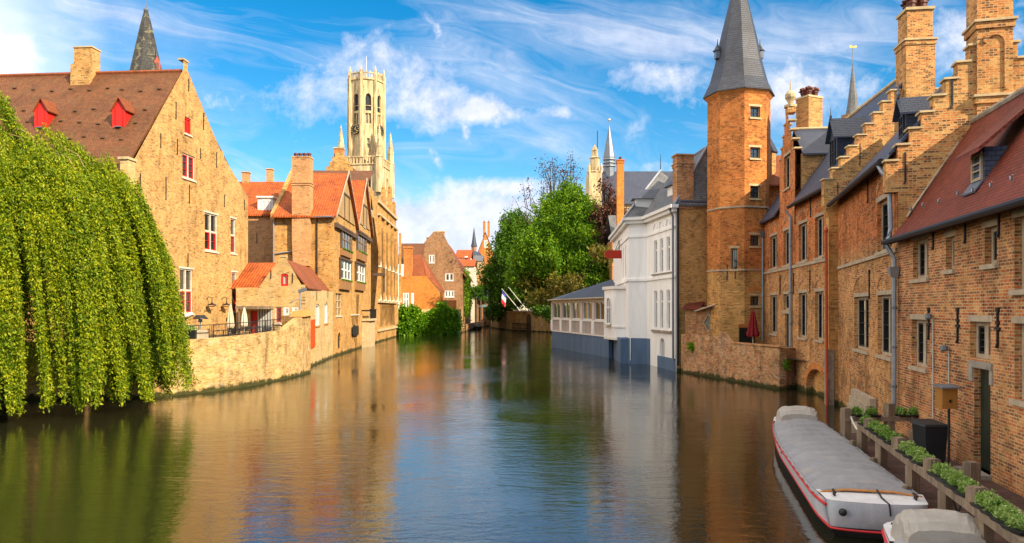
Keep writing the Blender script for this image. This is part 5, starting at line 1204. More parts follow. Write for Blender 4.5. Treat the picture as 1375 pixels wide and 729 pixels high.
mb = MB().slab([Ls.p(-.15, -.35, 5.1), Ls.p(Ls.L * .5, -.35, 5.05), Ls.p(Ls.L * .5, 1.6, 5.6), Ls.p(-.15, 1.6, 5.6)], .1).slab([Ls.p(Ls.L * .35, -.4, 4.85), Ls.p(Ls.L + .25, -.4, 5.45), Ls.p(Ls.L + .25, 1.4, 5.75), Ls.p(Ls.L * .35, 1.4, 5.2)], .1)
H.part(mb, 'roof', M['tile_red']); H.part(MB().tube([Ls.p(Ls.L * .35, -.43, 4.82), Ls.p(Ls.L + .25, -.43, 5.42)], .07, 5), 'verge_board', M['stone_beige'])
# red parasol, closed
x, y = wx(1011, 54.5), 54.5; zp0, zp1 = 2.4, wz(417, 54.5)
pr = thing('closed_parasol', 'closed dark red parasol standing behind the courtyard wall by the tower', 'parasol', (x, y, 2.3))
MB().lathe(x, y, [(.05, zp0 - .1), (.05, zp1)], 8).build('pole', M['stone_white'], pr)
m = MB(); prof = [(.42, zp0 + .55), (.48, zp0 + .7), (.34, zp0 + 1.2), (.26, zp0 + 1.7), (.12, zp1 - .15), (.03, zp1)]
k0 = len(m.v); n = 16
for r, z in prof:
    for i in range(n): t = 2 * math.pi * i / n; rr = r * (1.0 if i % 2 else .68); m.v.append((x + rr * math.cos(t), y + rr * math.sin(t), z + (.08 if i % 2 else 0)))
m.f += [(j * n + i, j * n + (i + 1) % n, (j + 1) * n + (i + 1) % n, (j + 1) * n + i) for j in range(len(prof) - 1) for i in range(n)]
m.build('canopy', M['canvas_red'], pr)

# ---------------- brick house between tower and white house
H = House('ochre_brick_house', 'narrow ochre brick wall of a slate roofed house between white house and tower', 'house', (13.2, 59.72, 0))
Sb = H.side((13.2, 59.72), (18.0, 60.3), z0=-.6, z1=wz(273, 61)); zb = wz(273, 61)
H.side((18.0, 60.3), (18.3, 73), z0=2, z1=zb)
H.finish(M['brick_ochre'])
H.part(MB().slab([Sb.p(.3, -.15, zb), Sb.p(Sb.L + .3, -.15, zb), Sb.p(Sb.L + .3, 5.2, zb + 4.9), Sb.p(2.6, 5.2, zb + 4.9)], .15).slab([Sb.p(2.6, 5.2, zb + 4.897), Sb.p(Sb.L + .3, 5.2, zb + 4.897), Sb.p(Sb.L + .3, 10.5, zb), Sb.p(1.6, 10.5, zb)], .15).slab([Sb.p(.3, -.15, zb), Sb.p(2.6, 5.2, zb + 4.897), Sb.p(1.6, 10.5, zb)], .15), 'roof', M['slate'])
H.part(MB().sbox(Sb, -.1, Sb.L + .1, -.12, .1, zb - .25, zb - .02), 'eaves_course', M['brick_red'])
chimney(H, 'chimney', Sb, .0, 1.38, -.1, .95, zb - .6, wz(213, 61), 'brick_red', bands=((wz(213, 61) - .9, .05),), capm='brick_red', top=.12)
pipe(H, [Sb.p(.06, -.2, zb - .3), Sb.p(.06, -.16, zb - 1.2), Sb.p(.06, -.16, .5)], .09, 'iron')

# ---------------- white restaurant building
c0, c1_, c2_, c3 = (13.14, 59.8), (12.25, 67.6), (10.72, 68.4), (11.8, 86.7)
H = House('white_house', 'white rendered canal house with grey hipped slate roof, blue base and glazed veranda', 'house', (c0[0], c0[1], 0))
WZ = 13.15
Wr = H.side(c1_, c0, z0=-.6, z1=WZ, depth=.25)
Wm = H.side(c2_, c1_, z0=-.6, z1=WZ, depth=.25)
Wl = H.side(c3, c2_, z0=-.6, z1=WZ, depth=.25)
Bk = (18.3, 61), (19.0, 86)
H.side(c0, (18.3, 60.4), z0=-.6, z1=WZ); H.side(Bk[1], c3, z0=2, z1=WZ)
wt = dict(ST['white_sash'], sill=None)
for px in (880.3, 888.2, 897.3):
    uc = Wr.U(px); H.win(Wr, uc - .42, uc + .42, 8.1, 11.0, wt); H.win(Wr, uc - .42, uc + .42, 3.3, 6.6, dict(wt, rows=[.72]))
for uc in (3.0, 5.5): H.win(Wl, Wl.L - uc - .45, Wl.L - uc + .45, 8.1, 11.2, dict(wt, rise=.45))
H.win(Wr, Wr.U(886), Wr.U(892.5), .8, 2.55, dict(frame=M['paint_white'], t=.1, y=.1, fd=.1, rise=.5, glass=M['blind']))
H.finish(M['render_white'])
for S_ in (Wr, Wm, Wl):
    H.part(MB().sbox(S_, -.12, S_.L + .12, -.12, -.003, 7.55, 7.78), 'string_course', M['render_white'])
    H.part(MB().sbox(S_, -.05, S_.L + .05, -.10, -.003, 11.55, 11.75), 'frieze_band', M['render_white'])
    H.part(MB().sbox(S_, -.45, S_.L + .45, -.55, .1, WZ - .05, WZ + .22).sbox(S_, -.3, S_.L + .3, -.35, -.004, WZ - .35, WZ - .053), 'cornice', M['paint_white'])
for px in (880.3, 888.2, 897.3):
    uc = Wr.U(px); m = MB(); 
    for i in range(8):
        t0, t1 = math.pi * i / 8, math.pi * (i + 1) / 8; P = lambda r, t, v: Wr.p(uc + r * math.cos(t), v, 11.75 + .25 + r * math.sin(t))
        m.hexa([P(.42, t0, -.08), P(.42, t1, -.08), P(.56, t1, -.08), P(.56, t0, -.08)], [P(.42, t0, -.003), P(.42, t1, -.003), P(.56, t1, -.003), P(.56, t0, -.003)])
    H.part(m, 'window_arch', M['render_white'])
H.part(MB().sbox(Wr, Wr.U(878) - .4, Wr.U(900) + .4, -.14, -.004, 3.0, 3.2), 'window_sill', M['stone_grey'])
H.part(MB().sbox(Wr, Wr.U(878) - .4, Wr.U(900) + .4, -.125, -.004, 7.95, 8.06), 'window_sill', M['stone_grey'])
H.part(MB().sbox(Wm, -.07, Wm.L + .005, -.07, -.003, -.6, 2.35).sbox(Wr, .004, 1.0, -.06, -.003, -.6, 2.35).sbox(Wr, 3.2, Wr.L, -.05, -.003, -.6, 1.0), 'painted_base', M['render_blue'])
# roof: two hipped slopes, the far one standing further out over the water
z = WZ + .2
a0, a1, a2, a3 = V((12.95, 59.5, z)), V((11.8, 67.6, z)), V((19.2, 71.5, z)), V((18.9, 60.2, z)); ra, rb = V((16.0, 61.0, 18.3)), V((15.4, 71.0, 18.3))
b0, b1, b2, b3 = V((10.25, 68.0, z + .004)), V((11.35, 87.3, z + .004)), V((19.3, 87, z + .004)), V((18.9, 68.4, z + .004)); rc, rd = V((14.6, 73.2, 18.6)), V((15.3, 82.5, 18.6))
mb = MB()
for f in ((a0, ra, rb, a1), (a3, a2, rb, ra), (a0, a3, ra), (b0, rc, rd, b1), (b0, b3, rc), (b1, rd, b2), (b3, b2, rd, rc)): mb.slab(list(f), .1)
rf = H.part(mb, 'roof', M['slate_grey']); rm = rc
for a, b in ((a0, ra), (ra, rb), (b0, rc), (b1, rd), (rc, rd)): MB().tube([a + V((0, 0, .03)), b + V((0, 0, .05))], .1, 6).build('hip_roll', M['zinc'], rf)
MB().tube([rm, rm + V((0, 0, 1.6))], .05, 5, .02).build('finial', M['iron'], rf)
def wdorm(S, u, v, z, w_, hh):
    D = Side(tuple(S.p(u - w_ / 2, v, 0).xy), tuple(S.p(u + w_ / 2, v, 0).xy))
    d = H.part(MB().sbox(D, 0, w_, 0, 2.6, z - .4, z + hh), 'dormer', M['paint_white'])
    MB().add([D.p(-.25, -.3, z + hh), D.p(w_ + .25, -.3, z + hh), D.p(w_ + .25, 2.6, z + hh), D.p(-.25, 2.6, z + hh), D.p(w_ / 2, .7, z + hh + 1.0), D.p(w_ / 2, 2.8, z + hh + 1.0)], [(0, 1, 4), (1, 2, 5, 4), (3, 0, 4, 5), (0, 3, 2, 1)]).build('dormer_roof', M['slate'], d)
    H.win(D, .25, w_ - .25, z + .1, z + hh - .15, dict(ST['white_sash'], rows=[.5], t=.07), hole=False, v=-.1)
wdorm(Wr, Wr.U(891), .55, WZ + .6, 1.3, 1.6); wdorm(Wl, Wl.L - 1.6, .7, WZ + .5, 1.5, 1.6)
pipe(H, [Wr.p(Wr.L - .1, -.5, WZ), Wr.p(Wr.L - .1, -.2, WZ - .7), Wr.p(Wr.L - .1, -.18, .9)], .085, 'lead')
pipe(H, [Wm.p(.2, -.12, 2.4), Wm.p(.2, -.12, .3)], .05, 'paint_white'); 
# veranda
v0, v1 = (5.25, 98.0), (9.95, 76.6); Vs = Side(v0, v1)
zb_, ze_ = 2.1, 6.15
ver = H.part(MB().sbox(Vs, 0, Vs.L, 0, .4, -.6, zb_).sbox(Vs, .0, .4, .4, 5.5, -.6, zb_), 'veranda_base', M['render_blue'])
H.part(MB().sbox(Vs, -.05, Vs.L, -.08, .42, zb_ + .002, zb_ + .14).sbox(Vs, -.05, Vs.L, -.06, .3, 3.62, 3.8).sbox(Vs, -.05, Vs.L, -.06, .35, 5.85, ze_), 'veranda_frame', M['paint_white'])
nb_ = 5
for i in range(nb_ + 1):
    u = .15 + (Vs.L - .9) * i / nb_
    H.part(MB().sbox(Vs, u - .42, u + .42, -.10, .35, zb_ + .143, 3.617), 'veranda_pier', M['render_white'])
    H.part(MB().sbox(Vs, u - .38, u + .38, -.04, .3, 3.803, 5.848), 'veranda_post', M['plaster'])
    if i < nb_:
        un = .15 + (Vs.L - .9) * (i + 1) / nb_
        m = MB().sbox(Vs, u + .424, un - .424, .1, .16, zb_ + .143, 3.617)
        for j in range(9): uu = u + .5 + (un - u - 1.0) * j / 8; m.sbox(Vs, uu - .06, uu + .06, -.02, .098, zb_ + .143, 3.617)
        H.part(m, 'veranda_panel', M['plaster'])
        st = dict(frame=M['paint_white'], t=.12, y=.02, fd=.1, cols=[.5], rows=[], glass=M['glass_amber'], curtain=False)
        H.win(Vs, u + .385, un - .385, 3.81, 5.845, st, hole=False, v=.05)
mb = MB().slab([Vs.p(-.4, -.45, ze_ + .05), Vs.p(Vs.L + .2, -.45, ze_ + .05), Vs.p(Vs.L + .2, 4.2, 8.3), Vs.p(9.5, 4.6, 8.5)], .12)
mb.slab([Vs.p(-.4, -.45, ze_ + .045), Vs.p(9.5, 4.6, 8.497), Vs.p(6.0, 7.5, 7.6), Vs.p(-.4, 5.5, ze_ + .05)], .12)
H.part(mb, 'veranda_roof', M['slate']); H.part(MB().tube([Vs.p(-.4, -.5, ze_ + .02), Vs.p(Vs.L, -.5, ze_ + .02)], .1, 6), 'gutter', M['stone_beige'])
H.part(MB().sbox(Vs, 0.02, .35, .4, 5.5, zb_ + .002, ze_ - .01).sbox(Vs, 1, Vs.L - .5, 3.6, 3.8, zb_ + .002, ze_ - .01), 'veranda_side', M['plaster'])
# oriel on the corner
oc = [(10.0, 77.0), (9.35, 75.4), (9.95, 72.2), (10.9, 71.4)]
ob_ = MB(); zo0, zo1 = 2.0, 6.95
om = MB().add([(x, y, zo0) for x, y in oc] + [(x, y, zo1) for x, y in oc], [(0, 1, 5, 4), (1, 2, 6, 5), (2, 3, 7, 6), (3, 2, 1, 0)])
orl = H.part(om, 'oriel', M['render_white'])
for z0_, z1_, ex in ((zo1, zo1 + .3, .35), (3.2, 3.35, .12), (2.0, 2.25, .1)):
    cx_, cy_ = 10.6, 74.2; q = [(cx_ + (x - cx_) * (1 + ex / 2.2), cy_ + (y - cy_) * (1 + ex / 3.0)) for x, y in oc]
    MB().hexa([(x, y, z0_ + .003) for x, y in q], [(x, y, z1_) for x, y in q]).build('oriel_moulding', M['paint_white'], orl)
st = dict(ST['white_sash'], rows=[.62], rise=.55, cols=[.5], glass=M['glass'], sill=M['stone_white'])
So = Side(oc[1], oc[2]); H.win(So, So.L / 2 - .62, So.L / 2 + .62, 3.5, 6.2, st, hole=False, v=-.22)
So = Side(oc[0], oc[1]); H.win(So, So.L / 2 - .4, So.L / 2 + .4, 3.5, 6.2, dict(st, cols=[]), hole=False, v=-.22)
H.part(MB().sbox(Side(c3, c2_), 9, Wl.L - .01, -.75, -.01, -.6, 2.3), 'base_block', M['render_blue'])
H.part(MB().sbox(Wl, 10.2, Wl.L - .02, -.05, -.004, -.6, 2.35), 'base_panel', M['render_blue'])
# red hanging sign (blank board)
c = V((wx(825, 76), 76, wz(341, 76))); sg = thing('red_sign', 'blank dark red oval signboard hanging from the white house', 'sign', c)
Sg = Side((wx(811.5, 75.8), 75.8), (wx(838, 75.8), 75.8)); w_ = Sg.L; h0, h1 = wz(347, 75.8), wz(336, 75.8); e = .28
MB().prism(Sg, [(e, h0), (w_ - e, h0), (w_ - .05, h0 + .2), (w_, (h0 + h1) / 2), (w_ - .05, h1 - .2), (w_ - e, h1), (e, h1), (.05, h1 - .2), (0, (h0 + h1) / 2), (.05, h0 + .2)], -.06, .06).build('board', M['paint_sign'], sg)
MB().tube([Sg.p(w_ - .5, 0, h1), Sg.p(w_ - .5, 0, h1 + .9), Sg.p(w_ - .2, 0, h1 + 1.2), Sg.p(w_ + .6, 0, h1 + 1.0)], .05, 6).tube([Sg.p(w_ - .9, 0, h1), Sg.p(w_ - .5, 0, h1 + 1.0)], .03, 5).build('bracket', M['iron'], sg)

# ---------------- behind: church with fleche, chimney house, slim spire
Y = 172
H = House('slate_church', 'large church with long slate roof and slender lead fleche behind the trees', 'church', (wx(840, Y), Y, 2))
xa, xb = wx(788, Y), wx(960, Y); zr, ze = wz(230, Y), wz(272, Y - 6)
Sc = H.side((xa, Y - 7), (xb, Y - 7), z0=2, z1=ze); gs = Side((xa, Y + 7), (xa, Y - 7)); H.sides.append(gs); gs.depth = .3; gs.outl = [(0, 2), (gs.L, 2), (gs.L, ze), (gs.L / 2, zr + .6), (0, ze)]
H.finish(M['stone_church'])
H.part(MB().slab([(xa + .3, Y - 7.5, ze - .3), (xb, Y - 7.5, ze - .3), (xb, Y, zr), (xa + .3, Y, zr)], .3).slab([(xa + .3, Y, zr - .003), (xb, Y, zr - .003), (xb, Y + 7.5, ze), (xa + .3, Y + 7.5, ze)], .3), 'roof', M['slate'])
x = wx(818, Y); f = H.part(MB().lathe(x, Y, [(1.25, zr - 2.4), (1.25, wz(215, Y))], 8), 'fleche_base', M['lead'])
MB().lathe(x, Y, [(1.35, wz(214, Y)), (1.35, wz(211, Y)), (.06, wz(169, Y)), (.03, wz(160, Y))], 8).build('fleche_spire', M['lead'], f)
m = MB()
for py in (224, 219.5, 215): m.lathe(x, Y, [(1.55, wz(py, Y)), (1.55, wz(py - 1.2, Y))], 8)
m.build('fleche_ring', M['zinc'], f)
MB().ball((x, Y, wz(161, Y)), .28, 8, 6).build('gilt_ball', M['gold'], f)
x = wx(795, 170); Tm = H.part(MB().box(x - 1.4, x + 1.4, 163, 166, 2, wz(234, 165)).lathe(x, 164.5, [(1.5, wz(234, 165)), (1.7, wz(232, 165)), (1.05, wz(230, 165)), (1.0, wz(214, 165)), (1.25, wz(213, 165)), (.7, wz(211, 165)), (.65, wz(204, 165)), (.75, wz(203, 165)), (.5, wz(199, 165)), (.05, wz(195, 165))], 8), 'stone_turret', M['stone_tower'])
m = MB()
for dx_ in (-1.3, 1.3): m.lathe(x + dx_, 163.3, [(.3, wz(234, 165)), (.3, wz(226, 165)), (.04, wz(221, 165))], 6)
m.build('pinnacle', M['stone_tower'], Tm)
MB().tube([(x + .6, 164.5, wz(205, 165)), (x + .6, 164.5, wz(176, 165))], .09, 5).build('mast', M['iron'], Tm)
Y = 118
H = House('tall_chimney_house', 'hidden rear brick house with a tall orange chimney behind the white house', 'house', (wx(860, Y), Y, 2))
S = H.side((wx(822, Y), Y), (wx(930, Y), Y), z0=2, z1=16); H.side((S.A.x, Y + 10), tuple(S.A), z0=2, z1=16); H.finish(M['brick_red'])
H.part(MB().slab([S.p(0, -.2, 16), S.p(S.L, -.2, 16), S.p(S.L, 5, 20.5), S.p(0, 5, 20.5)], .2).slab([S.p(0, 5, 20.497), S.p(S.L, 5, 20.497), S.p(S.L, 10, 16), S.p(0, 10, 16)], .2), 'roof', M['slate_grey'])
chimney(H, 'chimney', S, S.U(829), S.U(838), .1, 1.2, 14, wz(215, Y), 'brick_salmon', bands=((wz(219, Y), .06),), pots=3, capm='brick_orange', top=.15)
Y = 112; x = wx(1145, Y)
H = House('slim_spire', 'slim grey spire with weathervane far behind the slate roofs', 'spire', (x, Y, 2))
H.part(MB().lathe(x, Y, [(1.7, 1.5), (1.7, wz(155, Y))], 8), 'wall', M['brick_brown'])
H.part(MB().lathe(x, Y, [(1.15, wz(158, Y)), (.8, wz(140, Y)), (.12, wz(91, Y)), (.06, wz(86, Y))], 8), 'roof', M['slate_grey'])
v = H.part(MB().tube([(x, Y, wz(90, Y)), (x, Y, wz(60, Y))], .06, 5), 'vane_rod', M['lead']); MB().prism(Side((x - .6, Y), (x + .6, Y)), [(0.1, wz(64, Y)), (1.1, wz(64.5, Y)), (1.2, wz(61, Y)), (.7, wz(62, Y)), (0.2, wz(60.5, Y))], -.03, .03).build('weathervane', M['gold'], v)
# ------------------------------------------------------------------ far end of the canal
H = House('salmon_house', 'salmon brick house with rusty red roof above the ivy wall', 'house', (wx(540, 146), 146, 2))
Y = 146; S = H.side((wx(537, Y), Y), (wx(590, Y), Y), depth=.2); z0 = wz(412, Y); zE = wz(371, Y)
S.outl = [(0, 2), (S.L, 2), (S.L, wz(392, Y)), (S.U(572), zE + .1), (S.U(548), zE), (0, zE)]
for pl, pr in ((541, 549.5), (552, 556)): H.wpx(S, pl, pr, 393, 412, dict(ST['white_casement'], t=.2, rows=[.55]))
H.side((S.A.x + S.L, Y), (S.A.x + S.L, Y + 10), z0=2, z1=wz(392, Y)); H.finish(M['brick_salmon'])
H.part(MB().slab([S.p(S.U(549), .2, zE), S.p(S.U(572), .2, zE + .05), S.p(S.U(563), 3.5, wz(340, Y)), S.p(S.U(549), 3.5, wz(340, Y))], .2).slab([S.p(S.U(572), .1, zE + .05), S.p(S.L + .3, .1, wz(390, Y)), S.p(S.L + .3, 9, wz(390, Y)), S.p(S.U(563), 3.5, wz(340, Y) + .05)], .2), 'roof', M['tile_rust'])
chimney(H, 'chimney', S, S.U(542), S.U(553), -.05, 1.6, zE - .4, wz(333, Y), 'brick_orange', top=.3, capm='brick_orange')
H.part(MB().slab([S.p(-1, 2.5, wz(352, Y)), S.p(4, 2.5, wz(352, Y)), S.p(4, 8, wz(322, Y)), S.p(-1, 8, wz(322, Y))], .2), 'rear_roof', M['tile_brown'])
H = House('brown_gabled_house', 'brown brick house with broad gable and white windows at the canal bend', 'house', (wx(590, 160), 160, 2))
Y = 160; S = H.side((wx(563, Y), Y), (wx(621, Y), Y), depth=.2)
zp = wz(313, Y); S.outl = [(0, 0), (S.L, 0), (S.L, wz(366, Y)), (S.U(594), zp + .3), (S.U(582), zp + .3), (S.U(571), wz(324, Y)), (S.U(566), wz(331, Y)), (0, wz(340, Y))]
H.wpx(S, 576, 583.5, 342, 353, ST['white_pair']); H.wpx(S, 598, 609, 367, 377, dict(ST['white_pair'], cols=[.5])); H.wpx(S, 597, 610, 390, 399, dict(ST['white_pair'], cols=[.33, .67], glass=M['glass_pale']))
Q = H.side((S.A.x + S.L, Y), (wx(632, 200), 200), z0=-.6, z1=wz(366, Y))
H.finish(M['brick_brown'])
H.part(MB().slab([S.p(S.U(590), .1, zp), S.p(S.L + .6, .1, wz(370, Y)), (S.A.x + S.L + .3, 200, wz(370, Y)), (S.A.x + S.U(590) - .5, 200, zp)], .25).slab([S.p(-.4, .1, wz(342, Y)), S.p(S.U(590), .1, zp - .003), (S.A.x + S.U(590) - .5, 200, zp - .003), (S.A.x - 3, 200, wz(342, Y))], .25), 'roof', M['tile_rust'])
chimney(H, 'chimney', S, S.U(584), S.U(596), .3, 1.9, zp - 1.5, wz(311, Y), 'brick_ochre', top=.2)
chimney(H, 'chimney', S, S.U(572), S.U(577), 1, 2, wz(330, Y), wz(319, Y), 'brick_orange', top=.2)
iv = []
def far_house(name, label, pl, pr, Y, pe, pr_, wall, roofm, gable=True, wins=(), cat='house', depth=14, front_gable=True):
    H = House(name, label, cat, (wx((pl + pr) / 2, Y), Y, 2)); S = H.side((wx(pl, Y), Y), (wx(pr, Y), Y), depth=.2); ze, zr = wz(pe, Y), wz(pr_, Y); c = S.L / 2
    if front_gable: S.outl = [(0, 0), (S.L, 0), (S.L, ze), (c, zr), (0, ze)]
    else: S.outl = [(0, 0), (S.L, 0), (S.L, ze), (0, ze)]
    for w_ in wins: H.wpx(S, *w_, dict(ST['white_pair'], t=.18, tm=.2))
    H.side((S.A.x + S.L, Y), (S.A.x + S.L, Y + depth), z0=0, z1=ze); H.side((S.A.x, Y + depth), (S.A.x, Y), z0=0, z1=ze); H.finish(M[wall])
    if front_gable: mb = MB().slab([S.p(-.3, -.2, ze - .2), S.p(c, -.2, zr + .2), S.p(c, depth, zr + .2), S.p(-.3, depth, ze - .2)], .2).slab([S.p(c, -.2, zr + .197), S.p(S.L + .3, -.2, ze - .2), S.p(S.L + .3, depth, ze - .2), S.p(c, depth, zr + .197)], .2)
    else: mb = MB().slab([S.p(-.2, -.3, ze), S.p(S.L + .2, -.3, ze), S.p(S.L + .2, depth / 2, zr), S.p(-.2, depth / 2, zr)], .2).slab([S.p(-.2, depth / 2, zr - .003), S.p(S.L + .2, depth / 2, zr - .003), S.p(S.L + .2, depth, ze), S.p(-.2, depth, ze)], .2)
    H.part(mb, 'roof', M[roofm]); return H, S
far_house('white_gabled_house', 'distant white gabled house with orange roof above the canal bend', 612, 632, 225, 346, 333, 'render_white', 'tile_orange', wins=((624, 628, 344, 349),), front_gable=False)
far_house('cream_house', 'distant cream house with orange roof and three windows at the canal bend', 616, 637, 212, 357, 346, 'stone_white', 'tile_orange', front_gable=False, wins=((620, 623, 359, 363), (624.5, 627.5, 359, 363), (629, 632, 359, 363)))
far_house('plum_house', 'distant dark red brick house with low slate roof beside the trees', 631, 668, 235, 372, 358, 'brick_rose', 'tile_rust')
far_house('pale_narrow_house', 'distant narrow pale house front below the grey dome', 630, 648, 243, 350, 341, 'stone_tan', 'slate_grey', front_gable=False)
H, S = far_house('red_gable_house', 'distant orange brick gable topped by two tall chimneys', 643, 661, 300, 336, 312, 'brick_orange', 'tile_rust', wins=((650, 655, 322, 332),))
for a, b in ((648.5, 651.5), (654.5, 657.5)): chimney(H, 'chimney', S, S.U(a), S.U(b), .3, 1.4, wz(318, 300), wz(298.5, 300), 'brick_orange', pots=1, top=.3, capm='brick_orange')
Y = 290; x = wx(636.5, Y)
H = House('distant_spirelet', 'distant slim dark spirelet left of the orange gable', 'spire', (x, Y, 2))
H.part(MB().lathe(x, Y, [(1.0, 2), (1.0, wz(330, Y))], 8), 'wall', M['brick_brown']); H.part(MB().lathe(x, Y, [(1.3, wz(331, Y)), (.9, wz(326, Y)), (.05, wz(305, Y))], 8), 'roof', M['slate'])
Y = 262; x = wx(636, Y)
H = House('domed_pavilion', 'distant pale pavilion with a dark grey rounded dome', 'building', (x, Y, 2))
H.part(MB().lathe(x, Y, [(2.7, 2), (2.7, wz(347, Y))], 12), 'wall', M['stone_white']); H.part(MB().lathe(x, Y, [(2.9, wz(347, Y)), (2.7, wz(342, Y)), (1.9, wz(338.5, Y)), (.3, wz(337, Y)), (.05, wz(334, Y))], 16), 'dome', M['slate'], smooth=True)
# quay house under the trees
H, S = far_house('canal_cottage', 'low dark cottage with posts at the far end of the canal under the trees', 634, 660, 215, 400, 384, 'brick_brown', 'slate', front_gable=False)
m = MB()
for px in (640, 646, 652, 658): m.sbox(S, S.U(px) - .2, S.U(px) + .2, -1.5, -1.1, 0, S.Z(px, 400))
H.part(m, 'porch', M['wood_dark']); H.part(MB().sbox(S, 1, S.L, -1.8, -.02, S.Z(650, 400), S.Z(650, 398)), 'porch_roof', M['slate'])
# quay walls
def quay(name, label, pts, zt, mat, cat='wall'):
    mb = MB()
    for i in range(len(pts) - 1):
        S = Side(pts[i], pts[i + 1]); mb.sbox(S, 0, S.L, 0, .6, -.6, zt)
    o = mb.build(name, M[mat], origin=(*pts[0], 0)); ORG[o.name] = V((*pts[0], 0)); return tag(o, label, cat)
q0 = quay('tree_quay_wall', 'old brown quay wall with an arched door under the big green trees', [(-5.3, 235), (-5.7, 200), (.0, 172), (8.4, 161)], 4.55, 'brick_quay')
S = Side((0, 172), (8.4, 161)); u0, u1 = S.U(707.5), S.U(713)
MB().prism(S, arch_pts(u0, u1, 0, 3.9, .8), -.12, -.02).build('door', M['wood_dark'], q0)
g = MB(); ua, ub = S.U(690), S.U(714)
for i in range(14): uu = ua + (ub - ua) * i / 13; g.sbox(S, uu - .05, uu + .05, -.5, -.42, -.3, 1.9)
g.sbox(S, ua, ub, -.52, -.4, 1.6, 1.75).sbox(S, ua, ub, -.52, -.4, .6, .72); g.build('fence_grille', M['iron'], q0)
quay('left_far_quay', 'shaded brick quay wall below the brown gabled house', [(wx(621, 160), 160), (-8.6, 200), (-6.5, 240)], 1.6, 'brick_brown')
iq = quay('ivy_wall', 'brick quay wall with a rough tan foot hidden under ivy', [(-21.4, 141), (wx(617, 146.5), 146.5), (wx(621, 160), 160)], 5.0, 'brick_quay')
MB().sbox(Side((wx(590, 150), 150), (wx(612, 150), 150)), 0, 3.3, 0, 2, 2, wz(403, 150)).build('garden_wall', M['brick_orange'], iq)
# flags: two poles leaning out over the water, one flag
for i, (pa, ya_, pb, yb_) in enumerate(((698, 417, 674, 388), (708, 417, 683, 386))):
    Y0, Y1 = 158, 149; a = V((wx(pa, Y0), Y0, wz(ya_, Y0))); b = V((wx(pb, Y1), Y1, wz(yb_, Y1)))
    f = thing('flagpole', ['leaning white flagpole with a red white and blue flag under the trees', 'bare leaning white flagpole right of the flag'][i], 'flagpole', a)
    MB().tube([a, b], .13, 6, .07).build('pole', M['paint_white'], f)
    if i == 0:
        d = (b - a).normalized(); p0 = b - d * .3; p1 = b - d * 2.6; nseg = 8
        cols = [('flag_blue', (.05, .06, .32)), ('flag_white', (.75, .75, .75)), ('flag_red', (.6, .03, .05))]
        for nm, cc in cols:
            if cc and nm not in M: plain(nm, cc, .8, vary=.1)
        fl = None
        for j, (nm, cc) in enumerate(cols):
            m = MB(); s0, s1 = j / 3, (j + 1) / 3
            for q in range(nseg):
                t0, t1 = q / nseg, (q + 1) / nseg
                F_ = lambda t, s: p0 + (p1 - p0) * t + V((-.25, .3 * math.sin(t * 6), -2.6)) * s + V((0, .3 * math.sin(6 * s + 5 * t), 0))
                m.face(F_(t0, s0), F_(t1, s0), F_(t1, s1), F_(t0, s1))
            if fl is None: fl = m.build('flag', M[nm], f)
            else: m.build('flag_stripe', M[nm], fl)
x, y = wx(650, 196), 196; pz = wz(409, 196)
pr = thing('green_parasol', 'open pale green parasol at the far end of the canal beside the trees', 'parasol', (x, y, 2.5))
MB().lathe(x, y, [(.08, 2.5), (.08, pz)], 6).build('pole', M['paint_white'], pr); plain('canvas_green', (.35, .5, .4), .8)
MB().lathe(x, y, [(1.9, pz - .7), (1.75, pz - .5), (.1, pz)], 10).build('canopy', M['canvas_green'], pr)
bt = thing('moored_boat', 'small dark boat moored by the shaded wall at the canal bend', 'boat', (wx(641, 185), 185, 0))
MB().add([(wx(641, 185) + sx * w_, 185 + dy, z) for z, k_ in ((-.1, .75), (.7, 1)) for dy, sx, w_ in ((-4, -1, .2), (-4, 1, .2), (-1, 1, 1.2 * k_), (3.5, 1, 1.0 * k_), (3.5, -1, 1.0 * k_), (-1, -1, 1.2 * k_))], [(0, 1, 7, 6), (1, 2, 8, 7), (2, 3, 9, 8), (3, 4, 10, 9), (4, 5, 11, 10), (5, 0, 6, 11), (6, 7, 8, 9, 10, 11)]).build('hull', M['hull_black'], bt)
MB().box(wx(641, 185) - .8, wx(641, 185) + .8, 184, 187, .71, 1.3).build('cover', M['tarp_tan'], bt)
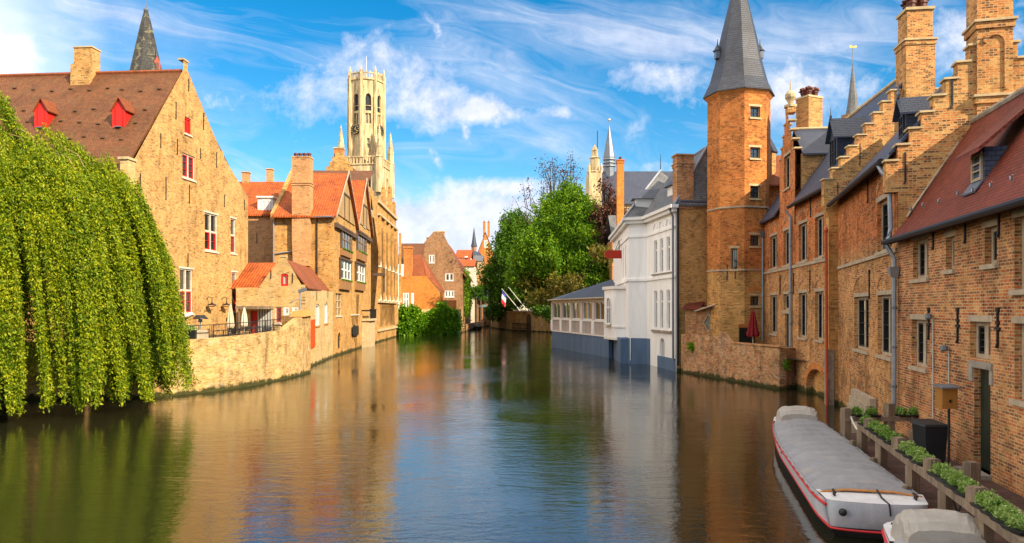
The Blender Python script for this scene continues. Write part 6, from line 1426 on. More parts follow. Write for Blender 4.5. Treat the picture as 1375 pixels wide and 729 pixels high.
# ------------------------------------------------------------------ foliage
def leaves(name, mat, pos, dirs, ln, wd, parent=None, origin=None, jitter=.3):
    """many small pointed leaves: pos (n,3) roots, dirs (n,3) unit directions"""
    n = len(pos); ln = ln * (1 + jitter * (RNG.random(n) - .5) * 2); wd = wd * (1 + jitter * (RNG.random(n) - .5) * 2)
    r = RNG.normal(size=(n, 3)); s = np.cross(dirs, r); s /= np.linalg.norm(s, axis=1)[:, None] + 1e-9
    o0 = np.array(origin if origin is not None else ORG[root_of(parent)])
    p = pos - o0
    nrm = np.cross(dirs, s)
    v = np.empty((n, 4, 3)); v[:, 0] = p; v[:, 1] = p + dirs * (ln * .45)[:, None] + s * (wd * .5)[:, None] + nrm * (wd * .12)[:, None]
    v[:, 2] = p + dirs * ln[:, None]; v[:, 3] = p + dirs * (ln * .45)[:, None] - s * (wd * .5)[:, None] + nrm * (wd * .12)[:, None]
    me = bpy.data.meshes.new(name); me.vertices.add(n * 4); me.vertices.foreach_set('co', v.astype(np.float32).ravel())
    me.loops.add(n * 4); me.loops.foreach_set('vertex_index', np.arange(n * 4, dtype=np.int32))
    me.polygons.add(n); me.polygons.foreach_set('loop_start', np.arange(0, n * 4, 4, dtype=np.int32)); me.polygons.foreach_set('loop_total', np.full(n, 4, np.int32))
    me.update(calc_edges=True); me.materials.append(mat)
    o = bpy.data.objects.new(name, me); COL.objects.link(o)
    if parent is not None: o.parent = parent
    return o
def unit(a): return a / (np.linalg.norm(a, axis=1)[:, None] + 1e-9)
# ---------------- weeping willow
WC = np.array([-27.4, 37.0]); WR = (8.8, 6.3); WH = 15.6
W = thing('weeping_willow', 'huge bright green weeping tree trailing down to the water on the left bank', 'tree', (WC[0], WC[1], 1.5))
trunk = MB().tube([(WC[0], WC[1] + 2.2, -.5), (WC[0] + .2, WC[1] + 2, 3), (WC[0] - .1, WC[1] + 1, 7), (WC[0] + .4, WC[1], 11), (WC[0], WC[1], 14)], .75, 10, .25)
for i in range(16):
    t = i * 2.39; r = 6.5 + (i % 3); z = 6.5 + (i % 4) * .9
    trunk.tube([(WC[0], WC[1] + .8, z - 3), (WC[0] + r * .45 * math.cos(t), WC[1] + r * .3 * math.sin(t), z + 1.2), (WC[0] + r * .8 * math.cos(t), WC[1] + r * .52 * math.sin(t), z + 1.0)], .22, 6, .07)
trunk.build('trunk', M['bark'], W, smooth=True)
P_, D_ = [], []
WH = 13.4
def dome(r): return 8.3 + 5.6 * (1 - min(r, .999) ** 4) ** .6
rings = [(1.0, 62), (.92, 66), (.84, 60), (.72, 44), (.6, 32), (.46, 22), (.27, 14), (.08, 6)]
for rr0, cnt in rings:
    for ci in range(cnt):
        f = (ci + RNG.uniform(-.35, .35)) / cnt; th = -math.pi * 1.0 + f * math.pi * 1.28      # the side seen from the water, and its turn to the right
        rr = rr0 * RNG.uniform(.93, 1.02); lump = 1 + .05 * math.sin(3 * th + 1.0) + .05 * math.sin(9 * th)
        bx = WC[0] + rr * lump * WR[0] * math.cos(th); by = WC[1] + rr * lump * WR[1] * math.sin(th)
        zt = dome(rr * .985) * (1 + .04 * math.sin(5 * th + 2)) + RNG.uniform(-.7, .3) + 1.9 / (1 + math.exp((bx + 24.3) * 6))
        if rr0 > .97: bot = RNG.uniform(.1, .8) if RNG.random() < .80 else RNG.uniform(1.2, 3.5)
        elif rr0 > .8: bot = RNG.uniform(.15, 2.4)
        else: bot = RNG.uniform(max(.6, zt - 8.5), max(1.0, zt - 4.0))
        cr = RNG.uniform(.18, .40); ns = int(20 + 22 * cr)
        swc = RNG.normal(size=2) * .35
        for si in range(ns):
            a = RNG.uniform(0, 2 * math.pi); q = cr * math.sqrt(RNG.random())
            x0 = bx + q * math.cos(a); y0 = by + q * math.sin(a)
            top = zt - q * 1.1 - RNG.random() * .5; b = bot + RNG.exponential(.8) + q * .8
            if top - b < 1: continue
            m = int((top - b) / .064); s = np.linspace(0, 1, m); sway = swc + RNG.normal(size=2) * .08
            outx, outy = math.cos(th), math.sin(th); tight = 1 - .45 * s
            x = bx + (x0 - bx) * tight + outx * .7 * (1 - np.exp(-5 * s)) - outx * .5 + sway[0] * s + outx * .9 * s; y = by + (y0 - by) * tight + outy * .5 * (1 - np.exp(-5 * s)) - outy * .3 + sway[1] * s
            z = top - (top - b) * s
            P_.append(np.stack([x, y, z], 1) + RNG.normal(size=(m, 3)) * np.array([.055, .055, .05]))
            d = RNG.normal(size=(m, 3)) * .7; d[:, 2] -= .8; d[:, 0] += outx * .4; d[:, 1] += outy * .4
            D_.append(unit(d))
P_ = np.concatenate(P_); D_ = np.concatenate(D_)
leaves('crown', M['leaf_willow'], P_, D_, .16, .068, parent=W)
print('willow leaves', len(P_))
tw = MB()
for x, y, z in ((-24.2, 37.2, 12.9), (-21.8, 37.0, 11.9), (-25.6, 36, 12.9)):
    tw.tube([(x - 1.1, y - .6, z - .1), (x - .7, y - .8, z + .42), (x - .2, y - 1.0, z + .6), (x + .4, y - 1.1, z + .42), (x + .8, y - 1.2, z - .2)], .035, 5)
    tw.tube([(x - .2, y - 1.0, z + .6), (x + .3, y - 1.2, z + .85), (x + 1.0, y - 1.3, z + .5), (x + 1.3, y - 1.3, z - .1)], .025, 5)
tw.build('bare_twig', M['bark_yellow'], W)

AX = []
def crown(n_clump, per, lobes, up=.7, spread=(.9, 1.7), shell=.55):
    """leaf clumps set over the lobes; each clump is a tuft pointing outward and up"""
    P, D = [], []; AX.clear()
    wts = np.array([l[3] * l[4] * l[5] for l in lobes]) ** .66; wts /= wts.sum()
    for _ in range(n_clump):
        cx_, cy_, cz_, rx, ry, rz = lobes[RNG.choice(len(lobes), p=wts)][:6]
        d = RNG.normal(size=3); d /= np.linalg.norm(d)
        if d[2] < -.55: d[2] *= -1
        k_ = shell + (1 - shell) * RNG.random() ** .6
        k_ *= 1 + .13 * math.sin(5 * d[0] + 3 * d[2] + cx_) + .06 * RNG.normal()
        c = np.array([cx_, cy_, cz_]) + d * k_ * np.array([rx, ry, rz])
        ax = d * .8 + np.array([0, 0, up]) + RNG.normal(size=3) * .25; ax /= np.linalg.norm(ax)
        L = RNG.uniform(*spread); t = RNG.random(per); w_ = L * .32 * (1 - t * .75)
        AX.append((c, ax, L)); pts = c + ax * ((t - .25) * L)[:, None] + RNG.normal(size=(per, 3)) * w_[:, None]
        dd = ax * .5 + RNG.normal(size=(per, 3)) * .7
        P.append(pts); D.append(unit(dd))
    return np.concatenate(P), np.concatenate(D)
def tree(name, label, x, y, z0, lobes, n, per, leafmat, ls, wdt, trunk_r, ztop, limbs=8, bark='bark', group=None, **kw):
    T = thing(name, label, 'tree', (x, y, z0), group)
    tm = MB().tube([(x, y, z0 - .5), (x + .1, y, z0 + (ztop - z0) * .3), (x - .15, y, z0 + (ztop - z0) * .65), (x, y, ztop)], trunk_r, 9, trunk_r * .2)
    for i in range(limbs):
        l = lobes[i % len(lobes)]; t = i * 2.4; zb = z0 + (ztop - z0) * (.22 + .5 * i / limbs)
        e = (l[0] + l[3] * .6 * math.cos(t), l[1] + l[4] * .6 * math.sin(t), l[2] + l[5] * (.1 + .5 * (i % 3) / 2))
        tm.tube([(x, y, zb), ((x + e[0]) / 2, (y + e[1]) / 2, zb * .4 + e[2] * .6), e], trunk_r * .4, 6, trunk_r * .08)
    p, d = crown(n, per, lobes, **kw)
    if leafmat == 'leaf_copper':      # thin crowns show the twigs that carry their leaves
        for c, ax, L in AX:
            c = V(c); ax = V(ax); q = c - ax * (L * .25); r_ = V((x, y, max(z0 + 3, q.z - 4.5)))
            tm.tube([r_ + (q - r_) * .35, q - V((0, 0, .5)), c + ax * (L * .25), c + ax * (L * .72)], .09, 5, .02)
    tm.build('trunk', M[bark], T, smooth=True)
    leaves('crown', M[leafmat], p, d, ls, wdt, parent=T); return T
Y = 128
L_ = lambda px, py, Y, rx, rz, ry=None: (wx(px, Y), Y, wz(py, Y), rx * Y / 1000, (ry or rx * .8) * Y / 1000, rz * Y / 1000)
bush_back = None
tree('green_tree', 'large bright green tree with a pointed crown beside the white house', wx(752, 132), 132, 2, [L_(762, 326, 132, 46, 56), L_(752, 364, 130, 62, 42), L_(784, 356, 128, 42, 42), L_(762, 296, 133, 26, 40), L_(728, 352, 130, 36, 38), L_(796, 378, 124, 30, 26), L_(742, 400, 134, 38, 14)], 1250, 84, 'leaf_linden', .46, .24, .6, 21, group='trees on the quay', spread=(1.4, 3.2), up=1.1)
tree('green_tree', 'darker rounded green tree left of the pointed bright one on the quay', wx(686, 160), 176, 2, [L_(694, 350, 172, 34, 46), L_(686, 376, 172, 32, 34), L_(706, 374, 168, 36, 32), L_(696, 324, 174, 22, 32), L_(680, 396, 172, 22, 18), L_(718, 395, 165, 30, 18), L_(698, 402, 168, 30, 14)], 950, 76, 'leaf_dark', .55, .30, .6, 24, group='trees on the quay', spread=(1.6, 3.6), up=1.1)
tree('copper_beech', 'sparse dark purple tree reaching up behind the green trees', wx(742, 150), 150, 2, [L_(745, 255, 150, 20, 32), L_(722, 270, 150, 20, 12), L_(765, 248, 150, 13, 20), L_(708, 287, 150, 12, 8)], 44, 26, 'leaf_copper', .5, .22, .3, 27, limbs=22, spread=(3.0, 5.5), shell=.3, up=1.2)
tree('copper_beech', 'dark reddish purple tree right of the green crown near the church', wx(814, 128), 128, 2, [L_(818, 310, 128, 22, 30), L_(812, 275, 128, 9, 26), L_(815, 345, 126, 26, 26), L_(830, 300, 128, 12, 22)], 190, 26, 'leaf_copper', .5, .3, .3, 21, spread=(1.2, 2.6), up=.9)
tree('turning_tree', 'small tree with yellow brown turning leaves at the foot of the green trees', wx(745, 120), 120, 2, [L_(715, 380, 128, 22, 12), L_(758, 386, 120, 26, 14), L_(805, 350, 112, 16, 14), L_(735, 402, 122, 26, 8)], 150, 22, 'leaf_autumn', .5, .3, .14, 8, spread=(1.0, 2.0), shell=.4)
def bush(name, label, cat, lobes, n, per, leafmat, ls, wdt, origin, **kw):
    p, d = crown(n, per, lobes, **kw); o = leaves(name, M[leafmat], p, d, ls, wdt, origin=origin); o.location = origin; return tag(o, label, cat)
# ivy over the wall: hanging curtains on the face
Sv = Side((-21.4, 141), (wx(617, 146.5), 146.5)); P, D = [], []
for i in range(330):
    u = RNG.uniform(0, Sv.L * .98); prof = 5.2 + 1.0 * math.sin(u * .9) + .5 * math.sin(u * 2.3 + 1); zt = prof - RNG.random() * 3.6; L = RNG.uniform(1.0, 3.0)
    if u > Sv.L * .74 and zt - L < 1.6 and RNG.random() < .7: continue
    m = 56; t = RNG.random(m); p = np.array([Sv.p(u, -.3 - .35 * RNG.random(), 0)[:]]) + np.stack([RNG.normal(size=m) * .42, RNG.normal(size=m) * .2, zt - t * L], 1)
    p[:, 2] = np.maximum(p[:, 2], .08); P.append(p); d = RNG.normal(size=(m, 3)) * .8 + np.array([.3, -.7, -.35]); D.append(unit(d))
iv = leaves('ivy', M['leaf_ivy'], np.concatenate(P), np.concatenate(D), .5, .36, origin=(-18, 143, 3)); iv.location = (-18, 143, 3); tag(iv, 'thick bright green ivy hanging over the quay wall down to the water', 'ivy')
Sv = Side((wx(621, 160), 160), (wx(632, 200), 200)); P, D = [], []
for i in range(60):
    u = RNG.uniform(4, 26); zt = RNG.uniform(4, 13); m = 30; p = np.array([Sv.p(u, -.3, 0)[:]]) + np.stack([RNG.normal(size=m) * .3, RNG.normal(size=m) * .6, zt + RNG.normal(size=m) * .9], 1); P.append(p); D.append(unit(RNG.normal(size=(m, 3)) + np.array([.5, -.5, -.3])))
c2v = leaves('creeper', M['leaf_ivy'], np.concatenate(P), np.concatenate(D), .5, .36, origin=(-10, 165, 5)); c2v.location = (-10, 165, 5); tag(c2v, 'yellow green creeper climbing the shaded side of the brown gabled house', 'creeper')
bush('shrub', 'dark green shrub spilling over the quay wall at the canal bend', 'shrub', [L_(664, 425, 186, 14, 12), L_(672, 420, 180, 12, 8)], 110, 26, 'leaf_dark', .5, .3, (wx(664, 186), 186, 3))
bush('shrub', 'low dark shrub at the far end of the canal below the cottage', 'shrub', [L_(642, 398, 205, 10, 12)], 70, 26, 'leaf_dark', .55, .3, (wx(642, 205), 205, 2))
bush('hanging_plant', 'trailing greenery at the right end of the old quay wall', 'plant', [L_(728, 422, 160, 12, 8), L_(738, 428, 158, 7, 12)], 70, 24, 'leaf_dark', .45, .28, (wx(730, 160), 160, 4))
for i, (px, py, Y, r, lab) in enumerate(((930, 468, 57.3, 5, 'green weed growing from the left end of the worn courtyard wall'), (1052, 492, 46.6, 6, 'dark green weed in the corner by the slanting downpipe'))):
    bush('wall_weed', lab, 'plant', [L_(px, py, Y, r * .55, r * .55, r * .3)], 40, 16, 'leaf_ivy', .14, .09, (wx(px, Y), Y, wz(py, Y)), spread=(.4, .6), shell=.0)

bush('hedge', 'dark green undergrowth below the big trees along the top of the old quay wall', 'hedge', [L_(675, 408, 182, 20, 12), L_(705, 408, 178, 26, 12), L_(735, 408, 170, 26, 12), L_(770, 405, 150, 30, 14)], 320, 26, 'leaf_dark', .6, .36, (wx(705, 178), 178, 3))
# ------------------------------------------------------------------ cafe terrace
rl = thing('terrace_railing', 'black iron railing along the edge of the cafe terrace', 'railing', (-19, 45, 3.2))
pts = [(-21.4, 42.0), (-19.95, 42.6), (-18.2, 45.4), (-17.15, 48.6), (-16.5, 53.0)]; zt = [3.2, 3.2, 3.25, 3.35, 3.5]
for i in range(len(pts) - 1):
    a, b = V((*pts[i], zt[i])), V((*pts[i + 1], zt[i + 1])); m = MB(); n = max(2, int((b - a).length / .14))
    m.tube([a + V((0, 0, .8)), b + V((0, 0, .8))], .025, 5).tube([a + V((0, 0, .42)), b + V((0, 0, .42))], .014, 4).tube([a + V((0, 0, .1)), b + V((0, 0, .1))], .014, 4)
    for j in range(n):
        p = a + (b - a) * (j / n); m.tube([p, p + V((0, 0, .8))], .009 if j % 8 else .028, 4)
    m.build('railing_panel', M['iron'], rl)
def cafe_table():
    t = thing('cafe_table', 'round black cafe table on the terrace behind the railing', 'table', (0, 0, 0), 'cafe tables on the terrace')
    MB().lathe(0, 0, [(.4, .72), (.41, .735), (.4, .75)], 16).build('table_top', M['paint_dark'], t)
    MB().lathe(0, 0, [(.03, .03), (.03, .72)], 8).build('stem', M['iron'], t)
    for k in range(3): a = k * 2.094; MB().tube([(0, 0, .12), (.3 * math.cos(a), .3 * math.sin(a), .02)], .022, 5).build('foot', M['iron'], t)
    return t
def cafe_chair():
    c = thing('cafe_chair', 'black cafe chair with slatted back on the terrace', 'chair', (0, 0, 0), 'cafe chairs on the terrace')
    MB().box(-.2, .2, -.2, .2, .43, .46).build('seat', M['paint_dark'], c)
    m = MB()
    for z in (.56, .66, .76): m.box(-.19, .19, .2, .225, z, z + .06)
    m.build('backrest', M['paint_dark'], c)
    for sx in (-1, 1):
        MB().tube([(sx * .19, -.18, 0), (sx * .19, -.18, .43)], .018, 5).build('leg', M['iron'], c); MB().tube([(sx * .19, .2, 0), (sx * .19, .19, .45), (sx * .19, .24, .88)], .018, 5).build('leg', M['iron'], c)
    return c
tsp = [(286, 46.6), (300, 48.2), (322, 51.5), (338, 53.5), (353, 55.5), (368, 57)]; chs = []
T0_ = cafe_table(); C0_ = cafe_chair(); 
place = {}
for i, (px, Y) in enumerate(tsp):
    t = T0_ if i == 0 else copy_tree(T0_); t.location = (wx(px, Y), Y, 2.9)
    for k in range(2):
        c = C0_ if i == 0 and k == 0 else copy_tree(C0_); a = [.3, 3.3][k] + i * .5
        c.location = (wx(px, Y) + .72 * math.cos(a), Y + .72 * math.sin(a), 2.9); c.rotation_euler = (0, 0, a - math.pi / 2)
# patio heater
x, y = wx(269, 46), 46.0; hb = thing('patio_heater', 'patio heater with a wide black hood on the terrace by the tall red window', 'heater', (x, y, 2.9)); zh = wz(424, y)
MB().lathe(x, y, [(.22, 2.9), (.22, 2.95), (.16, 3.4), (.04, 3.45), (.035, zh - .35)], 12).build('stand', M['zinc'], hb)
MB().lathe(x, y, [(.14, zh - .4), (.11, zh - .18)], 12).build('burner', M['zinc'], hb); MB().lathe(x, y, [(.46, zh - .2), (.44, zh - .15), (.3, zh - .02), (.24, zh + .05)], 16).build('hood', M['iron'], hb)
x, y = wx(266.5, 44.9), 44.9; pb = thing('barrel_planter', 'pale wooden barrel planter behind the railing under the patio heater', 'planter', (x, y, 2.9))
MB().lathe(x, y, [(.5, 2.9), (.58, 3.2), (.55, 3.75), (.5, 3.75), (.48, 3.65)], 14).build('tub', M['stone_beige'], pb)
for z in (3.05, 3.55): MB().lathe(x, y, [(.585, z), (.585, z + .05)], 14).build('hoop', M['iron'], pb)
x0, y0 = wx(247, 44.3), 44.3; bn = thing('planter_box', 'long dark planter box with yellow green plants at the railing', 'planter', (x0, y0, 2.9))
MB().box(x0 - .75, x0 + .75, y0 - .2, y0 + .2, 2.9, 3.75).build('box', M['paint_dark'], bn)
p, d = crown(60, 14, [(x0, y0, 3.8, .7, .2, .12)], spread=(.15, .3)); leaves('plants', M['leaf_planter'], p, d, .12, .06, parent=bn)
def closed_parasol(px, Y, zf, ztop, lab, mat):
    x = wx(px, Y); pr = thing('closed_parasol', lab, 'parasol', (x, Y, zf)); m = MB(); n = 14
    MB().lathe(x, Y, [(.28, zf), (.28, zf + .06), (.035, zf + .08), (.03, ztop)], 10).build('pole', M['zinc'], pr)
    prof = [(.2, zf + .8), (.26, zf + .95), (.2, zf + 1.6), (.08, ztop - .1), (.02, ztop + .05)]
    for r, z in prof:
        for i in range(n): t = 2 * math.pi * i / n; rr = r * (1 if i % 2 else .65); m.v.append((x + rr * math.cos(t), Y + rr * math.sin(t), z))
    m.f += [(j * n + i, j * n + (i + 1) % n, (j + 1) * n + (i + 1) % n, (j + 1) * n + i) for j in range(len(prof) - 1) for i in range(n)]
    m.build('canopy', M[mat], pr)
closed_parasol(309.5, 51, 2.9, wz(409, 51), 'closed cream parasol beside the lower right window of the golden gable', 'canvas_cream')
closed_parasol(328, 56, 2.9, wz(413, 56), 'closed white parasol at the left end of the canopy', 'stone_white')
x, y = -16.75, 58.9; la = thing('street_lamp', 'grey street lamp with angled arms above the end of the terrace wall', 'lamp', (x, y, 4.4)); zl = wz(391, y)
MB().tube([(x, y, 4.4), (x, y, zl - .15)], .06, 8).build('post', M['zinc'], la)
MB().hexa([(x - .1, y - .15, zl - .15), (x + .5, y - .15, zl + .05), (x + .5, y + .15, zl + .05), (x - .1, y + .15, zl - .15)], [(x - .15, y - .15, zl + .1), (x + .45, y - .15, zl + .3), (x + .45, y + .15, zl + .3), (x - .15, y + .15, zl + .1)]).build('lamp_head', M['lead'], la)
MB().tube([(x, y, zl - .6), (x - .5, y - .1, zl - .75), (x - .8, y - .1, zl - .95)], .04, 6).build('arm', M['zinc'], la)

# ------------------------------------------------------------------ landing stage on the right
DK = .6
def Rx(Y): return 5.1 + .25 * Y          # water edge of the stage
def Nx(Y): return 8.48 + .2 * Y
dk = thing('landing_stage', 'dark plank landing stage with grey timber rail along the near house', 'pier', (9, 18, 0))
MB().add([(Rx(5) - .1, 5, DK), (Nx(5) + .05, 5, DK), (Nx(26.5) + .05, 26.5, DK), (Rx(26.5) - .1, 26.5, DK), (Rx(5) - .1, 5, DK - .12), (Nx(5) + .05, 5, DK - .12), (Nx(26.5) + .05, 26.5, DK - .12), (Rx(26.5) - .1, 26.5, DK - .12)], [(0, 1, 2, 3), (7, 6, 5, 4), (0, 3, 7, 4), (1, 0, 4, 5), (2, 1, 5, 6), (3, 2, 6, 7)]).build('deck', M['decking'], dk)
kb = MB(); Sk = Side((Rx(23) + 1.35, 23), (Rx(8) + 1.35, 8)); kb.sbox(Sk, 0, Sk.L, 0, .32, DK + .004, DK + .2); kb.build('kerb_beam', M['wood_grey'], dk)
St = Side((Rx(23.2), 23.2), (Rx(9), 9)); RZ = 1.45
MB().sbox(St, 0, St.L, -.14, .14, RZ - .16, RZ).build('rail', M['wood_grey'], dk)
posts = [(Rx(Y), Y, RZ + .12 + (0.1 if i % 2 else 0)) for i, Y in enumerate((23.0, 20.6, 17.6, 15.2, 13.2, 11.2))]
def post(x, y, z0, z1, r=.11, nm='post'):
    S_ = Side((x - r, y - r), (x + r, y - r * .6)); return MB().sbox(S_, 0, S_.L, 0, 2 * r, z0, z1).sbox(S_, .02, S_.L - .02, .02, 2 * r - .02, z1, z1 + .02).build(nm, M['wood_grey'], dk)
for x, y, z in posts: post(x + .0, y, -.8, RZ - .165)
for Y in (22.2, 19.0, 16.3, 13.7): post(Rx(Y) + .05, Y, RZ + .002, RZ + .26, .12, 'rail_post')
for Y in (21.6, 17.2, 13.2): post(Rx(Y) + 1.25, Y, DK + .002, DK + .85, .13, 'mooring_post')
for Y in (22.9, 20.2, 17.0): post(Rx(Y) - .32, Y, -.8, .95, .07, 'fender_pile')
# cross rail at the far end
Sx = Side((Rx(24.6) - .25, 24.7), (Nx(24.7) - .1, 24.7)); MB().sbox(Sx, 0, Sx.L, -.13, .13, RZ - .16, RZ).build('cross_rail', M['wood_grey'], dk)
for u, h in ((.1, .25), (1.55, .4)): q = Sx.p(u, 0, 0); post(q.x, q.y, -.8, RZ + h, .12, 'end_post')
for u in (.0,): q = Sx.p(u + 1.0, .2, 0); post(q.x, q.y, -.8, RZ + .3, .08, 'end_post')
br = MB(); q = V((Rx(15.2) + .02, 15.1, 0)); br.tube([q + V((-.06, -.12, 1.2)), q + V((.16, -.13, .55))], .02, 5).tube([q + V((.16, -.13, 1.2)), q + V((-.1, -.13, .55))], .02, 5); br.build('hanging_rope', M['iron'], dk)
# rope from boat to stage
rp = thing('mooring_rope', 'pale mooring rope between the covered boat and the landing stage', 'rope', (11, 23.4, 1.2)); a, b = V((Rx(24.6) - .1, 24.5, 1.45)), V((10.95, 23.0, 1.28))
MB().tube([a + (b - a) * t + V((0, 0, -.25 * math.sin(math.pi * t))) for t in [i / 10 for i in range(11)]], .028, 6).tube([b, b + V((.08, .1, .22)), b + V((.16, .1, .1)), b + V((.06, 0, -.1))], .028, 6).build('line', M['rope'], rp)
# planters: plants in a row along the rail
def planter(c, n, label, i):
    t = thing('rail_plant', label, 'plant', c, 'green plants along the stage rail')
    MB().hexa([(c[0] - .17, c[1] - .22, c[2]), (c[0] + .17, c[1] - .22, c[2]), (c[0] + .17, c[1] + .22, c[2]), (c[0] - .17, c[1] + .22, c[2])], [(c[0] - .2, c[1] - .25, c[2] + .06), (c[0] + .2, c[1] - .25, c[2] + .06), (c[0] + .2, c[1] + .25, c[2] + .06), (c[0] - .2, c[1] + .25, c[2] + .06)]).build('tray', M['paint_dark'], t)
    p, d = crown(60, 30, [(c[0], c[1], c[2] + .09, .15, .21, .10), (c[0] + RNG.uniform(-.05, .05), c[1] + RNG.uniform(-.1, .1), c[2] + .13, .11, .15, .09)], up=1.0, spread=(.06, .14), shell=.35)
    leaves('foliage', M['leaf_planter'], p, d, .05, .03, parent=t); return t
Ys = [22.7, 21.75, 21.05, 20.3, 19.55, 18.3, 17.65, 17.0, 15.75, 15.2, 14.65, 14.1, 13.2, 12.75, 12.3, 11.85]
for i, Y in enumerate(Ys): planter((Rx(Y) + .05, Y, RZ + .003), 0, 'bushy green plant in a tray on the long timber rail', i)
for i, u in enumerate((.5, .95, 1.95, 2.4, 2.85)):
    q = Sx.p(u, 0, 0); t = planter((q.x, q.y, RZ + .003), 0, 'bushy green plant in a tray on the cross rail at the stage end', i); t['group'] = 'green plants on the cross rail'
# wheelie bin
x, y = wx(1248, 20.6), 20.6; bn = thing('wheelie_bin', 'black wheeled rubbish bin on the stage against the brick wall', 'bin', (x, y, DK))
MB().hexa([(x - .25, y - .3, DK + .05), (x + .25, y - .3, DK + .05), (x + .25, y + .25, DK + .05), (x - .25, y + .25, DK + .05)], [(x - .31, y - .36, DK + 1.2), (x + .31, y - .36, DK + 1.2), (x + .31, y + .33, DK + 1.2), (x - .31, y + .33, DK + 1.2)]).build('body', M['bin_plastic'], bn)
MB().hexa([(x - .34, y - .4, DK + 1.203), (x + .34, y - .4, DK + 1.203), (x + .34, y + .4, DK + 1.203), (x - .34, y + .4, DK + 1.203)], [(x - .31, y - .36, DK + 1.26), (x + .31, y - .36, DK + 1.26), (x + .31, y + .36, DK + 1.31), (x - .31, y + .36, DK + 1.31)]).build('lid', M['bin_plastic'], bn)
MB().tube([(x - .3, y + .42, DK + 1.28), (x + .3, y + .42, DK + 1.28)], .03, 6).build('handle', M['bin_plastic'], bn)
for sx in (-1, 1): MB().tube([(x + sx * .3, y + .28, DK + .13), (x + sx * .36, y + .28, DK + .13)], .13, 12).build('wheel', M['iron'], bn)
# wooden box on a post
x, y = wx(1271, 19.6), 19.6; bx = thing('post_box', 'varnished wooden box with sloping grey lid on a black post by the bin', 'box', (x, y, DK)); zb0, zb1 = wz(548, y), wz(521, y)
MB().box(x - .2, x + .2, y - .16, y + .16, zb0, zb1).build('box', M['wood_box'], bx)
MB().hexa([(x - .26, y - .24, zb1 + .003), (x + .25, y - .24, zb1 + .003), (x + .25, y + .2, zb1 + .05), (x - .26, y + .2, zb1 + .05)], [(x - .26, y - .24, zb1 + .04), (x + .25, y - .24, zb1 + .04), (x + .25, y + .2, zb1 + .09), (x - .26, y + .2, zb1 + .09)]).build('lid', M['lead'], bx)
MB().tube([(x + .06, y, DK), (x + .06, y, zb0)], .03, 8).build('post', M['iron'], bx); MB().box(x - .03, x + .03, y - .175, y - .161, (zb0 + zb1) / 2 - .1, (zb0 + zb1) / 2 - .02).build('lock', M['iron'], bx)
# stone stairs down to the water by the pier
sts = thing('stone_stairs', 'worn stone steps against the brick wall behind the end of the stage', 'stairs', tuple(S1.p(S1.U(1163), -.5, 0))); m = MB()
ust = S1.U(1148)
for i in range(5): m.sbox(S1, ust + i * .12, S1.U(1178), -.5 + i * .06, -.03, -.3 + i * .34 + (.003 if i else 0), .04 + i * .34)
m.build('steps', M['stone_beige'], sts)

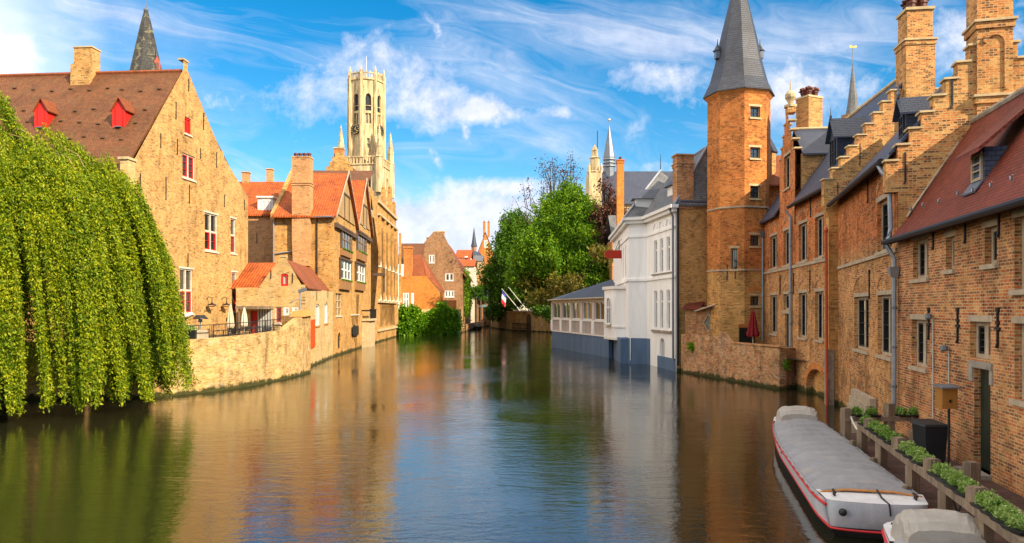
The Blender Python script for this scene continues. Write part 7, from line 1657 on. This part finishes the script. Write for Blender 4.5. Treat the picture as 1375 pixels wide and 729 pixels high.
# ------------------------------------------------------------------ boats
def boat(label):
    """local: +y towards the far end, z = 0 on the water; 12.6 m long"""
    b = thing('canal_boat', label, 'boat', (0, 0, 0), 'covered canal boats')
    Lh = 12.6; st = []
    def half(t):      # half beam along the length, t 0 near .. 1 far
        return 1.13 * (1 - .10 * (1 - min(1, t / .12)) ** 2) * (1 - .34 * max(0, (t - .55) / .45) ** 2.0)
    def sheer(t): return .74 + .10 * (2 * t - 1) ** 2
    n = 30; secs = []
    for i in range(n + 1):
        t = i / n; y = t * Lh; hb, zs = half(t), sheer(t)
        bow = .35 * (1 - t) ** 8; e = 0
        secs.append([(s_ * hb * k_, y + yo, z) for s_, k_, z, yo in ((-1, .62, -.25, .35 * (1 - t)), (-1, .92, .22, .14 * (1 - t)), (-1, .975, .48, .06 * (1 - t)), (-1, 1.0, zs, 0), (1, 1.0, zs, 0), (1, .975, .48, .06 * (1 - t)), (1, .92, .22, .14 * (1 - t)), (1, .62, -.25, .35 * (1 - t)))])
    def strip(j0, j1, off=0.0):
        m = MB()
        for i in range(n):
            for s_ in (0, 1):
                a, c = (j0, j1) if s_ == 0 else (7 - j0, 7 - j1)
                m.face(secs[i][a], secs[i + 1][a], secs[i + 1][c], secs[i][c])
        # rounded ends
        for sec, sg in ((secs[0], -1), (secs[-1], 1)):
            N = 10; ra = []
            for j in (j0, j1):
                p0, p1 = V(sec[j]), V(sec[7 - j]); rad = (p1 - p0).length / 2; c = (p0 + p1) / 2
                ra.append([V((c.x - rad * math.cos(math.pi * k / N), c.y + sg * (.62 if sg > 0 else .22) * math.sin(math.pi * k / N) * (1 if j > 1 else .55), c.z)) for k in range(N + 1)])
            for k in range(N): m.face(ra[0][k], ra[0][k + 1], ra[1][k + 1], ra[1][k])
        return m
    hull = strip(1, 3); m2 = strip(2, 3); hull = MB(); hull.v, hull.f = [], []
    for mm in (strip(1, 2), strip(2, 3)): hull.add(mm.v, mm.f)
    ho = hull.build('hull', M['hull_white'], b, smooth=True)
    strip(0, 1).build('bottom', M['hull_black'], ho, smooth=True)
    def belt(zf, r, mat, nm, t0=0.0, par=None, k_=1.0, ends=True):
        pts = []
        for s_ in (-1, 1):
            seg = [V((s_ * half(i / n) * k_, i / n * Lh, zf(i / n))) for i in range(n + 1) if i / n >= t0]
            pts.append(seg)
        m = MB(); far = []; near = []; N = 10
        hb = half(1) * k_; far = [V((-hb * math.cos(math.pi * k / N), Lh + .62 * math.sin(math.pi * k / N), zf(1))) for k in range(1, N)]
        m.tube(pts[0] + far + list(reversed(pts[1])), r, 6)
        if ends: hb = half(0) * k_; m.tube([V((-hb * math.cos(math.pi * k / N), -.22 * math.sin(math.pi * k / N), zf(0))) for k in range(N + 1)], r, 6)
        m.build(nm, M[mat], par or b)
    belt(lambda t: sheer(t) - .12, .034, 'hull_red', 'rubbing_strake', 0.0, ho, 1.005, ends=False)
    belt(lambda t: .23, .026, 'hull_red', 'waterline_stripe', 0.0, ho, .925)
    # near deck and gunwale
    dm = MB(); N = 10; hb = half(0); arc = [V((-hb * math.cos(math.pi * k / N), -.22 * math.sin(math.pi * k / N), sheer(0) + .004)) for k in range(N + 1)]
    dm.v = [tuple(p) for p in arc] + [(half(.09), .06 * Lh, sheer(.06) + .05), (0, .06 * Lh, sheer(.06) + .12), (-half(.06), .06 * Lh, sheer(.06) + .05)]; dm.f = [tuple(range(len(dm.v)))]
    dm.build('foredeck', M['hull_white'], b)
    hb = half(1); dm = MB(); arc = [V((-hb * math.cos(math.pi * k / N), Lh + .62 * math.sin(math.pi * k / N), sheer(1) + .004)) for k in range(N + 1)]
    dm.v = [tuple(p) for p in arc] + [(half(.93), .93 * Lh, sheer(.93) + .02), (-half(.93), .93 * Lh, sheer(.93) + .02)]; dm.f = [tuple(range(len(dm.v)))]; dm.build('stern_deck', M['hull_white'], b)
    MB().tube([V((-half(.05) + .04, .043 * Lh, sheer(.05) + .04)), V((-.5, .05 * Lh, sheer(.05) + .10)), V((.5, .05 * Lh, sheer(.05) + .10)), V((half(.05) - .04, .043 * Lh, sheer(.05) + .04))], .026, 6).build('coaming', M['trim_wood'], b)
    # tarpaulin: sags between hoops
    tm = MB(); ny, nx = 208, 18; idx = {}
    for i in range(ny + 1):
        t = (.058 + (.925 - .058) * max(0, i - 1) / (ny - 1)) - (.006 if i == 0 else 0); hb = half(t) * .985
        for j in range(nx + 1):
            s_ = 2 * j / nx - 1; hoop = (.5 + .5 * math.cos(2 * math.pi * (i / ny) * 13 + .35 * math.sin(3 * s_ + i * .02))) ** 4
            z = sheer(t) + .04 + (.11 + .13 * hoop) * (1 - abs(s_) ** 2.2) ** .8 * (1 if i else .3) + .008 * math.sin(7 * s_ + i * .14) + .005 * math.sin(17 * s_ + i * .42) - .02 * (1 - hoop) * (1 - abs(s_))
            if abs(s_) > .97: z = sheer(t) - .07 + .03 * math.sin(i * .42)
            tm.v.append((s_ * hb * (1.03 if abs(s_) > .97 else 1), t * Lh + .02 * math.sin(4 * s_ + i * .46), z))
    tm.f = [(i * (nx + 1) + j, i * (nx + 1) + j + 1, (i + 1) * (nx + 1) + j + 1, (i + 1) * (nx + 1) + j) for i in range(ny) for j in range(nx)]
    tm.build('tarpaulin', M['tarp_grey'], b, smooth=True)
    # engine hood under its own cover
    hm = MB(); y0, y1 = .925 * Lh - .25, .925 * Lh + .75; z0 = sheer(.95); N = 14; M_ = 8
    for i in range(M_ + 1):
        f = i / M_; y = y0 + (y1 - y0) * f; hh = .58 * (math.sin(math.pi * min(.97, .06 + f * .9)) ** .32); ww = .62 + .10 * math.sin(math.pi * f)
        for j in range(N + 1):
            a = math.pi * j / N; cx_ = math.copysign(abs(math.cos(a)) ** .55, math.cos(a)); sx_ = math.sin(a) ** .4
            hm.v.append((-ww * cx_ * (1.06 - .12 * sx_) + .015 * math.sin(i * 2 + j * 3), y, z0 + hh * sx_ * (1 + .03 * math.sin(j * 2.1 + i))))
    hm.f = [(i * (N + 1) + j, i * (N + 1) + j + 1, (i + 1) * (N + 1) + j + 1, (i + 1) * (N + 1) + j) for i in range(M_) for j in range(N)] + [tuple(range(N, -1, -1)), tuple(M_ * (N + 1) + j for j in range(N + 1))]
    hm.build('hood_cover', M['tarp_tan'], b, smooth=False)
    for x_, y_ in ((-.8, .3), (.85, .3), (-.62, 12.35), (.62, 12.35)):
        z_ = sheer(y_ / Lh) + .02; MB().tube([(x_, y_ - .05, z_), (x_, y_ - .05, z_ + .1)], .025, 6).tube([(x_, y_ + .06, z_), (x_, y_ + .06, z_ + .1)], .025, 6).tube([(x_, y_ - .14, z_ + .1), (x_, y_ + .15, z_ + .1)], .028, 6).build('cleat', M['iron'], b)
    MB().tube([(.15, .62, .95), (.15, .2, .88), (.2, -.22, .84), (.22, -.25, .6)], .02, 5).build('strap', M['iron'], b)
    pm = MB().ball((-.72, -.22, .62), .085, 10, 6); pm.build('vent', M['iron'], b)
    for yv in (7.2,): MB().ball((-1.07, yv, .5), .06, 8, 5).build('vent', M['iron'], b)
    return b
ang = math.atan2(-.235, 1)
b1 = boat('long white canal boat with red stripes under a grey tarpaulin beside the stage'); b1.location = (7.88, 16.1, 0); b1.rotation_euler = (0, 0, ang)
b2 = copy_tree(b1); b2['label'] = 'second white boat at the bottom edge, only its tan hooded end in view'; b2.location = (5.1, 2.1, -.1)
